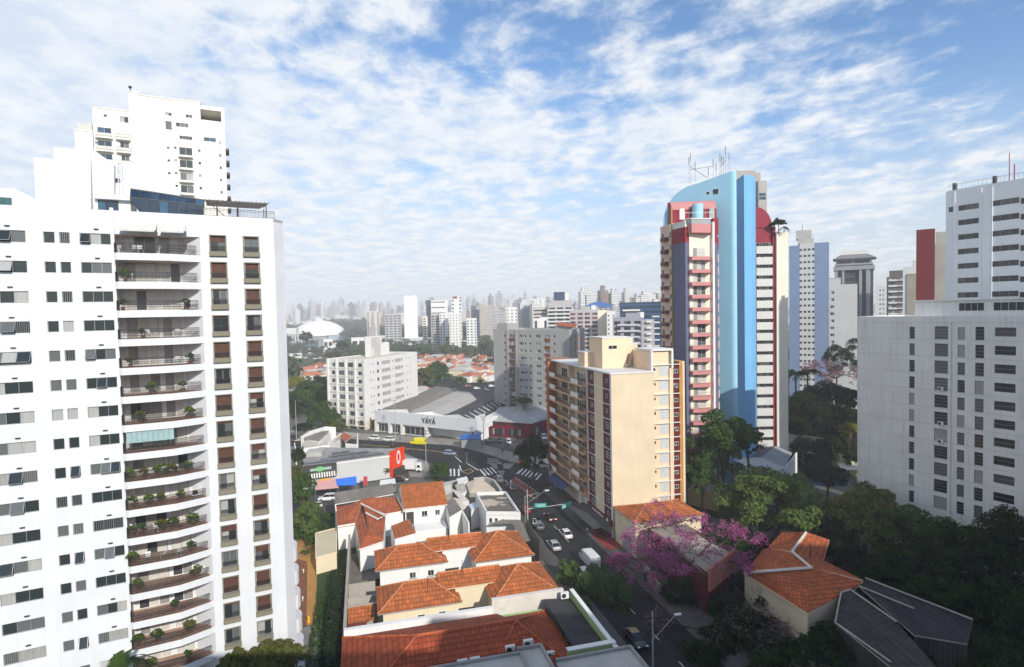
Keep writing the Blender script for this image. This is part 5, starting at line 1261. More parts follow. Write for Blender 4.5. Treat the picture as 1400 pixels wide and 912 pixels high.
def dark_house():
    rt = root('dark_tile_house', 'biggest house in front with a dark red tiled roof, green side wall and air conditioners', 'house', KS.P(40, 20, 0)); F = KS
    m = MB(); m.box(F, 33.4, 49, 10.5, 36.2, 0, 4.4); m.build('wall', paint((.36, .50, .22), .3, .8, .08, 'pale_green_wall', .6), rt)
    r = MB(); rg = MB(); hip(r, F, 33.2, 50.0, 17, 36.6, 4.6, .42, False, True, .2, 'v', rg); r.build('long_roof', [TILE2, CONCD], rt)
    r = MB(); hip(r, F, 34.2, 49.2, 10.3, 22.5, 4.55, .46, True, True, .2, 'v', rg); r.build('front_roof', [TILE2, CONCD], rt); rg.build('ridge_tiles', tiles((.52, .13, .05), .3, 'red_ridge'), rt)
    # metal strip roof and parapet on the street side
    q = MB(); q.face([F.P(33, 6.3, 5.1), F.P(46, 6.3, 5.1), F.P(46, 10.2, 5.5), F.P(33, 10.2, 5.5)]); q.build('metal_roof', SHEETD, rt)
    q = MB(); q.box(F, 32.6, 48.5, 5.7, 6.1, 0, 6.0); q.box(F, 46.0, 46.5, 5.7, 11.5, 0, 6.2); q.build('green_parapet_wall', paint((.34, .48, .20), .3, .8, .08, 'green_parapet', .6), rt)
    q = MB(); q.box(F, 32.6, 48.5, 5.62, 6.18, 6.0, 6.15); q.box(F, 45.9, 46.6, 5.62, 11.6, 6.2, 6.35); q.build('coping', WHT, rt)
    # white ridge parapet next to the cream house
    q = MB(); q.box(F, 31.9, 32.5, 7.0, 17.3, 0, 6.2); q.build('limed_wall', WRIDGE, rt)
    q = MB(); q.box(F, 32.2, 32.9, 17.3, 36.6, 0, 5.3); q.build('boundary_wall', WHT, rt)
    # flat concrete annexe
    q = MB(); q.box(F, 46.6, 54, 17.2, 28.0, 0, 7.0); q.box(F, 45.9, 54, 14.6, 17.2, 0, 7.0); q.build('concrete_annexe', CONC, rt)
    q = MB(); q.box(F, 45.8, 54, 14.5, 14.8, 7.0, 7.35); q.box(F, 45.8, 46.1, 14.8, 17.4, 7.0, 7.35); q.box(F, 46.5, 46.8, 17.4, 28, 7.0, 7.3); q.box(F, 46.8, 54, 17.1, 17.4, 7.001, 7.35); q.build('roof_kerb', CONCD, rt)
    q = MB(); q.box(F, 48.0, 56, 4.5, 13.6, 0, 6.3); q.build('concrete_terrace', CONC, rt)
    q = MB(); q.box(F, 47.9, 56, 4.4, 4.75, 6.3, 6.6); q.box(F, 47.9, 48.2, 4.75, 13.6, 6.3, 6.6); q.build('roof_kerb', CONCD, rt)
dark_house()
KW = KF(44.0, 24)
for i, (s_, t_, z, lb) in enumerate(((45.6, 23.6, 7.0, 'left air conditioner of the pair on the dark red roof'), (45.6, 22.2, 7.0, 'second air conditioner of the pair on the dark red roof'), (45.0, 18.0, 7.3, 'air conditioner left of the concrete annexe corner'), (44.8, 15.8, 7.5, 'air conditioner at the concrete annexe corner'), (46.0, 13.6, 6.4, 'air conditioner below the annexe on the dark red tiles'), (33.4, 7.2, 5.4, 'white air conditioner in the corner behind the green parapet'))):
    ac(KF(s_, t_), 0, 0, z-1.0 if i < 5 else z, lb, None, 1.35)
# courtyards west of the houses
m = MB(); 
for s_ in (15.8, 20.3): m.box(KS, s_, s_+.25, 32.4, 36.4, 0, 3.4)
m.box(KS, -3, 47, 36.4, 36.8, 0, 4.2)
tag(m.build('courtyard_walls', GRW, at=KS.P(15, 36, 0)), 'long grimy boundary wall behind the tiled houses with two cross walls', 'wall')
sheet('courtyard_floor', [KS.P(-4, 31, 0)[:2], KS.P(33, 31, 0)[:2], KS.P(33, 36.4, 0)[:2], KS.P(-4, 36.4, 0)[:2]], .03, ground_mat('courtyard_cement', (.17, .15, .13), .4, 4, .4))
sheet('houses_ground', [KS.P(-26, 2.6, 0)[:2], KS.P(60, 2.6, 0)[:2], KS.P(60, 31, 0)[:2], KS.P(-26, 31, 0)[:2]], .02, ground_mat('yard_cement', (.16, .145, .125), .4, 4, .4))
rt = root('brick_red_annexe', 'small terracotta painted yard building with an orange lean-to roof by the boundary wall', 'outbuilding', KS.P(29, 34, 0))
m = MB(); m.box(KS, 25.5, 32.2, 33.8, 36.3, 0, 2.6); m.build('wall', paint((.20, .05, .035), .4, .85, .15, 'oxide_wall'), rt)
m = MB(); m.face([KS.P(23.5, 32.4, 3.6), KS.P(26.4, 32.8, 2.7), KS.P(26.4, 36.3, 2.7), KS.P(23.5, 36.3, 3.6)]); m.build('lean_to_roof', TILE, rt)
m = MB(); m.box(KS, 23.3, 23.6, 32.3, 36.4, 0, 3.7); m.box(KS, 26, 32, 31.95, 32.2, 0, .5); m.build('end_wall', GRW, rt)
# upper houses
def S3(x, y, z):      # pixel -> (s,t) in KS at height z
    p = G(x, y, z); d = np.array([p[0]-KS.x, p[1]-KS.y]); return float(d@KS.d), float(d@KS.n)
def fan(m, P, L_):
    for i in range(1, len(P)-1): m.face([P[0], P[i], P[i+1]], 0); m.face([L_[0], L_[i+1], L_[i]], 1)
def pixroof(name, label, cat, wallm, roofs, base=0, mat=None, rims=()):
    """roof planes given by their corners as seen, each corner with its height; walls dropped from the outline"""
    rt = None; 
    for k, (nm, mt, pts) in enumerate(roofs):
        P = [G(x, y, z) for x, y, z in pts]
        if rt is None: c = sum(P)/len(P); rt = root(name, label, cat, (c[0], c[1], 0))
        m = MB(); L_ = [(p[0], p[1], p[2]-.18) for p in P]; fan(m, P, L_)
        for i in range(len(P)): j = (i+1) % len(P); m.face([L_[i], L_[j], P[j], P[i]], 1)
        m.build(nm, [mt, wallm], rt)
    return rt
def walls(rt, pts, mat, z0=0, name='wall', th=.25):
    m = MB()
    for (x0, y0, za), (x1, y1, zb) in zip(pts, pts[1:]):
        a, b = G(x0, y0, za), G(x1, y1, zb); f = fr2(a, b); l = math.dist(a[:2], b[:2])
        q = [f.P(0, 0, z0), f.P(l, 0, z0), f.P(l, 0, zb-.05), f.P(0, 0, za-.05)]; m.face(q); q2 = [f.P(0, -th, z0), f.P(l, -th, z0), f.P(l, -th, zb-.05), f.P(0, -th, za-.05)]; m.face(list(reversed(q2))); m.face([q[3], q[2], q2[2], q2[3]]); m.face([q[0], q[3], q2[3], q2[0]]); m.face([q[1], q[2], q2[2], q2[1]])
    return m.build(name, mat, rt)
# big gable house with the white facade
sa, ta = S3(554, 698, 5.5); sb, tb = S3(608.6, 686.4, 5.5)
rt = root('gable_roof_house', 'white house with a broad bright orange gable roof facing the shop forecourt', 'house', KS.P(sa-4, (ta+tb)/2, 0))
F = KS; t0, t1 = min(ta, tb), max(ta, tb); s1 = (sa+sb)/2
m = MB(); r = MB(); r_ = MB(); hip(r, F, s1-13.5, s1, t0, t1, 5.6, .42, False, False, .3, 'v', None); r.build('roof', [TILE, WHT], rt)
m.box(F, s1-13.2, s1-.1, t0+.1, t1-.1, 0, 5.5); m.build('wall', WHT, rt)
K = KF(s1-.1, t1-.1)
for u, w_, h_, z in ((3.9, 1.2, 1.1, 4.0), (6.6, 1.0, 1.0, 4.0), (9.5, 1.3, 1.6, 3.8)): housewin(K, u, z, 0, w_, h_, rt)
m = MB(); m.box(K, .2, 1.7, .01, .08, 2.0, 4.6); m.build('door', FRAME_D, rt); m = MB(); m.box(K, 10.3, 11.0, .02, .1, 3.0, 4.7); m.build('shutter', flat((.2, .05, .03), .7, name='red_shutter'), rt)
m = MB(); m.box(K, 1.6, 8, .0, 4.5, 0, 2.2); m.build('terrace', WHT, rt)
# house complex to the left with the hip roofs
rt = root('rambling_tile_house', 'rambling house with faded red hipped roofs and a grey corrugated strip roof', 'house', KS.P(5, 28, 0))
pl = [('corrugated_roof', SHEET, [(457, 673.6, 6.0), (535.7, 660.7, 6.0), (544.3, 674.3, 5.2), (458, 689.5, 5.2)]),
      ('west_roof', TILE3, [(459.5, 699, 4.6), (485, 686.5, 5.2), (497, 682, 6.0), (461.5, 719, 4.6)]),
      ('west_roof', TILE3, [(461.5, 719, 4.6), (497, 682, 6.0), (494, 690, 5.6), (485.5, 715, 4.6)]),
      ('north_roof', TILE3, [(493, 689, 5.6), (498, 681, 6.0), (514, 680, 6.0), (551, 698.5, 4.6), (527, 702.5, 4.6)]),
      ('north_roof', TILE, [(514, 680, 6.0), (543, 680, 4.8), (551, 698.5, 4.6)]),
      ('middle_roof', TILE3, [(497, 691, 5.7), (524, 706, 4.8), (516, 709, 4.8), (500, 701, 5.3)]),
      ('south_roof', TILE3, [(486, 715, 4.6), (496, 702, 5.6), (504, 727, 5.6), (492, 746, 4.6)]),
      ('south_roof', TILE3, [(500, 700, 5.6), (517, 709, 4.6), (525, 736, 4.6), (504, 727, 5.6)]),
      ('south_roof', TILE3, [(492, 746, 4.6), (504, 727, 5.6), (525, 736, 4.6), (523, 740, 4.6), (490, 751, 4.3)]),
      ('small_roof', TILE, [(534.5, 719, 4.0), (560, 709.5, 4.6), (568, 729, 4.6), (540, 737, 4.0)])]
m = MB(); m.prism([G(x, y, 4.3)[:2] for x, y in ((459, 692), (536, 684), (551, 701), (527, 705), (524, 738), (492, 749), (487, 718), (462, 722))], 0, 4.3, 0, 1); m.build('core', [WHT, TILE3], rt)
for nm, mt, pts in pl:
    P = [G(*p) for p in pts]; m = MB(); L_ = [(p[0], p[1], p[2]-.16) for p in P]; fan(m, P, L_)
    for i in range(len(P)): j = (i+1) % len(P); m.face([L_[i], L_[j], P[j], P[i]], 1)
    m.build(nm, [mt, WHT], rt)
walls(rt, [(457.5, 690, 5.0), (459, 699, 4.5), (461.5, 720, 4.5), (485, 716, 4.5)], WHT)
walls(rt, [(486, 717, 4.5), (492, 748, 4.4), (523, 740, 4.4), (525, 738, 4.4), (517, 711, 4.5)], WHT)
walls(rt, [(528, 704, 4.5), (551, 699.5, 4.5)], WHT); walls(rt, [(540, 738, 3.9), (568, 730, 4.4)], WHT); walls(rt, [(534, 719.5, 3.9), (540, 738, 3.9)], WHT)
m = MB()
for a, b in (((493.5, 688.5, 5.9), (528, 706, 5.1)), ((500, 701, 5.7), (517, 710, 5.1)), ((543, 680, 5.2), (552.5, 699, 5.1))):
    m.tube(G(*a), G(*b), .2, n=5)
m.build('ridge_cap', WRIDGE, rt)
sheet('white_terrace', g2((565, 709), (605, 705), (612, 716), (568, 724)), 2.0, WHT, 'structure')
# shop roofs at the street corner: cream hip and flat grey roof with white parapet
rt = pixroof('corner_hip_shop', 'beige hipped concrete roof shop on the curved street corner', 'shop', CONC, [
    ('roof', paint((.56, .47, .37), .4, .9, .12, 'beige_screed', .5, False), [(637, 660, 5.0), (651, 655, 5.9), (642, 674, 5.0)]),
    ('roof', paint((.56, .47, .37), .4, .9, .12, 'beige_screed', .5, False), [(651, 655, 5.9), (661, 657, 5.6), (676, 668, 5.0), (680, 673.5, 5.0), (642, 674, 5.0)])])
walls(rt, [(648, 653.5, 5.3), (662, 652, 5.3), (674, 656, 5.3), (682, 667, 5.3), (686, 674, 5.3)], CONC, th=.5)
walls(rt, [(637, 660, 4.9), (642, 674, 4.9), (686, 674, 4.9)], GRW)
a = (650, 674.5); P4 = [G(650, 674, 6.0), G(692, 673, 6.0), G(711.5, 701.5, 6.0), G(664.5, 701, 6.0)]
rt = root('flat_roof_shop', 'flat patched grey roof shop with white parapets beside the blue street signs', 'shop', (P4[2][0], P4[2][1], 0))
PATCH = NT('patched_roof'); vo = PATCH.n('ShaderNodeTexVoronoi', distance='CHEBYCHEV'); vo.inputs['Scale'].default_value = .35; PATCH.L.new(PATCH.coord('Object', (1, 1.8, 1), (0, 0, .25)), vo.inputs['Vector']); spx = PATCH.n('ShaderNodeSeparateXYZ'); PATCH.L.new(vo.outputs['Color'], spx.inputs[0])
PATCHM = PATCH.fin(PATCH.mix(PATCH.math('GREATER_THAN', spx.outputs[0], .62), PATCH.mix(PATCH.noise(PATCH.coord('Object'), 1.2, 5), (.10, .09, .08), (.19, .17, .15)), (.46, .38, .31)), .9, .2)
m = MB(); m.prism([p[:2] for p in P4][::-1][::-1], 0, 5.6, 0, 1); m.build('body', [WHT, PATCHM], rt)
m = MB()
for i in range(4):
    f = fr2(P4[(i+1) % 4], P4[i]); l = math.dist(P4[i][:2], P4[(i+1) % 4][:2]); m.box(f, 0, l, -.3, 0, 5.5, 6.2)
m.build('parapet', WHT, rt)
f = fr2(P4[3], P4[2])
for u in (.9, 2.0, 9.5): housewin(f, u, 4.5, 0, .6, 1.0, rt, n=1)
m = MB(); m.face([G(668, 716, 4.8), G(706, 704, 4.8), G(714, 714, 4.5), G(725, 739, 4.3), G(716, 742, 4.3), G(700, 716, 4.6), G(672, 716.5, 4.6)]); m.build('lean_to', SHEET, rt)
m = MB(); a_, b_ = G(719, 711, 4.6), G(737, 741, 4.4); f2q = fr2(a_, b_); m.box(f2q, 0, math.dist(a_[:2], b_[:2]), -.25, 0, 0, 4.8); m.build('street_wall', FRAME_D, rt)
m = MB(); q = G(716, 743.5, 4.2); 
# shabby little roofs between
rt = pixroof('patched_sheet_roof_house', 'narrow house with patched grey corrugated sheets beside the orange gable roof', 'house', WHT, [('roof', SHEET, [(609, 687, 5.4), (620, 679, 5.8), (631.5, 697, 5.4), (615, 707, 4.9)]), ('roof', paint((.60, .52, .44), .5, .9, .15, 'beige_sheet'), [(620, 680, 5.8), (628, 682, 5.6), (637, 693, 5.2), (631.5, 697, 5.4)])])
walls(rt, [(608.5, 688, 5.2), (615, 708, 4.8), (631.5, 698, 5.2), (640, 714, 4.9)], WHT)
for (nm, lb, pts, mt, wl) in (('white_tent_roof', 'small white pitched canopy among the shabby roofs', [(622, 663, 4.6), (634, 660, 5.4), (639, 671, 4.6), (627, 676, 4.4)], SHEETW, WHT), ('blue_white_canopy', 'light blue square canopy in the dark yard', [(640.5, 690, 4.2), (650, 686, 4.2), (655, 693.5, 4.2), (644.5, 697, 4.2)], flat((.5, .55, .6), .6, name='pale_blue_sheet'), WHT), ('white_slab_roof', 'white broken slab roof beside the beige hip roof', [(617, 668, 4.8), (630, 673, 4.6), (641, 684.5, 4.4), (629, 683, 4.6)], WRIDGE, WHT), ('rubble_roof', 'pale cluttered roof behind the gable house', [(601.5, 667, 4.6), (616, 661, 4.8), (619, 672, 4.6), (609, 678, 4.5)], WRIDGE, GRW), ('grey_terrace_roof', 'long low grey roof ledge facing the avenue junction', [(600, 661, 4.0), (625, 655.5, 4.0), (626, 659, 3.9), (602, 665, 3.9)], CONC, GRW), ('twin_white_skylight', 'white box skylights next to the curved corner roof', [(624, 654.5, 5.3), (638, 651.5, 5.3), (640, 655, 5.1), (626, 659, 5.1)], OFFW, OFFW)):
    rt = pixroof(nm, lb, 'roof', wl, [('sheet', mt, pts)]); walls(rt, [(pts[-1][0], pts[-1][1], pts[-1][2]), (pts[-2][0], pts[-2][1], pts[-2][2])], wl)
# cream gate house by the tower lawn
P = [G(431.5, 729, 3), G(460, 722, 3), G(460, 755, 3), G(432, 762.5, 3)]
rt = root('beige_gatehouse', 'small beige flat roofed gatehouse beside the hedge of the white tower', 'gatehouse', (P[3][0], P[3][1], 0))
m = MB(); m.prism([p[:2] for p in P], 0, 3.0, 0, 1); m.build('body', [WHT2, paint((.50, .44, .30), .3, .9, .08, 'beige_flat_roof', .6, False)], rt)
m = MB()
for i in range(4): f = fr2(P[(i+1) % 4], P[i]); l = math.dist(P[i][:2], P[(i+1) % 4][:2]); m.box(f, -.1, l+.1, -.1, .1, 2.85, 3.1)
m.build('roof_edge', WHT2, rt)
# ------------------------------------------------------------------ shop with solar panels
def solar_shop():
    z = 6.0; Pn = G(413, 640, z), G(460, 634, z), G(534, 624, z), G(552, 616.5, z), G(546, 613, z), G(437, 611, z), G(414, 628, z)
    rt = root('solar_roof_shop', 'long grey shop with solar panels, a bright red corner sign and a striped awning', 'shop', (-46, 155, 0))
    m = MB(); m.prism([p[:2] for p in Pn], 0, z-.1, 0, 1); m.build('body', [paint((.50, .51, .51), .35, .8, .06, 'light_grey_render', .6), corrug((.34, .33, .31), 1.0, .4)], rt)
    PAN = flat((.03, .035, .055), .15, .2, .6, 'solar_cell', .2)
    a, b = np.array(Pn[1]), np.array(Pn[2]); a = np.array(G(417, 637, z)); b = np.array(G(530, 622, z)); f = fr2(a, b); ll = math.dist(a[:2], b[:2])
    k = 0
    for row, (v, u0, u1) in enumerate(((-1.4, 0.3, ll-1), (-3.3, 4.5, ll-2), (-6.0, 7.2, ll-4), (-9.2, 8.5, ll-9.5))):
        u = u0
        while u < u1:
            m = MB(); q = [f.P(u, v, z+.12), f.P(u+1.15, v, z+.12), f.P(u+1.15, v-1.65, z+.17), f.P(u, v-1.65, z+.17)]; m.face(q); m.face([(x, y, zz_-.05) for x, y, zz_ in reversed(q)]); m.build('solar_panel', PAN, rt); u += 1.25; k += 1
    # black fascia with sign and awning
    f1 = fr2(Pn[0], Pn[1]); l1 = math.dist(Pn[0][:2], Pn[1][:2]); m = MB(); m.box(f1, -.2, l1, 0.0, .35, 3.6, 6.5); m.build('black_fascia', FRAME_D, rt)
    m = MB(); m.box(f1, 1.9, l1-1.4, .36, .45, 4.9, 5.6); m.build('sign_board', flat((.28, .42, .36), .6, name='green_grey_sign'), rt)
    m = MB(); c = f1.P(l1/2, .5, 5.25)
    m.box(f1, l1/2-.7, l1/2+.7, .46, .55, 4.7, 5.9); m.build('sign_emblem', flat((.16, .48, .16), .6, name='sign_green'), rt)
    m = MB(); n = 26
    for q in range(n):
        u0, u1 = .2+(l1-.4)*q/n, .2+(l1-.4)*(q+1)/n; m.face([f1.P(u0, .36, 4.3), f1.P(u1, .36, 4.3), f1.P(u1, 1.3, 3.2), f1.P(u0, 1.3, 3.2)], q % 2)
    m.build('striped_awning', [OFFW, FRAME_D], rt)
    # cladding lines
    f2_ = fr2(Pn[1], Pn[2]); l2 = math.dist(Pn[1][:2], Pn[2][:2]); 
    m = MB(); m.box(f2_, 0, l2, -.2, .15, 5.9, 6.35); m.build('parapet', OFFW, rt)
    # red sign wall
    RD = paint((.72, .045, .005), .1, .5, .04, 'signal_red'); f3 = fr2(Pn[2], Pn[3]); l3 = math.dist(Pn[2][:2], Pn[3][:2])
    m = MB(); m.box(f3, -.3, l3, -.3, .25, .3, 7.3); m.build('red_sign_wall', RD, rt)
    m = MB(); f4 = Fr(*f3.P(-.3, .3, 0)[:2], -f2_.d[0], -f2_.d[1]); 
    u0 = 4.6; N_ = 20
    for q in range(N_):
        t0, t1 = 2*math.pi*q/N_, 2*math.pi*(q+1)/N_; c = lambda t, s: f3.P(l3*.52+1.0*s*math.cos(t), .29, 5.0+1.9*(s+.04)*math.sin(t))
        m.face([c(t0, 1), c(t1, 1), c(t1, .58), c(t0, .58)])
    m.build('white_ring_emblem', OFFW, rt)
    m = MB(); m.box(f3, .6, l3-.3, .26, .9, .2, 2.2); m.build('entrance', FRAME_D, rt)
    # black opening far-left yard well
    m = MB(); m.box(Fr(*G(417, 625, z)[:2], 1, .1), 0, 4.5, -5, 0, z-.05, z+1.2); m.build('roof_well', CONC, rt)
solar_shop()
def canopy(name, label, pts, mat, posts=True, cat='canopy'):
    P = [G(*p) for p in pts]; rt = root(name, label, cat, (P[-1][0], P[-1][1], 0)); m = MB(); m.face(P); m.face([(p[0], p[1], p[2]-.06) for p in reversed(P)]); m.build('cloth', mat, rt)
    for p in P: q = MB(); q.tube((p[0], p[1], 0), (p[0], p[1], p[2]-.05), .05, n=5); q.build('post', FRAME_G, rt)
    return rt
canopy('pink_canopy', 'faded pink rectangular canopy next to the blue tarpaulin', [(431.5, 656.5, 3.0), (461, 654, 3.0), (463, 667, 2.5), (431, 670, 2.5)], flat((.66, .36, .33), .8, name='pink_canvas', var=.05))
canopy('blue_tarpaulin', 'bright blue tarpaulin stretched over the shop forecourt', [(459.5, 655, 3.2), (487, 651, 3.2), (488, 663, 2.7), (461, 664, 2.7)], flat((.02, .18, .72), .6, name='blue_tarp', var=.08))
canopy('red_white_awning', 'narrow red and white awning beside the blue tarpaulin', [(497, 651.5, 2.6), (502, 651, 2.6), (502, 663, 2.2), (497, 664, 2.2)], flat((.60, .03, .04), .7, name='red_canvas'))
canopy('yellow_sign_board', 'yellow sign board above the pink canopy', [(436, 655.5, 3.4), (451, 653.5, 3.4), (451, 655.5, 3.0), (436, 657.5, 3.0)], flat((.72, .38, .02), .6, name='yellow_board'))
canopy('white_tunnel_tent', 'row of white tent roofs behind the orange gable roof', [(520, 656.5, 2.4), (540, 654, 2.4), (541, 661, 2.0), (519, 663, 2.0)], OFFW)
# grey pyramid roofs left of the avenue
rt = pixroof('grey_sheet_roof_house', 'two old grey sheet roofs with white parapets left of the avenue', 'house', WHT, [
    ('roof', SHEET, [(403, 602, 5.0), (421, 588, 6.2), (431, 589, 5.6), (410, 601, 5.0)]), ('roof', SHEET, [(412, 597, 5.2), (440, 588.5, 6.2), (451, 588, 5.6), (436, 603.5, 4.8), (424, 602, 5.0)]), ('terrace', paint((.50, .44, .38), .5, .9, .12, 'stained_beige', .4, False), [(413, 606, 4.6), (421, 600, 4.8), (444, 603, 4.8), (450, 608, 4.6), (416, 613, 4.6)])])
walls(rt, [(412, 597, 5.7), (425, 589, 6.7), (445, 583, 6.7), (459, 584, 6.2)], WHT); walls(rt, [(415, 613.5, 4.6), (450, 608.5, 4.6)], WHT); walls(rt, [(436, 605, 5.2), (452, 591, 6.0)], WHT)
walls(rt, [(402, 605, 4.8), (404, 617, 4.4)], WHT)
rt = pixroof('small_red_roof_house', 'small white house with a little red tiled roof facing the avenue', 'house', WHT, [
    ('roof', TILE3, [(451, 602, 4.6), (465.5, 595, 5.4), (466, 597, 5.2), (453, 606, 4.4)]), ('roof', TILE3, [(465.5, 595, 5.4), (470.5, 592, 5.4), (481, 596.5, 4.6), (472, 605, 4.4)]), ('roof', paint((.3, .28, .25), .5, .9, .1, 'grey_screed'), [(470, 590, 5.4), (489, 592, 5.0), (483, 597, 4.8), (474, 591.5, 5.4)])])
walls(rt, [(472, 606, 4.4), (488.5, 607.5, 4.4), (490, 592, 5.6)], WHT); walls(rt, [(450, 604, 5.2), (467, 592, 5.9)], WHT)
# ------------------------------------------------------------------ store across the avenue
def yaya():
    z1, z0_ = 8.4, 3.9; a = PY(509, 220); b = PY(648, 196.5); f = fr2(a, b); L_ = math.dist(a, b)
    rt = root('white_store_front', 'long white store with black YÁYÁ lettering and glazed bays on the avenue', 'shop', (-35, 212, 0))
    SF = paint((.58, .59, .60), .2, .75, .03, 'pale_grey_fascia', .7)
    ua = f.hit(582, 595)[0]
    m = MB(); m.box(f, 0, L_, -.6, 0, z0_, z1); m.box(f, L_-.5, L_, -6, 0.02, z0_-.8, z1+1.0); m.build('fascia', SF, rt)
    m = MB(); m.box(f, .1, ua-.3, -16, -1.2, 0, z0_); m.box(f, .1, L_-1, -16, -.6, z0_+.01, z1-1.4); m.build('body', OFFW, rt)
    m = MB(); m.box(f, ua, L_-.6, -16, -13, 0, z0_); m.build('carport_back', FRAME_D, rt)
    us = [.3, f.hit(532, 585)[0], f.hit(549, 588)[0], ua]
    for u in us: m = MB(); m.box(f, u-.5, u+.5, -1.1, .03, 0, z0_+.3); m.build('pillar', OFFW, rt)
    for i in range(3):
        w_ = us[i+1]-us[i]-1.2; win(f, (us[i]+us[i+1])/2, 1.75, -1.1, winmesh(w_, 3.0, 4, (), FRAME_W, GLASSD, depth=.05, fr=.12), rt, 'shop_window')
    bl = MB()
    # lettering Y A Y A with accents, built stroke by stroke
    def strokes(segs, u0, s):
        for (x0, y0), (x1, y1) in segs: bl.tube(f.P(u0+x0*s, .12, zb+y0*s), f.P(u0+x1*s, .12, zb+y1*s), .19, n=4)
    zb = 5.35; s = 1.55; Yl = [((0, 1.15), (.38, .55)), ((.76, 1.15), (.38, .55)), ((.38, .55), (.38, 0))]; Al = [((0, 0), (.4, 1.15)), ((.4, 1.15), (.8, 0)), ((.15, .4), (.65, .4)), ((.4, 1.30), (.62, 1.6))]
    uc = f.hit(577.5, 575)[0]
    for k in range(4): strokes(Yl if k % 2 == 0 else Al, uc+k*1.02*s*.98, s)
    bl.build('lettering', FRAME_D, rt)
yaya()
def shed(name, label, ridge, eL, eR, mat, zr, ze, wallm, lights=0):
    """gable shed: ridge line and both eaves as seen"""
    R0_, R1_ = G(*ridge[0], zr), G(*ridge[1], zr); A0, A1 = G(*eL[0], ze), G(*eL[1], ze); B0, B1 = G(*eR[0], ze), G(*eR[1], ze)
    rt = root(name, label, 'warehouse', (*((A0+B0)/2)[:2], 0)); m = MB()
    m.face([A0, R0_, R1_, A1]); m.face([R0_, B0, B1, R1_]); m.build('roof', mat, rt)
    w_ = MB(); lo = lambda p: (p[0], p[1], 0); dn = lambda p: (p[0], p[1], p[2]-.1)
    w_.face([lo(A0), lo(B0), dn(B0), dn(R0_), dn(A0)]); w_.face([lo(A0), lo(A1), dn(A1), dn(A0)]); w_.face([lo(B0), lo(B1), dn(B1), dn(B0)]); w_.face([lo(A1), lo(B1), dn(B1), dn(R1_), dn(A1)]); w_.build('wall', wallm, rt)
    for k in range(lights):
        t0 = (k+.3)/lights; t1 = t0+.25/lights*1.2
        for e0, e1, r0, r1 in ((B0, B1, .25, .8),):
            p = lambda t, q: tuple((R0_+(R1_-R0_)*t)*(1-q)+(e0+(e1-e0)*t)*q+np.array([0, 0, .08])); s = MB(); s.face([p(t0, r0), p(t0, r1), p(t1, r1), p(t1, r0)]); s.build('skylight', SHEETL, rt)
    return rt
GRN = ground_mat
shed('brown_warehouse', 'long brown grey sheet warehouse roof beside the white pilaster block', ((556, 559), (614, 529.5)), ((521, 560), (596, 528)), ((560, 564.5), (627, 534)), SHEET, 8.9, 7.4, WHT)
shed('pale_warehouse', 'pale beige warehouse roof behind the lettered store front', ((590, 562), (643, 536)), ((556, 565), (624, 534)), ((612, 569), (654, 549)), corrug((.46, .43, .39), 1.0, .25), 8.9, 7.6, WHT)
shed('dark_warehouse', 'dark charcoal sheet warehouse roof with rows of small skylights', ((627, 566), (680, 542.5)), ((600, 568), (655, 541)), ((649, 577), (694.5, 553)), SHEETD, 9.2, 7.3, WHT, 9)
rt = pixroof('yard_roofs', 'dark flat roofs and awnings behind the three warehouses', 'warehouse', GRW, [('roof', SHEETD, [(640, 537, 6.5), (660, 530, 6.5), (676, 541, 6.5), (655, 548, 6.5)])])
# red store
def red_store():
    ze, zr = 5.6, 8.4; e = [G(*p, ze) for p in ((667, 575.5), (727, 579.5), (746, 574))]; r_ = [G(*p, zr) for p in ((682, 556.5), (745, 555))]
    bl = G(646, 592, 3.0); rt = root('dark_red_store', 'dark red corner store under a light grey metal hip roof', 'shop', (*e[1][:2], 0))
    far = (e[0]+(r_[0]-e[0])*1.8); far[2] = ze; m = MB(); ex = e[1]+(e[2]-e[1])*2.2; rx = r_[0]+(r_[1]-r_[0])*1.5
    m.face([e[0], e[1], rx*.35+r_[0]*.65, r_[0]]); m.face([e[1], ex, rx, rx*.35+r_[0]*.65]); m.face([e[0], r_[0], far]); m.build('roof', SHEETL, rt)
    RW = paint((.17, .008, .02), .15, .6, .08, 'dark_red_wall'); w_ = MB(); fa = fr2(e[0], e[1]); la = math.dist(e[0][:2], e[1][:2]); w_.box(fa, .3, la-.1, -10, -.5, 0, ze-.1); fb = fr2(e[1], ex); lb = math.dist(e[1][:2], ex[:2]); w_.box(fb, 0, lb, -10, -.5, 0, ze-.12); w_.build('wall', RW, rt)
    for u0, u1, z, h_ in ((1.2, 6.8, 4.2, .9), (8.3, 14, 4.2, .9)): m = MB(); m.box(fa, u0, u1, -.48, -.4, z, z+h_); m.build('sign_panel', flat((.05, .015, .02), .5, name='dark_panel'), rt)
    for u in (4.0, 10.5): win(fa, u, 1.9, -.4, winmesh(5.0, 2.4, 5, (), FRAME_D, GLASS, depth=.05), rt, 'shop_window')
    win(fb, 5, 2.2, -.4, winmesh(4, 3.2, 3, (), FRAME_D, GLASS, depth=.05), rt, 'shop_window')
    w2 = MB(); a = G(646, 596, 2.4); b = G(668, 578, 5.5); f = fr2(a, b); l = math.dist(a[:2], b[:2]); w2.face([f.P(0, 0, 0), f.P(l, 0, 0), f.P(l, 0, 5.9), f.P(0, 0, 4.4)]); w2.face([f.P(0, -.3, 0), f.P(l, -.3, 0), f.P(l, -.3, 5.9), f.P(0, -.3, 4.4)]); w2.face([f.P(0, 0, 4.4), f.P(l, 0, 5.9), f.P(l, -.3, 5.9), f.P(0, -.3, 4.4)]); w2.build('white_side_wall', OFFW, rt)
red_store()
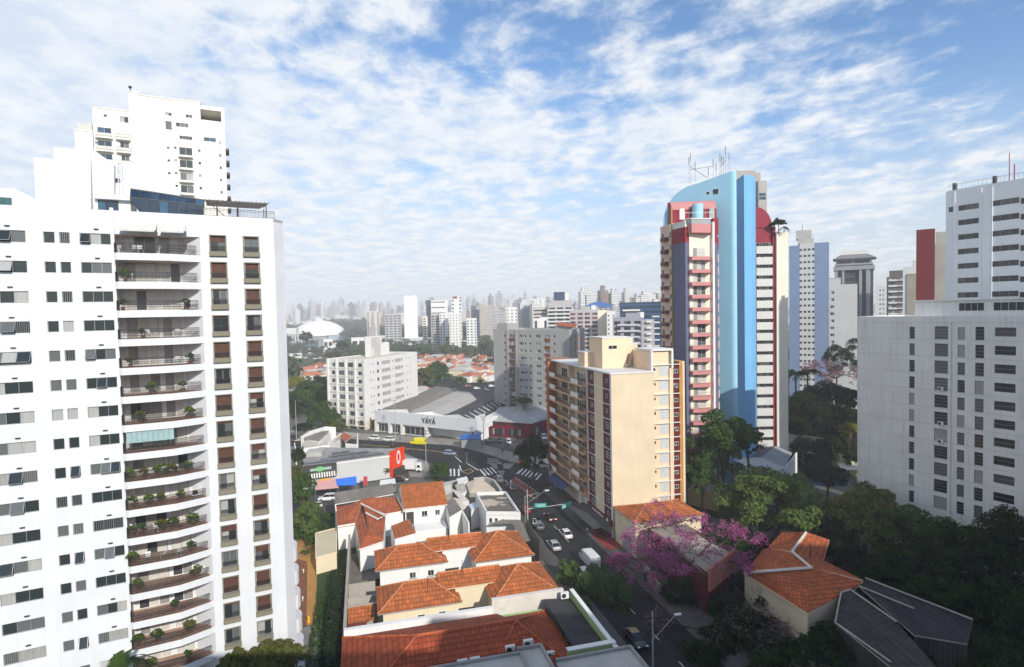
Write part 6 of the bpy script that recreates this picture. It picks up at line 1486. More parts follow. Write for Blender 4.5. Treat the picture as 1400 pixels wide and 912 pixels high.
# kiosk with the blue roof
c = G(645, 613, 0); f = Fr(c[0]-3.4, c[1], 1, -.12); rt = root('blue_roof_kiosk', 'grey kiosk with a bright blue roof on the avenue pavement', 'kiosk', (c[0], c[1], 0))
m = MB(); m.box(f, 0, 6.2, -3.2, 0, .13, 3.2); m.build('body', paint((.30, .31, .30), .3, .8, .08, 'grey_tarp'), rt)
m = MB(); q = [f.P(-.5, .4, 3.25), f.P(6.3, .3, 3.25), f.P(6.2, -3.5, 4.2), f.P(.3, -3.5, 4.2)]; m.face(q); m.face([f.P(-.5, .4, 3.2), f.P(-1.4, -3.6, 3.2), f.P(.3, -3.5, 4.2)]); m.face([(x, y, z-.1) for x, y, z in reversed(q)]); m.build('blue_roof', flat((.02, .11, .38), .5, name='kiosk_blue'), rt)
# ------------------------------------------------------------------ right of the street: tiled shop house, white villa etc.
def right_houses():
    # house behind the pink tree: tiled front part
    rt = root('corner_tile_house', 'beige two storey house with an orange tile roof against the cream corner block', 'house', (24, 105, 0))
    fe = Fr(19.6, 109.8, .255, -.967)      # along the street, v toward the street is -? use own frame
    T = fr2((19.2, 111.2), (35.5, 115.5))  # u east
    D = Fr(19.4, 110.4, .967, .256)        # u east, v toward camera
    m = MB(); m.box(D, 0, 13.5, 0.3, 8.8, 0, 6.9); m.build('wall', WHT2, rt)
    r = MB(); rg = MB(); hip(r, D, 0.0, 13.5, .5, 8.8, 6.9, .34, True, True, .4, 'u', rg); r.build('roof', [TILE, CONCD], rt); rg.build('ridge_tiles', RIDGE, rt)
    Fs = Fr(*D.P(0, .3, 0)[:2], -D.n[0]*-1, -D.n[1]*-1)      # street side facade, u toward camera
    Fs = Fr(*D.P(0, .3, 0)[:2], D.n[0], D.n[1]); 
    Fw = Fr(*D.P(0, 8.8, 0)[:2], -D.n[0], -D.n[1])
    for u, w_ in ((2.0, 1.6), (5.6, 1.4)): 
        p = MB(); win(Fs, u, 5.3, .02, winmesh(w_, 1.7, 2, (), FRAME_G, GLASS, depth=.04), rt)
    m = MB(); m.box(Fs, 3.3, 6.8, .0, .1, 0, 3.2); m.build('garage_opening', flat((.25, .27, .30), .6, name='grey_shutter'), rt)
    # pale sheet roof hall toward the camera
    rt = root('pale_sheet_hall', 'low hall with pale corrugated roof and a dark red street wall under the pink tree', 'shop', (30, 95, 0))
    zr = 6.2; Q = [G(886, 722, zr), G(940, 717, zr+.2), G(1003, 757, zr), G(968, 790, zr-.4)]
    Q2 = [G(886, 722, zr), G(940, 717, zr+.2), G(1003, 758, zr), G(968, 789, zr-.3)]
    m = MB(); mid_ = G(951, 745, zr+1.0); m.face([Q2[0], Q2[1], G(958, 733, zr+.9), G(918, 741, zr+.9)]); m.face([G(958, 733, zr+.9), Q2[2], Q2[3], G(918, 741, zr+.9)]); m.face([Q2[0], G(918, 741, zr+.9), Q2[3]])
    m.build('roof', corrug((.40, .36, .30), .4, .5), rt)
    m = MB()
    for i in range(4):
        a, b = Q2[(i+1) % 4], Q2[i]; f = fr2(a, b); l = math.dist(a[:2], b[:2]); m.box(f, 0, l, -.25, 0, 0, zr+.1)
    m.build('wall', paint((.10, .018, .022), .6, .85, .2, 'oxblood_wall'), rt)
    m = MB(); f = fr2(Q2[3], Q2[2]); l = math.dist(Q2[3][:2], Q2[2][:2]); m.box(f, 0, l, .01, .3, 3.8, zr+.9); m.build('salmon_parapet', paint((.45, .17, .12), .6, .85, .2, 'salmon_wall', .4), rt)
    m = MB(); m.box(fr2(G(880, 760, 3), G(905, 795, 3)), 0, 8, -.2, .2, 0, 1.9); m.build('front_wall', GRW, rt)
    # white small block beside it
    # house with reddish roofs in the dark trees
    rt = pixroof('red_roof_villa', 'villa with weathered red tile roofs and white ridges among the dark trees', 'house', WHT2, [
        ('west_roof', TILE3, [(1045, 782, 6.6), (1018, 784, 5.2), (1042, 752, 6.0), (1050, 749, 6.0), (1082, 755, 7.6), (1109, 776, 7.2)]),
        ('north_roof', TILE3, [(1050, 749, 6.0), (1069, 727, 6.6), (1102, 727, 7.8), (1083, 754, 7.8)]),
        ('east_roof', TILE3, [(1102, 727, 7.8), (1134, 738, 6.4), (1126, 766, 6.4), (1083, 754, 7.8)]),
        ('south_roof', TILE3, [(1104, 838, 4.6), (1070, 811, 5.0), (1018, 784, 5.2), (1045, 781, 6.6), (1109, 776, 7.2), (1180, 795, 6.0), (1168, 806, 5.4)]),
        ('back_roof', TILE3, [(1109, 776, 7.2), (1083, 754, 7.8), (1126, 766, 6.6), (1180, 793, 6.2)])])
    walls(rt, [(1018, 785, 5.0), (1070, 812, 4.9), (1104, 839, 4.5), (1168, 807, 5.2)], WHT2)
    m = MB()
    for a, b in (((1018, 784, 5.4), (1045, 781, 6.8)), ((1045, 781, 6.8), (1111, 776, 7.4)), ((1083, 754, 8.0), (1102, 728, 8.0)), ((1083, 754, 8.0), (1109, 776, 7.4))): m.tube(G(*a), G(*b), .22, n=5)
    m.build('white_ridge', WRIDGE, rt)
    m = MB(); p = G(1108, 762, 7.2); m.tube(p, (p[0], p[1], p[2]+2), .07, n=4); m.build('vent_pipe', IRON, rt)
    rt = pixroof('dark_sheet_workshop', 'dark corrugated workshop roofs with pale worn edges at the lower right', 'workshop', GRW, [  # dark old sheets, their colour darkened further to stand in for deep shade
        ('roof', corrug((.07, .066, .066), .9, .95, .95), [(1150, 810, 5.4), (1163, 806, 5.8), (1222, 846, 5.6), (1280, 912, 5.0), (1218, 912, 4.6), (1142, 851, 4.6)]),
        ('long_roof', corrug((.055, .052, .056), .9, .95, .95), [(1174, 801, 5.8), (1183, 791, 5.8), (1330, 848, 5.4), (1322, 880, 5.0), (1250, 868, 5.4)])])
    m = MB()
    for a, b in (((1150, 810, 5.6), (1163, 806, 6.0)), ((1163, 806, 6.0), (1226, 850, 5.8)), ((1142, 851, 4.9), (1150, 810, 5.6)), ((1183, 790, 6.1), (1330, 847, 5.7)), ((1174, 801, 6.0), (1250, 832, 5.8)), ((1142, 851, 4.9), (1218, 905, 4.8))): m.tube(G(*a), G(*b), .11, n=5)
    m.build('roof_edge', paint((.40, .38, .35), .95, .9, .3, 'mossy_edge', .15, False), rt)
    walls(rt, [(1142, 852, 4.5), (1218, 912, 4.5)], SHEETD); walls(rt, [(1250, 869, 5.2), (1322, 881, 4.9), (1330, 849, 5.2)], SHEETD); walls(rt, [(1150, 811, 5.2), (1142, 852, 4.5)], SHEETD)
    # grey roof building by the big tree, court wall, court
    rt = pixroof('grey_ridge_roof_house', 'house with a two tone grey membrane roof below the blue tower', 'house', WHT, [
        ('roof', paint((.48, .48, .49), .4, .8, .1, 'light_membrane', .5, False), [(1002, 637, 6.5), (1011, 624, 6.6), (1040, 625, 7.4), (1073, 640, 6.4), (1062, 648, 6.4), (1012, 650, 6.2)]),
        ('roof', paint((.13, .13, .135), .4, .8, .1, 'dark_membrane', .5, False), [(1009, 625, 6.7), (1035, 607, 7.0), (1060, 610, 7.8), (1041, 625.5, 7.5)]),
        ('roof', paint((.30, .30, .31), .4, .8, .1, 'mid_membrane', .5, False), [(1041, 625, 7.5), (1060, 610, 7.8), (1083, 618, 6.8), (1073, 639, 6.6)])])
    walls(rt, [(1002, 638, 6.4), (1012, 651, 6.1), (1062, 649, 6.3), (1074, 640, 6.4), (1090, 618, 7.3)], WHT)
    # yellow boundary wall
    a, b = G(941, 690, 0), G(1005, 705, 0)
    m = MB(); f = fr2(a, b); m.box(f, 0, math.dist(a[:2], b[:2]), -.3, 0, 0, 3.8); o = m.build('yellow_boundary_wall', paint((.55, .42, .20), .4, .8, .08, 'ochre_yellow_wall', .6), at=(a[0], a[1], 0)); tag(o, 'yellow boundary wall right of the cream corner block', 'wall')
    sheet('terracotta_strip', g2((940, 690), (965, 703), (955, 712), (940, 705)), .04, TERR)
    # court
    a, b = G(1078, 622, 0), G(1152, 634, 0)
    sheet('sports_court', g2((1092, 640), (1100, 618), (1150, 628), (1160, 665), (1095, 665)), .03, ground_mat('blue_court', (.025, .06, .10), .2, 3, .2))
    m = MB(); f = fr2((a[0], a[1]+3), (b[0], b[1]+3)); l = math.dist(a[:2], b[:2])
    for k in range(3): m.box(f, l*k/3+.08, l*(k+1)/3-.08, -.25, 0, 0, 3.1); m.box(f, l*k/3+.08, l*(k+1)/3-.08, -.25, 0, 3.3, 6.2)
    for k in range(4): m.box(f, l*k/3-.1, l*k/3+.1, -.3, .1, 0, 6.4)
    tag(m.build('court_wall', CONC, at=(a[0], a[1], 0)), 'tall grey panelled wall behind the sports court', 'wall')
    rt = root('basketball_hoop', 'white basketball backboard on a dark post in front of the court wall', 'basketball hoop', (*G(1124, 634, 0)[:2], 0)); c = G(1124, 634, 0)
    m = MB(); m.tube((c[0], c[1], 0), (c[0], c[1], 3.4), .1, n=6); m.build('post', IRON, rt); m = MB(); m.box(WF, c[0]-1.1, c[0]+1.1, -c[1]+.2, -c[1]+.3, 2.9, 4.1); m.build('backboard', OFFW, rt)
    m = MB()
    for k in range(10): a0, a1 = 2*math.pi*k/10, 2*math.pi*(k+1)/10; m.tube((c[0]+.25*math.cos(a0), c[1]-.6+.25*math.sin(a0), 3.05), (c[0]+.25*math.cos(a1), c[1]-.6+.25*math.sin(a1), 3.05), .02, n=3)
    m.build('hoop', flat((.5, .1, .03), .5, name='orange_steel'), rt)
    c = G(1162, 634, 3); rt = root('yellow_shed', 'small yellow green walled shed with a tattered white roof beside the grey block', 'shed', (c[0], c[1], 0))
    m = MB(); f = Fr(c[0]-2.6, c[1], 1, -.15); m.box(f, 0, 7, -5, 0, 0, 5.5); m.build('wall', paint((.42, .42, .20), .4, .8, .1, 'yellow_green_wall'), rt)
    m = MB(); m.face([f.P(-1.5, 5, 2.8), f.P(7, 5, 2.8), f.P(7, .05, 3.3), f.P(-.8, .05, 3.3)]); m.build('tattered_roof', WRIDGE, rt)
right_houses()
# ------------------------------------------------------------------ far low buildings
def lowb(name, label, x0, x1, yb, yt, mat, depth=14, slope=0.0, n=0, roofm=None, cat='building'):
    """base at pixel row yb, top at yt"""
    g = G((x0+x1)/2, yb, 0); Yd = g[1]; z = rz_of((x0+x1)/2, yt, Yd); rt = None
    f0 = rad(x0, (x0+x1)/2, Yd); w_ = wrad(x0, x1, (x0+x1)/2, Yd); F = Fr(f0.x, f0.y, f0.d[0]*math.cos(slope)-f0.d[1]*math.sin(slope), f0.d[0]*math.sin(slope)+f0.d[1]*math.cos(slope))
    rt = root(name, label, cat, (g[0], g[1], 0)); m = MB(); m.box(F, 0, w_, -depth, 0, 0, z); m.build('wall', mat, rt)
    m = MB(); m.box(F, -.4, w_+.4, -depth-.4, .4, z, z+.35); m.build('roof', roofm or OFFW, rt)
    if n:
        for k in range(n): win(F, w_*(k+.5)/n, z*.62, .08, winmesh(w_/n*.7, z*.35, 3, (), FRAME_G, GLASSD, depth=.05), rt)
    return rt
lowb('white_school_block', 'white low block with a yellow stripe beside the car park', 442, 455, 481, 464, OFFW, 20, .35, 2); lowb('white_club_block', 'white low block with a dark window band left of the rooftop tower', 480, 499, 482, 462, OFFW, 16, 0, 2)
lowb('long_white_school', 'long white two storey school with a bright roof left of centre', 560, 596, 476, 463, WG, 60, .45, 3); lowb('white_hall', 'white hall under the school roofs', 550, 579, 481, 470, OFFW, 30, .1)
lowb('white_roof_depot', 'white roofed depot right of the white pilaster block roofline', 521, 543, 473, 460, WG, 40, .3, 2); lowb('white_roof_sheds', 'low white roofed complex left of the grey orange block', 612, 648, 479, 467, WG, 30, -.25, 5)
lowb('blue_grey_long_roof', 'long blue grey roof in front of the round stadium', 449, 512, 466, 458, flat((.30, .36, .42), .6, name='blue_grey_sheet'), 25, .15, 0, flat((.32, .40, .48), .6, name='blue_grey_sheet2')); lowb('teal_roof_sheds', 'teal roofed sheds beside the car park', 414, 434, 479, 473, flat((.03, .22, .22), .6, name='teal_sheet'), 20, -.5, 0, flat((.03, .26, .26), .6, name='teal_sheet2'))
lowb('white_marquee', 'white marquee at the edge of the car park', 421, 436, 483, 476, OFFW, 12, .2); lowb('small_orange_house', 'small orange roofed house behind the white low block', 454, 463, 475, 469, OFFW, 10, 0, 0, TILEF)
lowb('long_white_wall', 'long low white building beside the sports field at far left', 394, 412, 490, 484, OFFW, 8, .1)
# domed arena
def arena():
    c = PY(437, 1150); w_ = (472-402)/2*1150/780; zb = 8.0; zt = rz_of(437, 437.5, 1150); rt = root('domed_arena', 'round white domed arena on the left horizon', 'arena', (*c, 0))
    m = MB(); N_ = 36; prof = [(1, 0), (.985, .12), (.93, .33), (.83, .52), (.68, .70), (.5, .83), (.3, .93), (.12, .985), (.11, 1.05), (0, 1.07)]
    for i in range(len(prof)-1):
        for k in range(N_):
            a0, a1 = 2*math.pi*k/N_, 2*math.pi*(k+1)/N_; q = lambda r_, h_, a: (c[0]+w_*r_*math.cos(a), c[1]+w_*r_*math.sin(a), zb+(zt-zb)*h_)
            m.face([q(*prof[i], a0), q(*prof[i], a1), q(*prof[i+1], a1), q(*prof[i+1], a0)])
    m.build('dome', paint((.76, .72, .70), .15, .7, .03, 'dome_white', .8), rt)
    m = MB()
    m.prism([(c[0]+w_*.96*math.cos(2*math.pi*k/N_), c[1]+w_*.96*math.sin(2*math.pi*k/N_)) for k in range(N_)], 0, zb); m.build('base_ring', CONCD, rt)
    # ribbed grandstand at the left
    rt = root('ribbed_grandstand', 'ribbed concrete grandstand left of the domed arena', 'grandstand', (*PY(403, 900), 0))
    for k in range(9):
        x = PY(386+k*4, 900+4*k); m = MB(); f = Fr(x[0], x[1], .85, -.5); m.face([f.P(0, 0, 20), f.P(1.8, 0, 20), f.P(3.6, 0, 4), f.P(1.8, 0, 4)]); m.face([f.P(0, -1, 20), f.P(1.8, -1, 20), f.P(3.6, -1, 4), f.P(1.8, -1, 4)]); m.face([f.P(1.8, 0, 20), f.P(1.8, -1, 20), f.P(3.6, -1, 4), f.P(3.6, 0, 4)]); m.build('rib', OFFW, rt)
    m = MB(); f = fr2(PY(384, 915), PY(425, 940)); m.box(f, 0, math.dist(PY(384, 915), PY(425, 940)), -8, -2, 0, 18); m.build('stand', CONCD, rt)
    m = MB(); f = fr2(PY(380, 1010), PY(404, 1010)); m.box(f, 0, 32, -14, 0, 0, 26); m.build('white_hall', OFFW, rt)
arena()
# neighbourhood of small tiled houses
hr = random.Random(4)
def hhouse(i):
    w_, d_ = hr.uniform(9, 15), hr.uniform(8, 12); m = MB(); m.box(WF, -w_/2, w_/2, -d_/2, d_/2, 0, 4.5); a = m; r = MB(); hip(r, WF, -w_/2, w_/2, -d_/2, d_/2, 4.6, .4, i % 2 == 0, i % 3 == 0, .4)
    return dropmesh(a, [[OFFW, WHT2, WHT][i % 3]]), dropmesh(r, [[TILEF, TILEF, TILE3, TILEF, CONC][i % 5], OFFW])
HH = [hhouse(i) for i in range(6)]; nh = 0
def puthouse(px, py, rz, grp, lb):
    g = G(px, py, 2); w_, r_ = hr.choice(HH); o = root('small_tile_house', lb, 'house', (g[0], g[1], 0), grp, rz); a = inst(w_, 'wall', o, (0, 0, 0)); a.location = (0, 0, 0); b = inst(r_, 'roof', o, (0, 0, 0)); b.location = (0, 0, 0)
for row, (y, x0, x1, st) in enumerate(((482, 618, 676, 6.5), (486, 600, 676, 7.5), (491, 597, 676, 8.5), (496.5, 573, 676, 9.5), (502, 590, 676, 10), (509, 618, 676, 11), (517, 640, 676, 12))):
    x = x0
    while x < x1: puthouse(x+hr.uniform(-1, 1), y+hr.uniform(-1, 1), -.45+hr.choice([0, 1.57])+hr.uniform(-.06, .06), 'small tile roofed houses in the middle distance', 'small house with salmon tile roof in the quarter left of the grey orange block'); x += st
for x, y in ((570, 487), (577, 505), (566, 540), (577, 538), (573, 492), (583, 490)): puthouse(x, y, .3, 'small tile roofed houses right of the white block', 'small salmon roofed house just right of the white pilaster block')
for x, y in ((398, 513), (405, 510), (412, 512), (419, 509), (427, 507), (434, 512), (441, 508), (446, 513), (430, 517), (403, 521), (411, 520), (421, 515), (446, 504), (438, 502), (400, 528)): puthouse(x, y, .55+hr.choice([0, 1.57]), 'small tile roofed houses by the sports field', 'small red or dark roofed house below the sports field at far left')
# teal hoarding behind the trees
for (x0, y0), (x1, y1), h_, lb in (((398, 565), (420, 562), 5, 'dark teal hoarding left part under the big tree'), ((420, 562), (449, 559), 5.5, 'dark teal hoarding right part beside the white block')):
    a, b = G(x0, y0, 0), G(x1, y1, 0); f = fr2(a, b); m = MB(); m.box(f, 0, math.dist(a[:2], b[:2]), -.3, 0, 0, h_); tag(m.build('teal_hoarding', flat((.0, .10, .12), .6, name='teal_panel'), at=(a[0], a[1], 0)), lb, 'hoarding')
a, b = G(582, 520, 5), G(606, 515, 5); m = MB(); m.face([a, b, G(606, 518, 4), G(582, 524, 4)]); tag(m.build('green_awning', flat((.03, .20, .15), .7, name='green_canvas'), at=(a[0], a[1], 4)), 'long green awning above the car park', 'awning')
sheet('car_park', g2((575, 527), (610, 516), (676, 520), (676, 548), (640, 550), (622, 530), (600, 536)), .05, ASPH)
# ------------------------------------------------------------------ buildings around the viewpoint (outside the frame)
VW = paint((.55, .53, .50), .3, .8, .05, 'own_tower_render')
def own(name, label, x0, x1, y0, y1, h_):
    P = [(x0, y1), (x0, y0), (x1, y0), (x1, y1)]; m = MB(); m.prism([(x0, y0), (x1, y0), (x1, y1), (x0, y1)], 0, h_); rt = root(name, label, 'apartment tower', ((x0+x1)/2, (y0+y1)/2, 0)); m.build('wall', VW, rt)
    m = MB(); m.box(WF, x0+10, x1-10, -y1+8, -y0-3, h_, h_+2); m.build('roof_box', VW, rt)
own('viewpoint_tower', 'plain tower the picture is taken from, behind the viewpoint', -1.5, 28, -22, -.6, 47.5)
own('neighbour_tower', 'tall tower right behind the viewpoint whose shade falls on the tiled roofs', 34, 64, -30, -8, 57)
own('street_shade_tower', 'taller tower behind the viewpoint whose shade falls on the street', 68, 112, -30, -8, 69)
own('side_tower', 'tall tower off the right edge that shades the grey block', 92, 124, 22, 52, 72)
# ------------------------------------------------------------------ vegetation
def leafmat(name, c, var=.45, trans=.25, c2=None, rough=.6):
    t = NT(name); g = t.n('ShaderNodeNewGeometry'); oi = t.n('ShaderNodeObjectInfo')
    n = t.noise(t.coord('Object', (.45, .45, .45)), 1, 3)
    a = t.mix(g.outputs['Random Per Island'], sc3(c, 1-var), c2 or sc3(c, 1+var)); a = t.mix(t.ramp(n, .35, .65, 0, .6), a, sc3(c, 1.5))
    a = t.mix(t.math('MULTIPLY', oi.outputs['Random'], .35), a, sc3((c[0]*1.3, c[1], c[2]*.8), .8))
    t.fin(a, rough, .08); tr = t.n('ShaderNodeBsdfTranslucent'); t.L.new(a, tr.inputs[0]); ms = t.n('ShaderNodeMixShader'); ms.inputs[0].default_value = trans
    o = t.N['Material Output']; t.L.new(t.b.outputs[0], ms.inputs[1]); t.L.new(tr.outputs[0], ms.inputs[2]); t.L.new(ms.outputs[0], o.inputs[0]); return t.m
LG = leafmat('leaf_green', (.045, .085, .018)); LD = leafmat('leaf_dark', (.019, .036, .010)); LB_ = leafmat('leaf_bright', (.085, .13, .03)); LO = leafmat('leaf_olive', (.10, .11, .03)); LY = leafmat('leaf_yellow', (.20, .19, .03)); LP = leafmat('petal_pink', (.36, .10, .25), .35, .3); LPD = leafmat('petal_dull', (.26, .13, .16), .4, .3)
LBL = leafmat('leaf_park', (.065, .09, .045), .4)
BARK = flat((.10, .075, .055), .9, name='bark', var=.3); BARKD = flat((.05, .04, .032), .9, name='dark_bark', var=.3)
def rawmesh(name, V, quads, mats, smooth=False):
    me = bpy.data.meshes.new(name); n = len(V); q = len(quads)
    me.vertices.add(n); me.vertices.foreach_set('co', np.asarray(V, dtype=np.float32).ravel())
    me.loops.add(q*4); me.loops.foreach_set('vertex_index', np.asarray(quads, dtype=np.int32).ravel())
    me.polygons.add(q); me.polygons.foreach_set('loop_start', np.arange(0, q*4, 4, dtype=np.int32)); me.polygons.foreach_set('loop_total', np.full(q, 4, dtype=np.int32))
    me.update(calc_edges=True); me.validate()
    for m in mats: me.materials.append(m)
    return me
def leaves(P, Nn, size, rs, aspect=.6):
    """quads at P with normals about Nn"""
    n = len(P); Nn = Nn+rs.normal(0, .55, (n, 3)); Nn /= np.linalg.norm(Nn, axis=1)[:, None]
    T = np.cross(Nn, rs.normal(0, 1, (n, 3))); T /= np.linalg.norm(T, axis=1)[:, None]; B = np.cross(Nn, T)
    s = size*rs.uniform(.6, 1.35, (n, 1))
    V = np.stack([P-T*s, P+B*s*aspect, P+T*s, P-B*s*aspect], 1).reshape(-1, 3)
    return V, np.arange(4*n).reshape(n, 4)
def crown(seed, ncl, nlf, size, flat_=.8, spread=.30, hollow=.45, top=1.0, droop=0.0):
    """unit crown, radius about 1, centre at the origin"""
    rs = np.random.RandomState(seed); C_ = []
    while len(C_) < ncl:
        v = rs.normal(0, 1, 3); v /= np.linalg.norm(v); r = rs.uniform(hollow, .92)**.7
        if v[2] < -.45 and rs.rand() < .75: continue
        C_.append(v*r*np.array([1, 1, flat_])*rs.uniform(.8, 1.06))
    C_ = np.array(C_); k = np.repeat(np.arange(ncl), nlf); rad = rs.uniform(.6, 1.25, ncl)*spread
    d = rs.normal(0, 1, (len(k), 3)); d /= np.linalg.norm(d, axis=1)[:, None]; d[:, 2] = np.where(d[:, 2] < -.3, -d[:, 2], d[:, 2])
    rr_ = rs.uniform(.35, 1.0, len(k))**.5
    P = C_[k]+d*(rad[k]*rr_)[:, None]*np.array([1, 1, .72]); P[:, 2] -= droop*(np.abs(d[:, 0])+np.abs(d[:, 1]))*rad[k]
    V, Q = leaves(P, d+np.array([0, 0, .35]), size, rs); return V, Q, C_
CR = {}
def crownmesh(kind, var):
    key = (kind, var)
    if key in CR: return CR[key]
    spec = {'big': (58, 230, .040, .78, .27, .35), 'mid': (44, 130, .062, .85, .30, .35), 'far': (26, 42, .13, .85, .34, .3), 'feather': (80, 190, .030, .7, .20, .25), 'tall': (60, 170, .045, 1.0, .24, .2), 'umb': (54, 150, .045, .42, .26, .2)}[kind.split(':')[0]]
    m = {'g': LG, 'd': LD, 'b': LB_, 'o': LO, 'y': LY, 'k': LBL}[kind.split(':')[1]]
    V, Q, C_ = crown(hash(kind.split(':')[0]) % 7+var*13+len(kind) if False else var*13+sum(map(ord, kind)), spec[0], spec[1], spec[2], spec[3], spec[4], spec[5]); CR[key] = (rawmesh('crown', V, Q, [m]), C_); return CR[key]
TK = {}
def tree(px, py, Yd, wpx, hpx, kind, label, group=None, name='tree', base=0.0, rz=None, limbs=True):
    c = A(px, py, Yd); rx, rz_ = wpx*Yd/FPX/2, hpx*Yd/FPX/2
    return tree_at(c[0], c[1], c[2], rx, rz_, kind, label, group, name, base, rz, limbs)
_tr = random.Random(77)
def tree_at(x, y, zc, rx, rz_, kind, label, group=None, name='tree', base=0.0, rz=None, limbs=True):
    me, C_ = crownmesh(kind, _tr.randrange(3)); fl = {'umb': .42, 'big': .78, 'feather': .7, 'tall': 1.0}.get(kind.split(':')[0], .85)
    rt = root(name, label, 'tree', (x, y, base), group); a = _tr.uniform(0, 6.28) if rz is None else rz
    o = inst(me, 'crown', rt, (x, y, zc), a); o.scale = (rx, rx, rz_/fl)
    tb = MB(); h = zc-base; r0 = max(.12, rx*.07)
    tb.tube((0, 0, 0), (.1*rx, .05*rx, h*.55), r0, r0*.75, 7)
    if limbs:
        for k in range(0, min(len(C_), 8)):
            p = C_[k]; q = (math.cos(a)*p[0]-math.sin(a)*p[1], math.sin(a)*p[0]+math.cos(a)*p[1]); mid_ = (.1*rx+q[0]*rx*.35, .05*rx+q[1]*rx*.35, h*.55+(h*.45+p[2]*rz_)*.5)
            tb.tube((.1*rx, .05*rx, h*.55), mid_, r0*.6, r0*.4, 5, cap=False); tb.tube(mid_, (q[0]*rx*.9, q[1]*rx*.9, h+p[2]*rz_*.9), r0*.4, r0*.12, 5, cap=False)
    else: tb.tube((.1*rx, .05*rx, h*.55), (0, 0, h), r0*.75, r0*.4, 6)
    me2 = dropmesh(tb, [BARK]); o = inst(me2, 'trunk', rt, (x, y, base)); return rt
tree(601, 646, 153, 31, 31, 'mid:g', 'round dark green tree on the corner beside the orange gable house')
tree(728, 620, 150, 50, 46, 'big:d', 'dark spreading street tree by the crosswalk in front of the dark red store')
tree(820, 834, 88, 104, 118, 'big:g', 'big dark tree leaning over the street beside the white van')
tree(778, 792, 94, 36, 52, 'mid:b', 'young light green tree between the orange roofs and the parked cars')
tree(414, 672, 120, 34, 56, 'mid:g', 'dark leafy tree touching the base of the white tower by the side lane')
tree(420, 712, 114, 34, 54, 'mid:b', 'yellow green tree just in front of the beige gatehouse')
tree(402, 650, 140, 26, 34, 'mid:o', 'olive brown tree at the left of the solar roof shop'); tree(408, 625, 150, 20, 26, 'mid:d', 'small dark tree behind the solar roof shop corner')
tree(985, 612, 122, 96, 112, 'tall:g', 'tall dense tree at the foot of the blue tower right of the corner block')
tree(1022, 602, 124, 44, 50, 'tall:d', 'pointed dark tree rising right of the tall dense tree')
tree(958, 650, 118, 50, 60, 'mid:g', 'leafy tree against the yellow boundary wall')
tree(1058, 692, 104, 150, 118, 'feather:b', 'huge feathery green tree in front of the two tone grey roof house')
tree(1010, 700, 108, 60, 80, 'feather:g', 'feathery tree merging with the left side of the huge one')
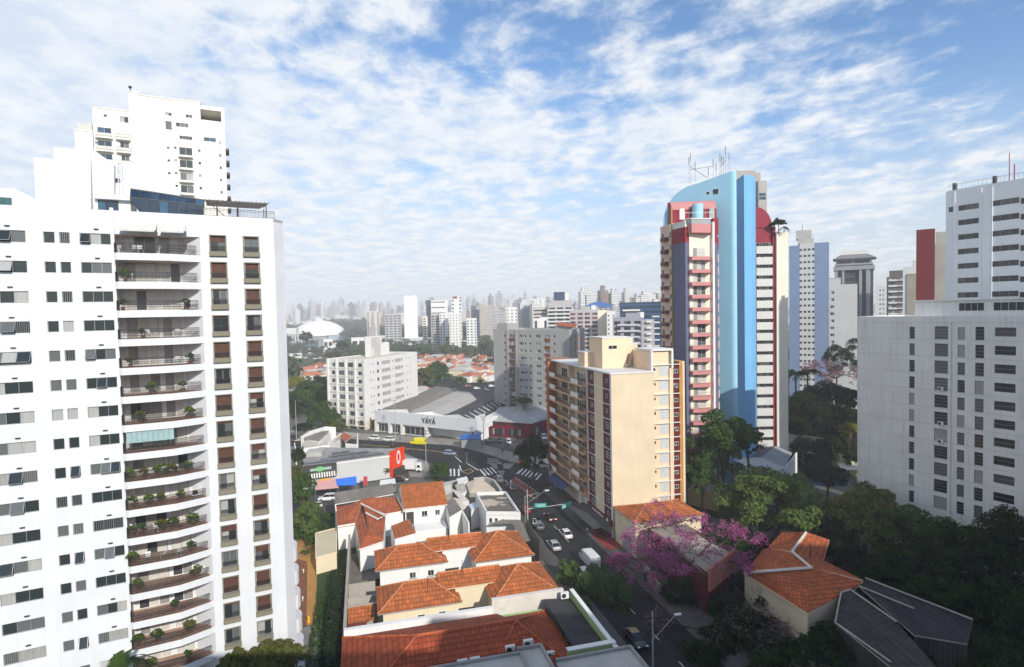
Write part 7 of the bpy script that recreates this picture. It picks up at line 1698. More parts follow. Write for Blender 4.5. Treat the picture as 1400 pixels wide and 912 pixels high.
for k, (x, y, Yd, w_, h_, kd, lb) in enumerate([
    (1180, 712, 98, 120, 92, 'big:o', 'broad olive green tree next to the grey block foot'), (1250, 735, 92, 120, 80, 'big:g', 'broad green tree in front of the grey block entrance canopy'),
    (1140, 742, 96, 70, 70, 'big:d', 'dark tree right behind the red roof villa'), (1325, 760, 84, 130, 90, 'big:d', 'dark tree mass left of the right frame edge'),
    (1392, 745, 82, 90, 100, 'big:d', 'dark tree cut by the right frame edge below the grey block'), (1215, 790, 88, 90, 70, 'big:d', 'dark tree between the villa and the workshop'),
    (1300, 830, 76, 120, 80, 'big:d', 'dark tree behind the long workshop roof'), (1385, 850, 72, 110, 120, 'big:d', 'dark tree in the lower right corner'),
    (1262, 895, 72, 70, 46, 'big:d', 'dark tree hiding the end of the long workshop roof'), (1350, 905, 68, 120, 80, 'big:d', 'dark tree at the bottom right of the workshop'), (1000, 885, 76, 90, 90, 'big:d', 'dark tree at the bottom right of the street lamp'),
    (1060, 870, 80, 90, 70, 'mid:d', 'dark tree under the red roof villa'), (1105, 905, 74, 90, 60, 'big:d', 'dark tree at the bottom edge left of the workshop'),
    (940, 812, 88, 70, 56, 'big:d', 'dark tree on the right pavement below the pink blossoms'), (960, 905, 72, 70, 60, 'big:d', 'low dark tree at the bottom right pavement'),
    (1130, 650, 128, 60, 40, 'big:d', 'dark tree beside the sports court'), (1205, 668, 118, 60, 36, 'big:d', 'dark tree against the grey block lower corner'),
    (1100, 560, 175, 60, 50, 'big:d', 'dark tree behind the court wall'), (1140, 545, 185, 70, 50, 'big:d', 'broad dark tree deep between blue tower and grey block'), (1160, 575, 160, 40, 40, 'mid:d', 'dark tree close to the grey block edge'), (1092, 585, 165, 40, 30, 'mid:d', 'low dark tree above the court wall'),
    (1160, 588, 150, 26, 24, 'mid:y', 'bright yellow green bush above the tattered shed'), (1153, 494, 238, 54, 72, 'tall:d', 'flat topped dark tree in front of the blank grey slab'),
    (421, 545, 262, 54, 52, 'big:g', 'broad bright green tree above the teal hoarding'), (398, 560, 250, 24, 40, 'mid:d', 'dark tree squeezed between white tower and teal hoarding'), (404, 525, 275, 30, 26, 'mid:y', 'yellowish tree under the small roofs at far left'), (440, 530, 280, 40, 36, 'big:d', 'dark tree touching the white block on the left'),
    (443, 570, 228, 44, 42, 'big:g', 'round green tree at the foot of the white block'), (462, 582, 222, 24, 20, 'mid:o', 'small olive tree by the white block pilotis'), (415, 585, 215, 30, 14, 'mid:d', 'low dark hedge tree behind the grey sheet roofs'),
    (598, 510, 330, 36, 34, 'big:g', 'dark green tree above the warehouses'), (582, 516, 320, 30, 30, 'mid:o', 'olive tree right of the white block'), (578, 478, 520, 26, 14, 'mid:b', 'bright green tree by the white halls'), (608, 478, 520, 22, 14, 'mid:b', 'bright round tree left of the salmon roofs'), (563, 482, 500, 18, 12, 'mid:d', 'dark tree behind the white block roof edge'),
    (592, 458, 700, 22, 13, 'mid:d', 'dark round tree in front of the ribbed grey office'), (618, 462, 680, 20, 11, 'mid:d', 'dark round tree in front of the peach windowed block'), (418, 461, 640, 18, 16, 'mid:d', 'tree standing in front of the domed arena'), (469, 474, 560, 16, 16, 'mid:d', 'dark tree between the two white low blocks'), (484, 492, 330, 26, 12, 'mid:d', 'dark tree behind the white block roof'), (455, 486, 420, 30, 12, 'mid:o', 'trees edging the car park behind the white block'),
    (716, 548, 218, 26, 12, 'mid:o', 'olive shrub tree at the foot of the grey orange block')]):
    tree(x, y, Yd, w_, h_, kd, lb)
# palms
def palm(x, y, z, r, label, n=14, base=0.0, m=LG, group=None):
    rs = np.random.RandomState(int(abs(x*7+y))); rt = root('palm_tree', label, 'palm', (x, y, base), group); V = []
    P, Nn = [], []
    for k in range(n):
        a = 6.283*k/n+rs.uniform(-.2, .2); el = rs.uniform(-.1, .9)
        for t in np.linspace(.08, 1, 26):
            h = t*math.sin(el)*.9-t*t*.75; p = np.array([math.cos(a)*t*math.cos(el*.6), math.sin(a)*t*math.cos(el*.6), h])*r
            for sd in (-1, 1):
                side = np.array([-math.sin(a), math.cos(a), -.4])*sd; L_ = .26*r*(1-abs(t-.5)*1.1); q = p+side*L_; w_ = np.array([math.cos(a), math.sin(a), 0])*.028*r
                V += [p-w_, p+w_, q+w_*.4, q-w_*.4]
    V = np.array(V); me = rawmesh('fronds', V, np.arange(len(V)).reshape(-1, 4), [m]); inst(me, 'fronds', rt, (x, y, z)); tb = MB(); tb.tube((0, 0, 0), (0, 0, z-base), .2*r/2.4, .13*r/2.4, 7); inst(dropmesh(tb, [BARK]), 'trunk', rt, (x, y, base)); return rt
for px, py, Yd, r, lb in ((1088, 510, 190, 4.5, 'left palm beside the slate blue tower foot'), (1104, 508, 190, 4.5, 'right palm beside the slate blue tower foot'), (1098, 600, 140, 2.5, 'small palm by the court wall')):
    c = A(px, py, Yd); palm(c[0], c[1], c[2], r, lb)
c = A(172, 903, 53); palm(c[0], c[1], c[2], 2.3, 'palm top in front of the white tower at the bottom left')
for k, (px, py, Yd, r) in enumerate(((318, 905, 61, 1.8), (345, 900, 62, 1.9), (366, 899, 62.5, 1.9), (388, 890, 63.5, 1.9), (404, 893, 64, 1.4))):
    c = A(px, py, Yd); tree_at(c[0], c[1], c[2]-.6, r, r*1.1, 'mid:o', 'olive bush in the row under the framed windows of the white tower', 'bushes in a row at the white tower foot', 'bush', max(0, c[2]-4), limbs=False)
# rooftop plants on the blue tower
c = A(1064, 303, 152); tree_at(c[0], c[1], c[2]-.5, 2.0, 1.5, 'far:d', 'dark shrub on the roof of the blue tower', None, 'roof_shrub', c[2]-3.2, limbs=False)
c = A(1072, 311, 151); palm(c[0], c[1], c[2], 1.6, 'small palm on the cream pier roof of the blue tower', 10, c[2]-1.3)
# hedge by the white tower
def hedge(name, label, pts, w_, h_, mat, seed, n, size=.09, cat='hedge', z=0):
    rs = np.random.RandomState(seed); P, Nn = [], []
    a, b = np.array(pts[0][:2]), np.array(pts[1][:2]); d = b-a; l = np.linalg.norm(d); d = d/l; nn = np.array([d[1], -d[0]])
    t = rs.uniform(0, l, n); f = rs.choice(3, n, p=[.45, .2, .35]); v = rs.uniform(-w_/2, w_/2, n); hh = rs.uniform(0, h_, n); lump = .18*np.sin(t*2.1)+.12*np.sin(t*5.3)
    v = np.where(f == 1, -w_/2-lump, np.where(f == 2, w_/2+lump, v)); hh = np.where(f == 0, h_+lump, hh)
    P = np.stack([a[0]+d[0]*t+nn[0]*v, a[1]+d[1]*t+nn[1]*v, z+hh+rs.normal(0, .06, n)], 1); Nn = np.where((f == 0)[:, None], np.array([0, 0, 1.0]), np.sign(v)[:, None]*np.array([nn[0], nn[1], .2]))
    V, Q = leaves(P, Nn, size, rs); c = np.array([*(a+b)/2, z]); me = rawmesh(name, V-c, Q, [mat]); o = inst(me, name, None, c); tag(o, label, cat); return o
hedge('hedge', 'long dark clipped hedge between the terracotta path and the boundary wall', (KS.P(8, 38.2, 0), KS.P(48, 38.2, 0)), 2.2, 2.4, LD, 3, 9000, .16)
hedge('hedge', 'low dark hedge strip nearer to the terracotta path', (KS.P(12, 40.6, 0), KS.P(48, 40.6, 0)), 1.2, 1.0, LG, 4, 4000, .14)
# pink ipe tree: bare limbs with blossom clusters
def ipe(px, py, Yd, base, rx, rz_, seed, label, petal, density=1.0, levels=5, trunk=.32, size=.13, spread=.62):
    rs = np.random.RandomState(seed); c = A(px, py, Yd); rt = root('pink_blossom_tree', label, 'tree', (c[0], c[1], base)); tb = MB(); tips = []
    def grow(p, d, l, r, lv):
        q = p+d*l; kink = p+d*l*.5+rs.normal(0, .08, 3)*l
        tb.tube(p, kink, r, r*.85, 6 if lv < 2 else 4, cap=False); tb.tube(kink, q, r*.85, r*.68, 6 if lv < 2 else 4, cap=False)
        if lv >= levels-2: tips.append((q, lv))
        if lv == levels: return
        for k in range(3 if lv < 3 else rs.randint(2, 4)):
            nd = d*.75+rs.normal(0, spread, 3); nd[2] = nd[2]*.55+.12; nd /= np.linalg.norm(nd); nd = nd*np.array([1, 1, rz_/rx*1.6]); nd /= np.linalg.norm(nd)
            grow(q, nd, l*rs.uniform(.62, .85), r*.62, lv+1)
    l0 = rx*.42; tb.tube((0, 0, 0), (0, 0, c[2]-base-1.0), trunk, trunk*.85, 8)
    for k in range(4):
        a = 6.283*k/4+rs.uniform(-.4, .4); grow(np.array([0, 0, c[2]-base-1.2]), np.array([math.cos(a)*.9, math.sin(a)*.9, .38]), l0, trunk*.6, 1)
    inst(dropmesh(tb, [BARKD]), 'branches', rt, (c[0], c[1], base))
    P = []
    for q, lv in tips:
        if rs.rand() > density: continue
        n = rs.randint(5, 17); P.append(q+rs.normal(0, .24, (n, 3)))
    P = np.concatenate(P); V, Q = leaves(P, rs.normal(0, 1, P.shape), size, rs, .8); inst(rawmesh('blossom', V, Q, [petal]), 'blossom', rt, (c[0], c[1], base)); return rt
ipe(948, 748, 92, 0, 9.6, 3.0, 5, 'bare tree with magenta blossoms spreading over the pale sheet roof hall', LP, .9, 6, .32, .125)
ipe(882, 776, 92, 0, 5.0, 3.2, 8, 'small magenta blossom tree over the right pavement', LP, .95, 5, .18, .13)
ipe(985, 860, 78, 0, 8.5, 4.5, 12, 'shaded bare tree with dull pink blossoms at the bottom right', LPD, .5, 5, .25, .09)
ipe(1050, 830, 82, 0, 6, 5, 15, 'bare dark tree in front of the red roof villa', LD, .3, 5, .22, .06)
ipe(1144, 512, 200, 0, 9.5, 4.5, 22, 'pale pink blossom tree far off between the towers', LPD, .95, 5, .3, .17)
# scattered woodland
def wood(name, label, n, fpos, rlo, rhi, mat, seed, nl=46, size=.16):
    rs = np.random.RandomState(seed); Vs = []; base = [crown(900+k, 9, nl//2, size, .8, .42, .3)[0] for k in range(4)]
    for k in range(n):
        x, y, z0_ = fpos(rs); r = rs.uniform(rlo, rhi); a = rs.uniform(0, 6.28); B = base[k % 4]; ca, sa = math.cos(a), math.sin(a)
        Vs.append(np.stack([x+(B[:, 0]*ca-B[:, 1]*sa)*r, y+(B[:, 0]*sa+B[:, 1]*ca)*r, z0_+r*.9+B[:, 2]*r*.9], 1))
    V = np.concatenate(Vs); o = inst(rawmesh(name, V, np.arange(len(V)).reshape(-1, 4), [mat]), name, None, (0, 0, 0)); tag(o, label, None, None, 'stuff'); return o
def band(x0, x1, y0, y1, hz_=2):
    def f(rs):
        Yd = y0+(y1-y0)*rs.rand()**1.2; px = rs.uniform(x0, x1); return pxX(px, Yd), Yd, rs.uniform(0, hz_)
    return f
wood('park_wood', None, 900, band(470, 670, 900, 2100, 4), 7, 13, LBL, 31)
wood('far_park_wood', None, 420, band(380, 480, 1320, 2100, 6), 8, 14, LBL, 39)
wood('arena_wood', None, 160, band(430, 500, 1350, 1800, 16), 10, 16, LBL, 35)
wood('near_park_wood', None, 300, band(475, 672, 560, 880, 1), 5, 9, LBL, 32)
wood('arena_front_trees', None, 60, band(385, 475, 620, 900, 0), 4, 7, LBL, 40)
wood('city_trees', None, 220, band(640, 910, 420, 1300, 1), 5, 9, LBL, 33)
def scat(rs):
    px = rs.uniform(385, 660); py = rs.uniform(472, 530); g = G(px, py, 0)
    if 385 < px < 450 and 476 < py < 500: g = G(rs.uniform(455, 480), 470, 0)
    return g[0], g[1], 0
wood('garden_trees', None, 170, scat, 2.2, 4.2, LG, 34, 40, .2)
def rightfill(rs):
    px = rs.uniform(1078, 1178); Yd = rs.uniform(150, 330); return pxX(px, Yd), Yd, 0
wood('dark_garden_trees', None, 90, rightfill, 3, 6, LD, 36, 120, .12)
def under(rs):
    px = rs.uniform(880, 1420); Yd = rs.uniform(66, 112); X_ = pxX(px, Yd)
    if X_ < 28 + (Yd-66)*.0 and Yd > 60: X_ = 34+rs.rand()*40
    return X_, Yd, 0
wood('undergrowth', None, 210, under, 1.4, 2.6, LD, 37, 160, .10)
def lawnp(rs): return -52+rs.rand()*14, 100+rs.rand()*26, 0
wood('tower_shrubs', None, 40, lawnp, .8, 1.6, LG, 38, 120, .12)
# street corner planting by the grey ledge and in courtyards
for px, py, z, r, kd, lb in ((519, 797, 1.2, .9, 'mid:d', 'shrub in the courtyard behind the brick red annexe'), (487, 648, 1.6, .9, 'mid:o', 'small potted tree against the grey shop wall near the blue tarpaulin'), (528, 644, 2.0, 1.0, 'mid:o', 'small tree against the grey shop wall near the red sign'), (560, 585, 1.2, 1.0, 'mid:o', 'small shrub in front of the lettered store')):
    g = G(px, py, z); tree_at(g[0], g[1], z, r, r, kd, lb, None, 'shrub', 0, limbs=False)
# balcony plants of the white tower
bp = random.Random(8); k = 0
for fl_, us in ((2, (-14.6, -9.0)), (3, (-13.0,)), (8, (-14.6, -12.2, -10.8, -9.4)), (9, (-14.5, -12.0)), (10, (-14.6, -11.0, -9.2)), (12, (-9.1, -14.4)), (13, (-11.2,)), (16, (-9.3, -12.8)), (1, (-14.3,)), (4, (-14.2, -8.8)), (5, (-12.4, -9.6)), (6, (-13.5, -9.1)), (11, (-14.7, -9.4)), (14, (-14.6, -12.9, -9.9)), (15, (-13.6, -10.1)), (8, (-13.4, -11.5)), (10, (-13.8, -12.1)), (9, (-13.1, -10.2))):
    for j, u in enumerate(us):
        z = 53.35-1.45-2.93*fl_; p = FL.P(u, .55 if u < -10 else .2, z+.02); rt = root('potted_plant', 'leafy potted plant on one of the balconies of the white tower', 'plant', p, 'potted plants on the white tower balconies')
        m = MB(); m.tube((0, 0, 0), (0, 0, .35), .16, .2, 8); inst(dropmesh(m, [flat((.3, .13, .07), .8, name='clay_pot')]), 'pot', rt, p)
        me, _ = crownmesh(bp.choice(['far:g', 'far:b', 'far:o']), bp.randrange(3)); o = inst(me, 'foliage', rt, (p[0], p[1], p[2]+.8), bp.uniform(0, 6)); s = bp.uniform(.4, .62); o.scale = (s, s, s*1.1)
for fl_, u, lb in ((2, -8.75, 'upper left tower balcony with two stacked units'), (9, -8.75, 'middle balcony of the white tower'), (12, -8.75, 'lower balcony of the white tower')):
    z = 53.35-1.45-2.93*fl_; ac(FL, u, -.7, z+.1, 'air conditioner on the '+lb, None, 1.2)
# balcony furniture
def chair():
    rt = root('balcony_chair', 'white plastic chair on a balcony of the white tower', 'chair', (0, 0, 0), 'white chairs on the white tower balconies')
    m = MB(); m.box(WF, -.24, .24, -.24, .24, .42, .46); m.build('seat', FRAME_W, rt); m = MB(); m.box(WF, -.24, .24, -.24, -.2, .46, .9); m.build('backrest', FRAME_W, rt)
    for a, b in ((-.2, -.2), (.2, -.2), (.2, .2), (-.2, .2)): m = MB(); m.box(WF, a-.02, a+.02, b-.02, b+.02, 0, .42); m.build('leg', FRAME_W, rt)
    return rt
cp = chair(); first = True
for fl_, u in ((0, -13.6), (0, -12.9), (3, -12.6), (3, -9.8), (11, -13.4), (11, -12.0), (11, -10.4), (10, -12.6), (16, -13.2), (4, -10.0), (1, -14.0)):
    o = cp if first else copy_tree(cp); first = False; o.location = FL.P(u, .4, 53.35-1.45-2.93*fl_+.02); o.rotation_euler = (0, 0, FL.rot+bp.uniform(-1, 1))

wood('west_wood', None, 420, band(150, 392, 330, 1900, 3), 6, 11, LBL, 41)
wood('east_wood', None, 160, band(1080, 1300, 380, 1500, 3), 6, 10, LBL, 42)
# ------------------------------------------------------------------ vehicles
def carpaint(c, name='car_paint'):
    t = NT(name); t.fin(c, .25, .5); t.b.inputs['Coat Weight'].default_value = .6; t.b.inputs['Coat Roughness'].default_value = .05; return t.m
CP = {k: carpaint(c, k+'_car_paint') for k, c in dict(white=(.72, .72, .71), black=(.012, .012, .014), grey=(.10, .105, .115), silver=(.40, .41, .42), red=(.28, .01, .012), yellow=(.72, .62, .01), blue=(.28, .33, .42)).items()}
TYRE = flat((.02, .02, .02), .9, name='tyre_rubber'); RIM = flat((.45, .45, .46), .3, .8, name='alloy'); CGL = flat((.012, .014, .016), .06, 0, .8, 'car_glass', .05); HL = flat((.75, .75, .72), .15, 0, .7, 'headlight_lens'); TL = flat((.35, .01, .01), .3, 0, .5, 'tail_lens')
TLON = newmat('lit_tail_lamp')[0]; TLON.node_tree.nodes['Principled BSDF'].inputs['Emission Color'].default_value = (1, .03, .02, 1); TLON.node_tree.nodes['Principled BSDF'].inputs['Emission Strength'].default_value = 2.5
def loft(st, mats, mi=0):
    """stations: (x, [(y,z)...half profile from bottom to top]); mirrored"""
    m = MB(); rings = []
    for x, pr in st: rings.append([(x, y, z) for y, z in pr]+[(x, -y, z) for y, z in reversed(pr)])
    for a, b in zip(rings, rings[1:]):
        n = len(a)
        for i in range(n-1): m.face([a[i], b[i], b[i+1], a[i+1]], mi)
        m.face([a[n-1], b[n-1], b[0], a[0]], mi)
    m.face(list(reversed(rings[0])), mi); m.face(rings[-1], mi); return m
_car = {}
def carmeshes(kind):
    if kind in _car: return _car[kind]
    # lower body stations (x front positive), half width, sill z, belt z
    L_, hw, belt, roof, gl = {'sedan': (4.5, .88, .90, 1.45, [(-1.75, -1.05), (.35, 1.15)]), 'hatch': (4.0, .86, .95, 1.50, [(-1.9, -1.55), (.35, 1.1)]), 'suv': (4.5, .92, 1.05, 1.68, [(-2.1, -1.75), (.45, 1.15)])}[kind]
    h = L_/2; body = []
    for x, w_, zb, zt, rw in ((-h, .80, .38, belt-.22, .9), (-h+.12, .95, .28, belt-.03, .95), (-h+.7, 1, .22, belt, 1), (-.3, 1, .2, belt, 1), (h-1.5, 1, .22, belt-.02, 1), (h-.7, .98, .22, belt-.16, .97), (h-.15, .9, .26, belt-.32, .88), (h, .72, .36, belt-.42, .7)):
        W_ = hw*w_; body.append((x, [(W_*.9, zb), (W_, zb+.15), (W_, zt-.18), (W_*.93, zt-.03), (W_*.55, zt+.02)]))
    b = loft(body, None)
    (r0, r1), (f0, f1) = gl; G_ = []
    gh = loft([(r0, [(hw*.86, belt-.04), (hw*.84, belt)]), (r1, [(hw*.88, belt-.04), (hw*.70, roof-.04)]), (f0, [(hw*.88, belt-.04), (hw*.70, roof-.04)]), (f1, [(hw*.86, belt-.06), (hw*.82, belt-.02)])], None)
    rf = loft([(r1-.15, [(hw*.66, roof-.10), (hw*.62, roof-.07)]), (r1+.1, [(hw*.72, roof-.05), (hw*.62, roof+.015)]), (f0-.1, [(hw*.72, roof-.05), (hw*.62, roof+.015)]), (f0+.15, [(hw*.66, roof-.12), (hw*.62, roof-.09)])], None)
    for sx in (1, -1):
        for xa, xb in ((r1, r0+.05), (f0, f1-.05), ((r1+f0)/2, (r1+f0)/2+.03)):
            rf.tube((xa, sx*hw*.71, roof-.04), (xb, sx*hw*.85, belt), .035, n=4)
    wh = MB(); wh.tube((0, -.11, 0), (0, .11, 0), .33, n=16); rm = MB(); rm.tube((0, -.115, 0), (0, .115, 0), .20, n=12)
    hl = MB(); hl.box(WF, -.09, .06, -.17, .17, -.07, .07)
    _car[kind] = (h, hw, belt, b, dropmesh(gh, [CGL]), rf, dropmesh(wh, [TYRE]), dropmesh(rm, [RIM]), dropmesh(hl, [HL]), dropmesh(hl, [TL]), dropmesh(hl, [TLON])); return _car[kind]
_cb = {}
def car(px, py, heading, kind, col, label, lit=False, group='cars on the street', at=None):
    h, hw, belt, b, gh, rf, wh, rm, hl, tl, tlo = carmeshes(kind)
    if (kind, col) not in _cb: _cb[(kind, col)] = (dropmesh(b, [CP[col]]), dropmesh(rf, [CP[col]]))
    g = G(px, py, 0) if at is None else at; ang = math.atan2(heading[1], heading[0]); rt = root('car', label, 'car', (g[0], g[1], .02), group, ang)
    def add(me, nm, x, y, z, par=rt, rz=0): o = bpy.data.objects.new(nm, me); COL.objects.link(o); o.parent = par; o.location = (x, y, z); o.rotation_euler = (0, 0, rz); return o
    add(_cb[(kind, col)][0], 'body', 0, 0, 0); add(gh, 'window_glass', 0, 0, 0); add(_cb[(kind, col)][1], 'roof', 0, 0, 0)
    for x in (-h+.85, h-.85):
        for y in (-hw+.08, hw-.08): w_ = add(wh, 'wheel', x, y, .33); add(rm, 'rim', 0, 0, 0, w_)
    for y in (-hw*.68, hw*.68): add(hl, 'headlight', h-.10, y, belt-.36); add(tlo if lit else tl, 'tail_light', -h+.08, y, belt-.2)
    return rt
UP = (-.255, .967); DN = (.255, -.967)
car(752, 710, UP, 'sedan', 'black', 'black car with lit red tail lights in the middle of the street', True)
car(736, 722, UP, 'hatch', 'grey', 'dark grey hatchback with a pale bumper beside the lamp post')
car(773, 733, UP, 'sedan', 'white', 'white sedan in the right lane of the street')
car(757, 749, UP, 'sedan', 'silver', 'silver white sedan in the left lane ahead of the young light green tree')
car(797, 787, UP, 'hatch', 'white', 'white car half hidden under the big dark street tree')
car(718, 700, UP, 'hatch', 'red', 'red car behind the lamp post by the flat roof shop')
car(699, 670, UP, 'suv', 'black', 'black car passing the corner hip roof shop')
car(682, 658, UP, 'suv', 'grey', 'dark car entering the junction from the street')
car(869, 878, DN, 'sedan', 'black', 'black car in deep shade at the bottom of the street')
AVD = (-.95, .30)
car(511, 601, AVD, 'suv', 'white', 'left one of two white cars parked before the lettered store', group='cars on the avenue'); car(531, 603, AVD, 'suv', 'white', 'right one of two white cars parked before the lettered store', group='cars on the avenue')
car(615, 622, (.93, -.36), 'hatch', 'blue', 'pale blue grey car turning at the junction', group='cars on the avenue')
car(695.5, 606, (.05, -1), 'hatch', 'white', 'white car parked in front of the dark red store', group='parked cars of the store'); car(683, 604, (.05, -1), 'hatch', 'grey', 'grey car parked left of the white one at the dark red store', group='parked cars of the store'); car(708, 607, (.1, -1), 'sedan', 'black', 'black car parked right of the white one at the dark red store', group='parked cars of the store'); car(670, 604, (.1, -1), 'sedan', 'black', 'black car parked beside the blue roof kiosk', group='parked cars of the store')
car(744, 600, (.1, -1), 'suv', 'white', 'white car peeking out beside the brick end wall', group='parked cars of the store'); car(752, 640, (.9, -.5), 'hatch', 'silver', 'silver car on the avenue touching the brick end wall', group='cars on the avenue')
car(448, 684, (-1, -.1), 'suv', 'white', 'white car with a dark windscreen under the pink canopy', group='cars at the side lane'); car(429, 697, (-.5, -.9), 'hatch', 'white', 'white car half under the dark leafy tree by the tower', group='cars at the side lane'); car(547, 658, (1, .1), 'sedan', 'black', 'dark car behind the orange gable roof', group='cars at the side lane')
vr = random.Random(12)
for k, (x, y, c_) in enumerate(((636, 520, 'white'), (646, 522, 'silver'), (657, 524, 'black'), (667, 522, 'white'), (640, 529, 'red'), (652, 532, 'white'), (664, 534, 'grey'), (672, 529, 'white'), (660, 541, 'silver'), (670, 544, 'black'))):
    car(x, y, (vr.uniform(.8, 1), .3), 'hatch', c_, 'car in the car park behind the warehouses', group='cars in the car park behind the warehouses')
for k, (x, y, c_) in enumerate(((399, 483, 'black'), (408, 482, 'grey'), (415, 481, 'red'), (418, 490, 'white'), (431, 491, 'white'), (438, 490, 'white'), (449, 487, 'white'), (455, 486, 'silver'), (402, 490, 'white'))):
    car(x, y, (1, .2), 'suv', c_, 'car in the far car park beside the sports field', group='cars in the far car park by the sports field')
def van(px, py, heading, col, label, L_=5.4, hw=1.0, top=2.35, group=None):
    g = G(px, py, 0); ang = math.atan2(heading[1], heading[0]); rt = root('van', label, 'van', (g[0], g[1], .02), group, ang); h = L_/2
    def add(me, nm, x, y, z, par=rt): o = bpy.data.objects.new(nm, me); COL.objects.link(o); o.parent = par; o.location = (x, y, z); return o
    st = []
    for x, w_, zt in ((-h, .93, top-.08), (-h+.15, 1, top), (0, 1, top+.03), (h-1.75, 1, top), (h-1.35, .98, top-.12), (h-.62, .97, 1.30), (h-.12, .93, 1.05), (h, .80, .85)):
        W_ = hw*w_; st.append((x, [(W_*.92, .32), (W_, .5), (W_, min(zt-.1, 1.25)), (W_*.9, zt-.12), (W_*.75, zt)]))
    add(dropmesh(loft(st, None), [CP[col]]), 'body', 0, 0, 0)
    m = MB(); w1, w2 = hw*.80, hw*.72; m.face([(h-.62, -w1, 1.36), (h-.62, w1, 1.36), (h-1.28, w2, top-.2), (h-1.28, -w2, top-.2)])
    m = MB(); q = .03; m.face([(h-.66+q, -w1, 1.36), (h-.66+q, w1, 1.36), (h-1.33+q, w2, top-.16), (h-1.33+q, -w2, top-.16)]); add(dropmesh(m, [CGL]), 'windscreen', .05, 0, .02)
    for s in (1, -1): m = MB(); m.face([(h-1.0, s*(hw+.012)*.965, 1.35), (h-1.9, s*(hw+.012)*.965, 1.35), (h-1.9, s*(hw*.92+.01), top-.45), (h-1.45, s*(hw*.92+.01), top-.45)]); add(dropmesh(m, [CGL]), 'side_window', 0, 0, 0)
    m = MB(); m.box(WF, -h-.02, -h+.01, -.75, -.06, 1.3, 1.9); m.box(WF, -h-.02, -h+.01, .06, .75, 1.3, 1.9); add(dropmesh(m, [CGL]), 'rear_window', 0, 0, 0) if col == 'yellow' else None
    wh, rm = carmeshes('suv')[6:8]
    for x in (-h+.95, h-.95):
        for y in (-hw+.1, hw-.1): w_ = add(wh, 'wheel', x, y, .34); add(rm, 'rim', 0, 0, 0, w_)
    for y in (-hw*.75, hw*.75): add(carmeshes('suv')[8], 'headlight', h-.06, y, .85); add(carmeshes('suv')[9], 'tail_light', -h+.08, y*1.1, 1.1)
    return rt
van(806, 771, UP, 'white', 'tall white delivery van in the right lane of the street', 5.6, 1.05, 2.4)
van(572, 608, AVD, 'yellow', 'bright yellow van parked by the pillar of the lettered store', 5.6, 1.0, 2.4)
def truck():
    g = G(563, 645, 0); rt = root('box_truck', 'white box truck with its cab to the right behind the red sign wall', 'truck', (g[0], g[1], .02), None, math.atan2(-.15, 1))
    def P_(nm, mb, mats): o = inst(dropmesh(mb, mats), nm, rt, (0, 0, 0)); o.location = (0, 0, 0); return o
    m = MB(); m.box(WF, -3.6, 1.3, -1.15, 1.15, 1.0, 3.4); m.box(WF, -3.65, 1.35, -1.2, 1.2, 3.3, 3.45); P_('cargo_box', m, [CP['white']])
    m = loft([(1.5, [(1.0, .6), (1.05, 1.4), (1.0, 2.6)]), (2.6, [(1.0, .6), (1.05, 1.4), (.95, 2.6)]), (3.1, [(1.0, .6), (1.02, 1.4), (.9, 2.1)]), (3.2, [(.95, .6), (.98, 1.3), (.9, 1.4)])], None); P_('cab', m, [CP['white']])
    m = MB(); m.face([(3.20, -.85, 1.45), (3.20, .85, 1.45), (3.0, .8, 2.25), (3.0, -.8, 2.25)]); P_('windscreen', m, [CGL]); 
    for s in (1, -1): m = MB(); m.face([(2.9, s*1.06, 1.5), (1.9, s*1.06, 1.5), (1.9, s*1.03, 2.2), (2.7, s*1.03, 2.2)]); P_('side_window', m, [CGL])
    m = MB(); m.box(WF, -3.5, 3.0, -.45, .45, .5, .95); P_('chassis', m, [IRON]); wh = carmeshes('suv')[6]
    for x in (-2.4, 2.4):
        for y in (-.95, .95): o = inst(wh, 'wheel', rt, (0, 0, 0)); o.location = (x, y, .42); o.scale = (1.3, 1.6, 1.3)
truck()
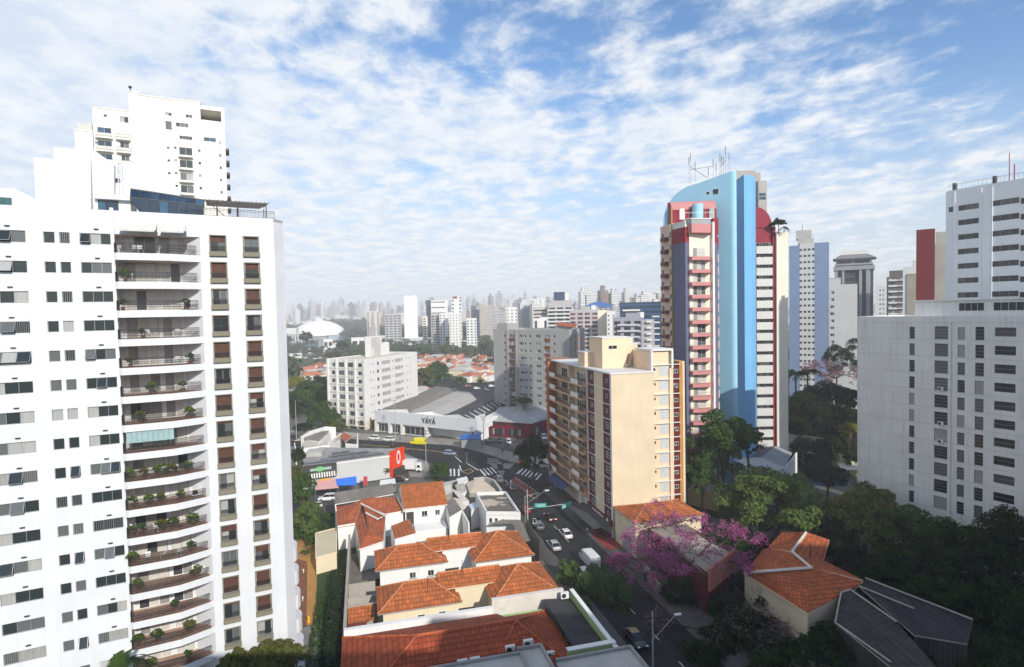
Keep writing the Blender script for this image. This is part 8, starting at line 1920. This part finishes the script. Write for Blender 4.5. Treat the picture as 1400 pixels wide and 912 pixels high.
# motorcycles and people, only a few pixels tall
def bodymesh(pose='walk', sit=False):
    me = bpy.data.meshes.new('body'); k = .18 if pose == 'walk' else 0
    if sit: V = [(0, 0, 1.0), (-.02, 0, 1.25), (.05, 0, 1.48), (.08, 0, 1.62), (.1, 0, 1.72), (.05, .2, 1.45), (.3, .26, 1.25), (.5, .22, 1.15), (.05, -.2, 1.45), (.3, -.26, 1.25), (.5, -.22, 1.15), (.0, .12, .95), (.4, .16, .95), (.3, .16, .5), (0, -.12, .95), (.4, -.16, .95), (.3, -.16, .5)]
    else: V = [(0, 0, .95), (0, 0, 1.18), (.0, 0, 1.42), (.01, 0, 1.54), (.02, 0, 1.65), (0, .19, 1.4), (-.08, .24, 1.12), (.06, .24, .88), (0, -.19, 1.4), (.08, -.24, 1.12), (.2, -.24, .92), (0, .1, .9), (k, .1, .5), (k*.8, .1, .08), (0, -.1, .9), (-k*.6, -.1, .5), (-k*2, -.1, .1)]
    E_ = [(0, 1), (1, 2), (2, 3), (3, 4), (2, 5), (5, 6), (6, 7), (2, 8), (8, 9), (9, 10), (0, 11), (11, 12), (12, 13), (0, 14), (14, 15), (15, 16)]; Rr = [.14, .13, .15, .055, .10, .06, .045, .035, .06, .045, .035, .09, .065, .045, .09, .065, .045]
    me.from_pydata(V, E_, []); o = bpy.data.objects.new('tmp', me); COL.objects.link(o); mo = o.modifiers.new('s', 'SKIN'); sk = me.skin_vertices[0].data
    for i, r in enumerate(Rr): sk[i].radius = (r, r)
    sk[0].use_root = True; o.modifiers.new('b', 'SUBSURF').levels = 1; bpy.context.view_layer.update(); dg = bpy.context.evaluated_depsgraph_get(); m2 = bpy.data.meshes.new_from_object(o.evaluated_get(dg)); bpy.data.objects.remove(o)
    return m2
def clothe(top, legs):
    t = NT('clothes_and_skin'); sp = t.n('ShaderNodeSeparateXYZ'); t.L.new(t.coord('Object'), sp.inputs[0]); z = sp.outputs[2]
    c = t.mix(t.math('GREATER_THAN', z, .98), legs, top); c = t.mix(t.math('GREATER_THAN', z, 1.52), c, (.35, .2, .13)); return t.fin(c, .8, .2)
BW, BS = bodymesh(), bodymesh(sit=True)
def person(x, y, top, legs, label, rz=0.0, me=None, z=PAVE_T, hair=True):
    me = (me or BW).copy(); me.materials.clear(); me.materials.append(clothe(top, legs)); o = inst(me, 'person', None, (x, y, z), rz); tag(o, label, 'person')
    h = MB(); zz_ = 1.72 if me.vertices[0].co.z != me.vertices[0].co.z else 1.72
    return o
g = G(803, 733, 0); person(g[0], g[1], (.6, .6, .6), (.03, .03, .04), 'person in a white top walking on the pavement beside the red patch', 1.9)
g = G(710, 634, 0); person(g[0], g[1], (.05, .05, .06), (.02, .02, .03), 'person in dark clothes crossing at the orange painted pavement', .4)
g = G(547, 603, 0); person(g[0], g[1], (.4, .05, .04), (.05, .05, .08), 'person in a red top standing by the lamp post of the lettered store', .4)
def moto(px, py, hd, label, rider=None, z=.02, at=None):
    g = G(px, py, 0) if at is None else at; rz = math.atan2(hd[1], hd[0]); rt = root('motorcycle', label, 'motorcycle', (g[0], g[1], z), None, rz)
    def P_(nm, mb, m): o = inst(dropmesh(mb, [m]), nm, rt, (0, 0, 0)); o.location = (0, 0, 0)
    for x in (-.65, .65): m = MB(); m.tube((x, -.05, .3), (x, .05, .3), .3, n=12); P_('wheel', m, TYRE)
    m = loft([(-.8, [(.05, .75), (.08, .82)]), (-.3, [(.12, .45), (.13, .82)]), (.3, [(.12, .45), (.14, .95)]), (.65, [(.04, .75), (.06, .95)])], None); P_('frame', m, CP['black']); m = MB(); m.tube((.5, -.35, 1.05), (.5, .35, 1.05), .025, n=5); m.tube((.65, 0, .35), (.48, 0, 1.05), .04, n=5); P_('handlebar', m, IRON)
    if rider: o = person(g[0], g[1], rider, (.03, .03, .05), 'rider in a red top on the motorcycle on the avenue', rz, BS, z-.15)
moto(537, 612, (.95, -.3), 'motorcycle ridden on the avenue above the red sign wall', (.55, .06, .03))
g = fr2((10.1, 145.6), (19.2, 111.2)).P(33.5, 1.6, 0); moto(0, 0, (.3, -.9), 'black motorcycle parked under the dark shop awning', None, PAVE_T, (g[0], g[1], 0))
# ------------------------------------------------------------------ street furniture
POLE = paint((.40, .38, .34), .3, .8, .1, 'concrete_pole'); STEEL = flat((.35, .35, .35), .5, .5, name='galvanised')
def post(x, y, h, label, arm=None, cross=0, r=.15, mat=None, lamp=True, name='lamp_post', cat='lamp post', group=None):
    rt = root(name, label, cat, (x, y, 0), group); m = MB(); m.tube((x, y, 0), (x, y, h), r, r*.62, 10); m.build('pole', mat or POLE, rt)
    if cross:
        m = MB(); f = Fr(x, y, *cross); m.box(f, -1.0, 1.0, -.06, .06, h-.9, h-.78); m.box(f, -.8, .8, -.06, .06, h-1.7, h-1.6); 
        for u in (-.9, -.3, .3, .9): m.tube(f.P(u, 0, h-.78), f.P(u, 0, h-.6), .04, n=5)
        m.build('crossarm', IRON, rt)
    if arm:
        dx, dy, z0_, z1_ = arm; m = MB(); m.tube((x, y, z0_), (x+dx, y+dy, z1_), .05, .04, 6); m.build('arm', STEEL, rt)
        l = math.hypot(dx, dy); f = Fr(x+dx, y+dy, dx/l, dy/l); m = MB(); m.box(f, -.1, .75, -.16, .16, z1_-.05, z1_+.1); m.box(f, 0, .65, -.12, .12, z1_-.10, z1_-.052); m.build('lamp_head', OFFW, rt)
    return rt
g = G(722, 740, 0); h1 = 10.3; p1 = (g[0], g[1]); rt = post(g[0], g[1], h1, 'concrete lamp post carrying the green blue street sign, in front of the flat roof shop', (3.6, .4, 7.6, 9.9), (1, .1))
GS = flat((.02, .32, .28), .4, name='sign_turquoise')
tr = root('traffic_signal_pole', 'dark traffic signal arm left of the lamp post with the street sign', 'traffic light', (g[0]-1, g[1]+14, 0)); x, y = g[0]-.3, g[1]+10; m = MB(); m.tube((x, y, 0), (x, y, 5.8), .1, n=8); m.tube((x, y, 5.7), (x+3.0, y+.6, 6.2), .06, n=6); m.build('mast', STEEL, tr); m = MB(); m.box(WF, x+2.5, x+2.9, -y-.7, -y-.35, 4.9, 6.0); m.build('signal_head', FRAME_D, tr)
for cx_, cy_, w_, Yd, ry, lb in ((739, 691, 2.3, 111, .08, 'turquoise street name sign with two white text lines, hung on the lamp post arm'), (771, 692.5, 1.2, 113, .75, 'small turquoise street sign hanging over the right lane')):
    c = A(cx_, cy_, Yd); rt = root('street_name_sign', lb, 'street sign', tuple(c)); f = Fr(c[0], c[1], math.cos(ry), math.sin(ry)); m = MB(); m.box(f, -w_/2, w_/2, -.03, .03, -.42+c[2], .42+c[2]); m.build('panel', GS, rt)
    m = MB(); q = random.Random(cx_)
    for zz_, a, b in ((.1, -.42, .42), (-.16, -.3, .34)):
        u = a*w_
        while u < b*w_: d = q.uniform(.1, .22); m.box(f, u, min(u+d, b*w_), .031, .04, c[2]+zz_-.05, c[2]+zz_+.07); u += d+.06
    m.build('text_lines', OFFW, rt)
    if cx_ > 750: m = MB(); m.box(f, w_/2, w_/2+1.7, -.03, .03, -.40+c[2]+.1, .42+c[2]+.2); m.build('back_panel', flat((.01, .07, .07), .6, name='dark_teal'), rt)
    m = MB(); m.tube((c[0]-1.0, c[1]+.1, c[2]+.45), (c[0]-.6, c[1], c[2]+.4), .03, n=4); m.tube((p1[0], p1[1], 6.4), (c[0], c[1]+.05, c[2]+.45), .04, n=5); m.build('bracket', STEEL, rt)
c = A(892, 836, 69); x, y, z = c; post(x, y, z, 'tall pole with a street lamp arm at the bottom centre right', (3.0, .6, z-3.6, z-.8), (1, .25), .14)
pS = [(x, y, z), (p1[0], p1[1], h1)]
for px, py, top, lb in ((583, 648, 585, 'white based pole on the corner pavement beside the box truck'), (540.5, 601, 545, 'utility pole in front of the lettered store bays'), (661.5, 613, 567, 'white based utility pole beside the blue roof kiosk'), (725, 596, 572, 'grey pole at the corner of the dark red store'), (405.5, 602, 547, 'utility pole at the left by the teal hoarding'), (637, 664, 651, 'short post near the corner hip roof shop') , (938.6, 707, 660, 'grey pole beside the yellow boundary wall')):
    g = G(px, py, 0); h_ = float(A(px, top, g[1])[2]); post(g[0], g[1], h_, lb, None, (1, -.3) if h_ > 7 else 0, .13, name='utility_pole', cat='pole')
def signal(px, py, top, label, heads):
    g = G(px, py, 0); z = float(A(px, top, g[1])[2]); rt = root('traffic_light', label, 'traffic light', (g[0], g[1], 0)); m = MB(); m.tube((g[0], g[1], 0), (g[0], g[1], z), .09, n=8); m.build('mast', STEEL, rt)
    for dx, zz_ in heads: m = MB(); m.box(WF, g[0]+dx-.22, g[0]+dx+.22, -g[1]+.1, -g[1]+.4, z*zz_-.6, z*zz_+.6); m.build('signal_head', FRAME_D, rt)
signal(688, 645, 605, 'traffic light mast on the traffic island', ((-.1, .75), (.1, .35))); signal(638, 634, 619, 'traffic light panel at the junction left side', ((.4, .6), (.4, .85))); signal(753, 668, 636, 'slim signal post at the brick end wall corner', ((0, .9),))
# overhead cables along the street
cb = MB()
def cable(a, b, sag, r=.03, n=10):
    prev = None
    for k in range(n+1):
        t = k/n; p = tuple(a[i]+(b[i]-a[i])*t for i in range(2))+(a[2]+(b[2]-a[2])*t-sag*4*t*(1-t),)
        if prev: cb.tube(prev, p, r, n=3, cap=False)
        prev = p
a, b = pS
e = (a[0]+12, a[1]-45, 9)
ca = []
rt = root('overhead_cables', 'thin cables sagging from the lamp post over the junction to the far poles', 'cables', (b[0], b[1], 0))
for (px, py, top) in ((583, 648, 590), (661.5, 613, 570), (637, 664, 655)):
    g = G(px, py, 0); zz_ = float(A(px, top, g[1])[2])
    for dz_ in (0, .5): cb = MB(); cable((b[0], b[1], b[2]-.5-dz_), (g[0], g[1], zz_-dz_), 1.0, .022); cb.build('cable', IRON, rt)
rt = root('overhead_cables', 'bundle of black overhead cables running along the street to the lower right', 'cables', (a[0], a[1], 0))
for dx, dz_ in ((-.8, -.8), (0, -.8), (.8, -.8), (.1, -1.7), (-.3, -2.6)):
    cb = MB(); cable((a[0]+dx, a[1], a[2]+dz_), (e[0]+dx, e[1], e[2]+dz_), .6, .028); cable((a[0]+dx, a[1], a[2]+dz_), (b[0]+dx*.4, b[1], b[2]+dz_-1.0), .9, .02); cb.build('cable', IRON, rt)
# yellow bollard and small terrace lights by the tower
g = G(422, 851, 0); rt = root('yellow_bollard', 'small bright yellow post at the end of the terracotta path', 'bollard', (g[0], g[1], 0)); m = MB(); m.tube((g[0], g[1], 0), (g[0], g[1], .9), .18, n=10); m.build('body', flat((.8, .5, .01), .5, name='bollard_yellow'), rt)
for px, py, lb in ((415, 784, 'small white garden light on the red mulch, farther one'), (414, 822, 'small white garden light on the red mulch, nearer one')):
    g = G(px, py, 0); rt = root('garden_light', lb, 'garden light', (g[0], g[1], 0)); m = MB(); m.tube((g[0], g[1], 0), (g[0], g[1], .5), .06, n=6); m.build('stem', FRAME_W, rt); m = MB(); m.tube((g[0], g[1], .5), (g[0], g[1], .75), .16, .12, 8); m.build('lamp_shade', OFFW, rt)
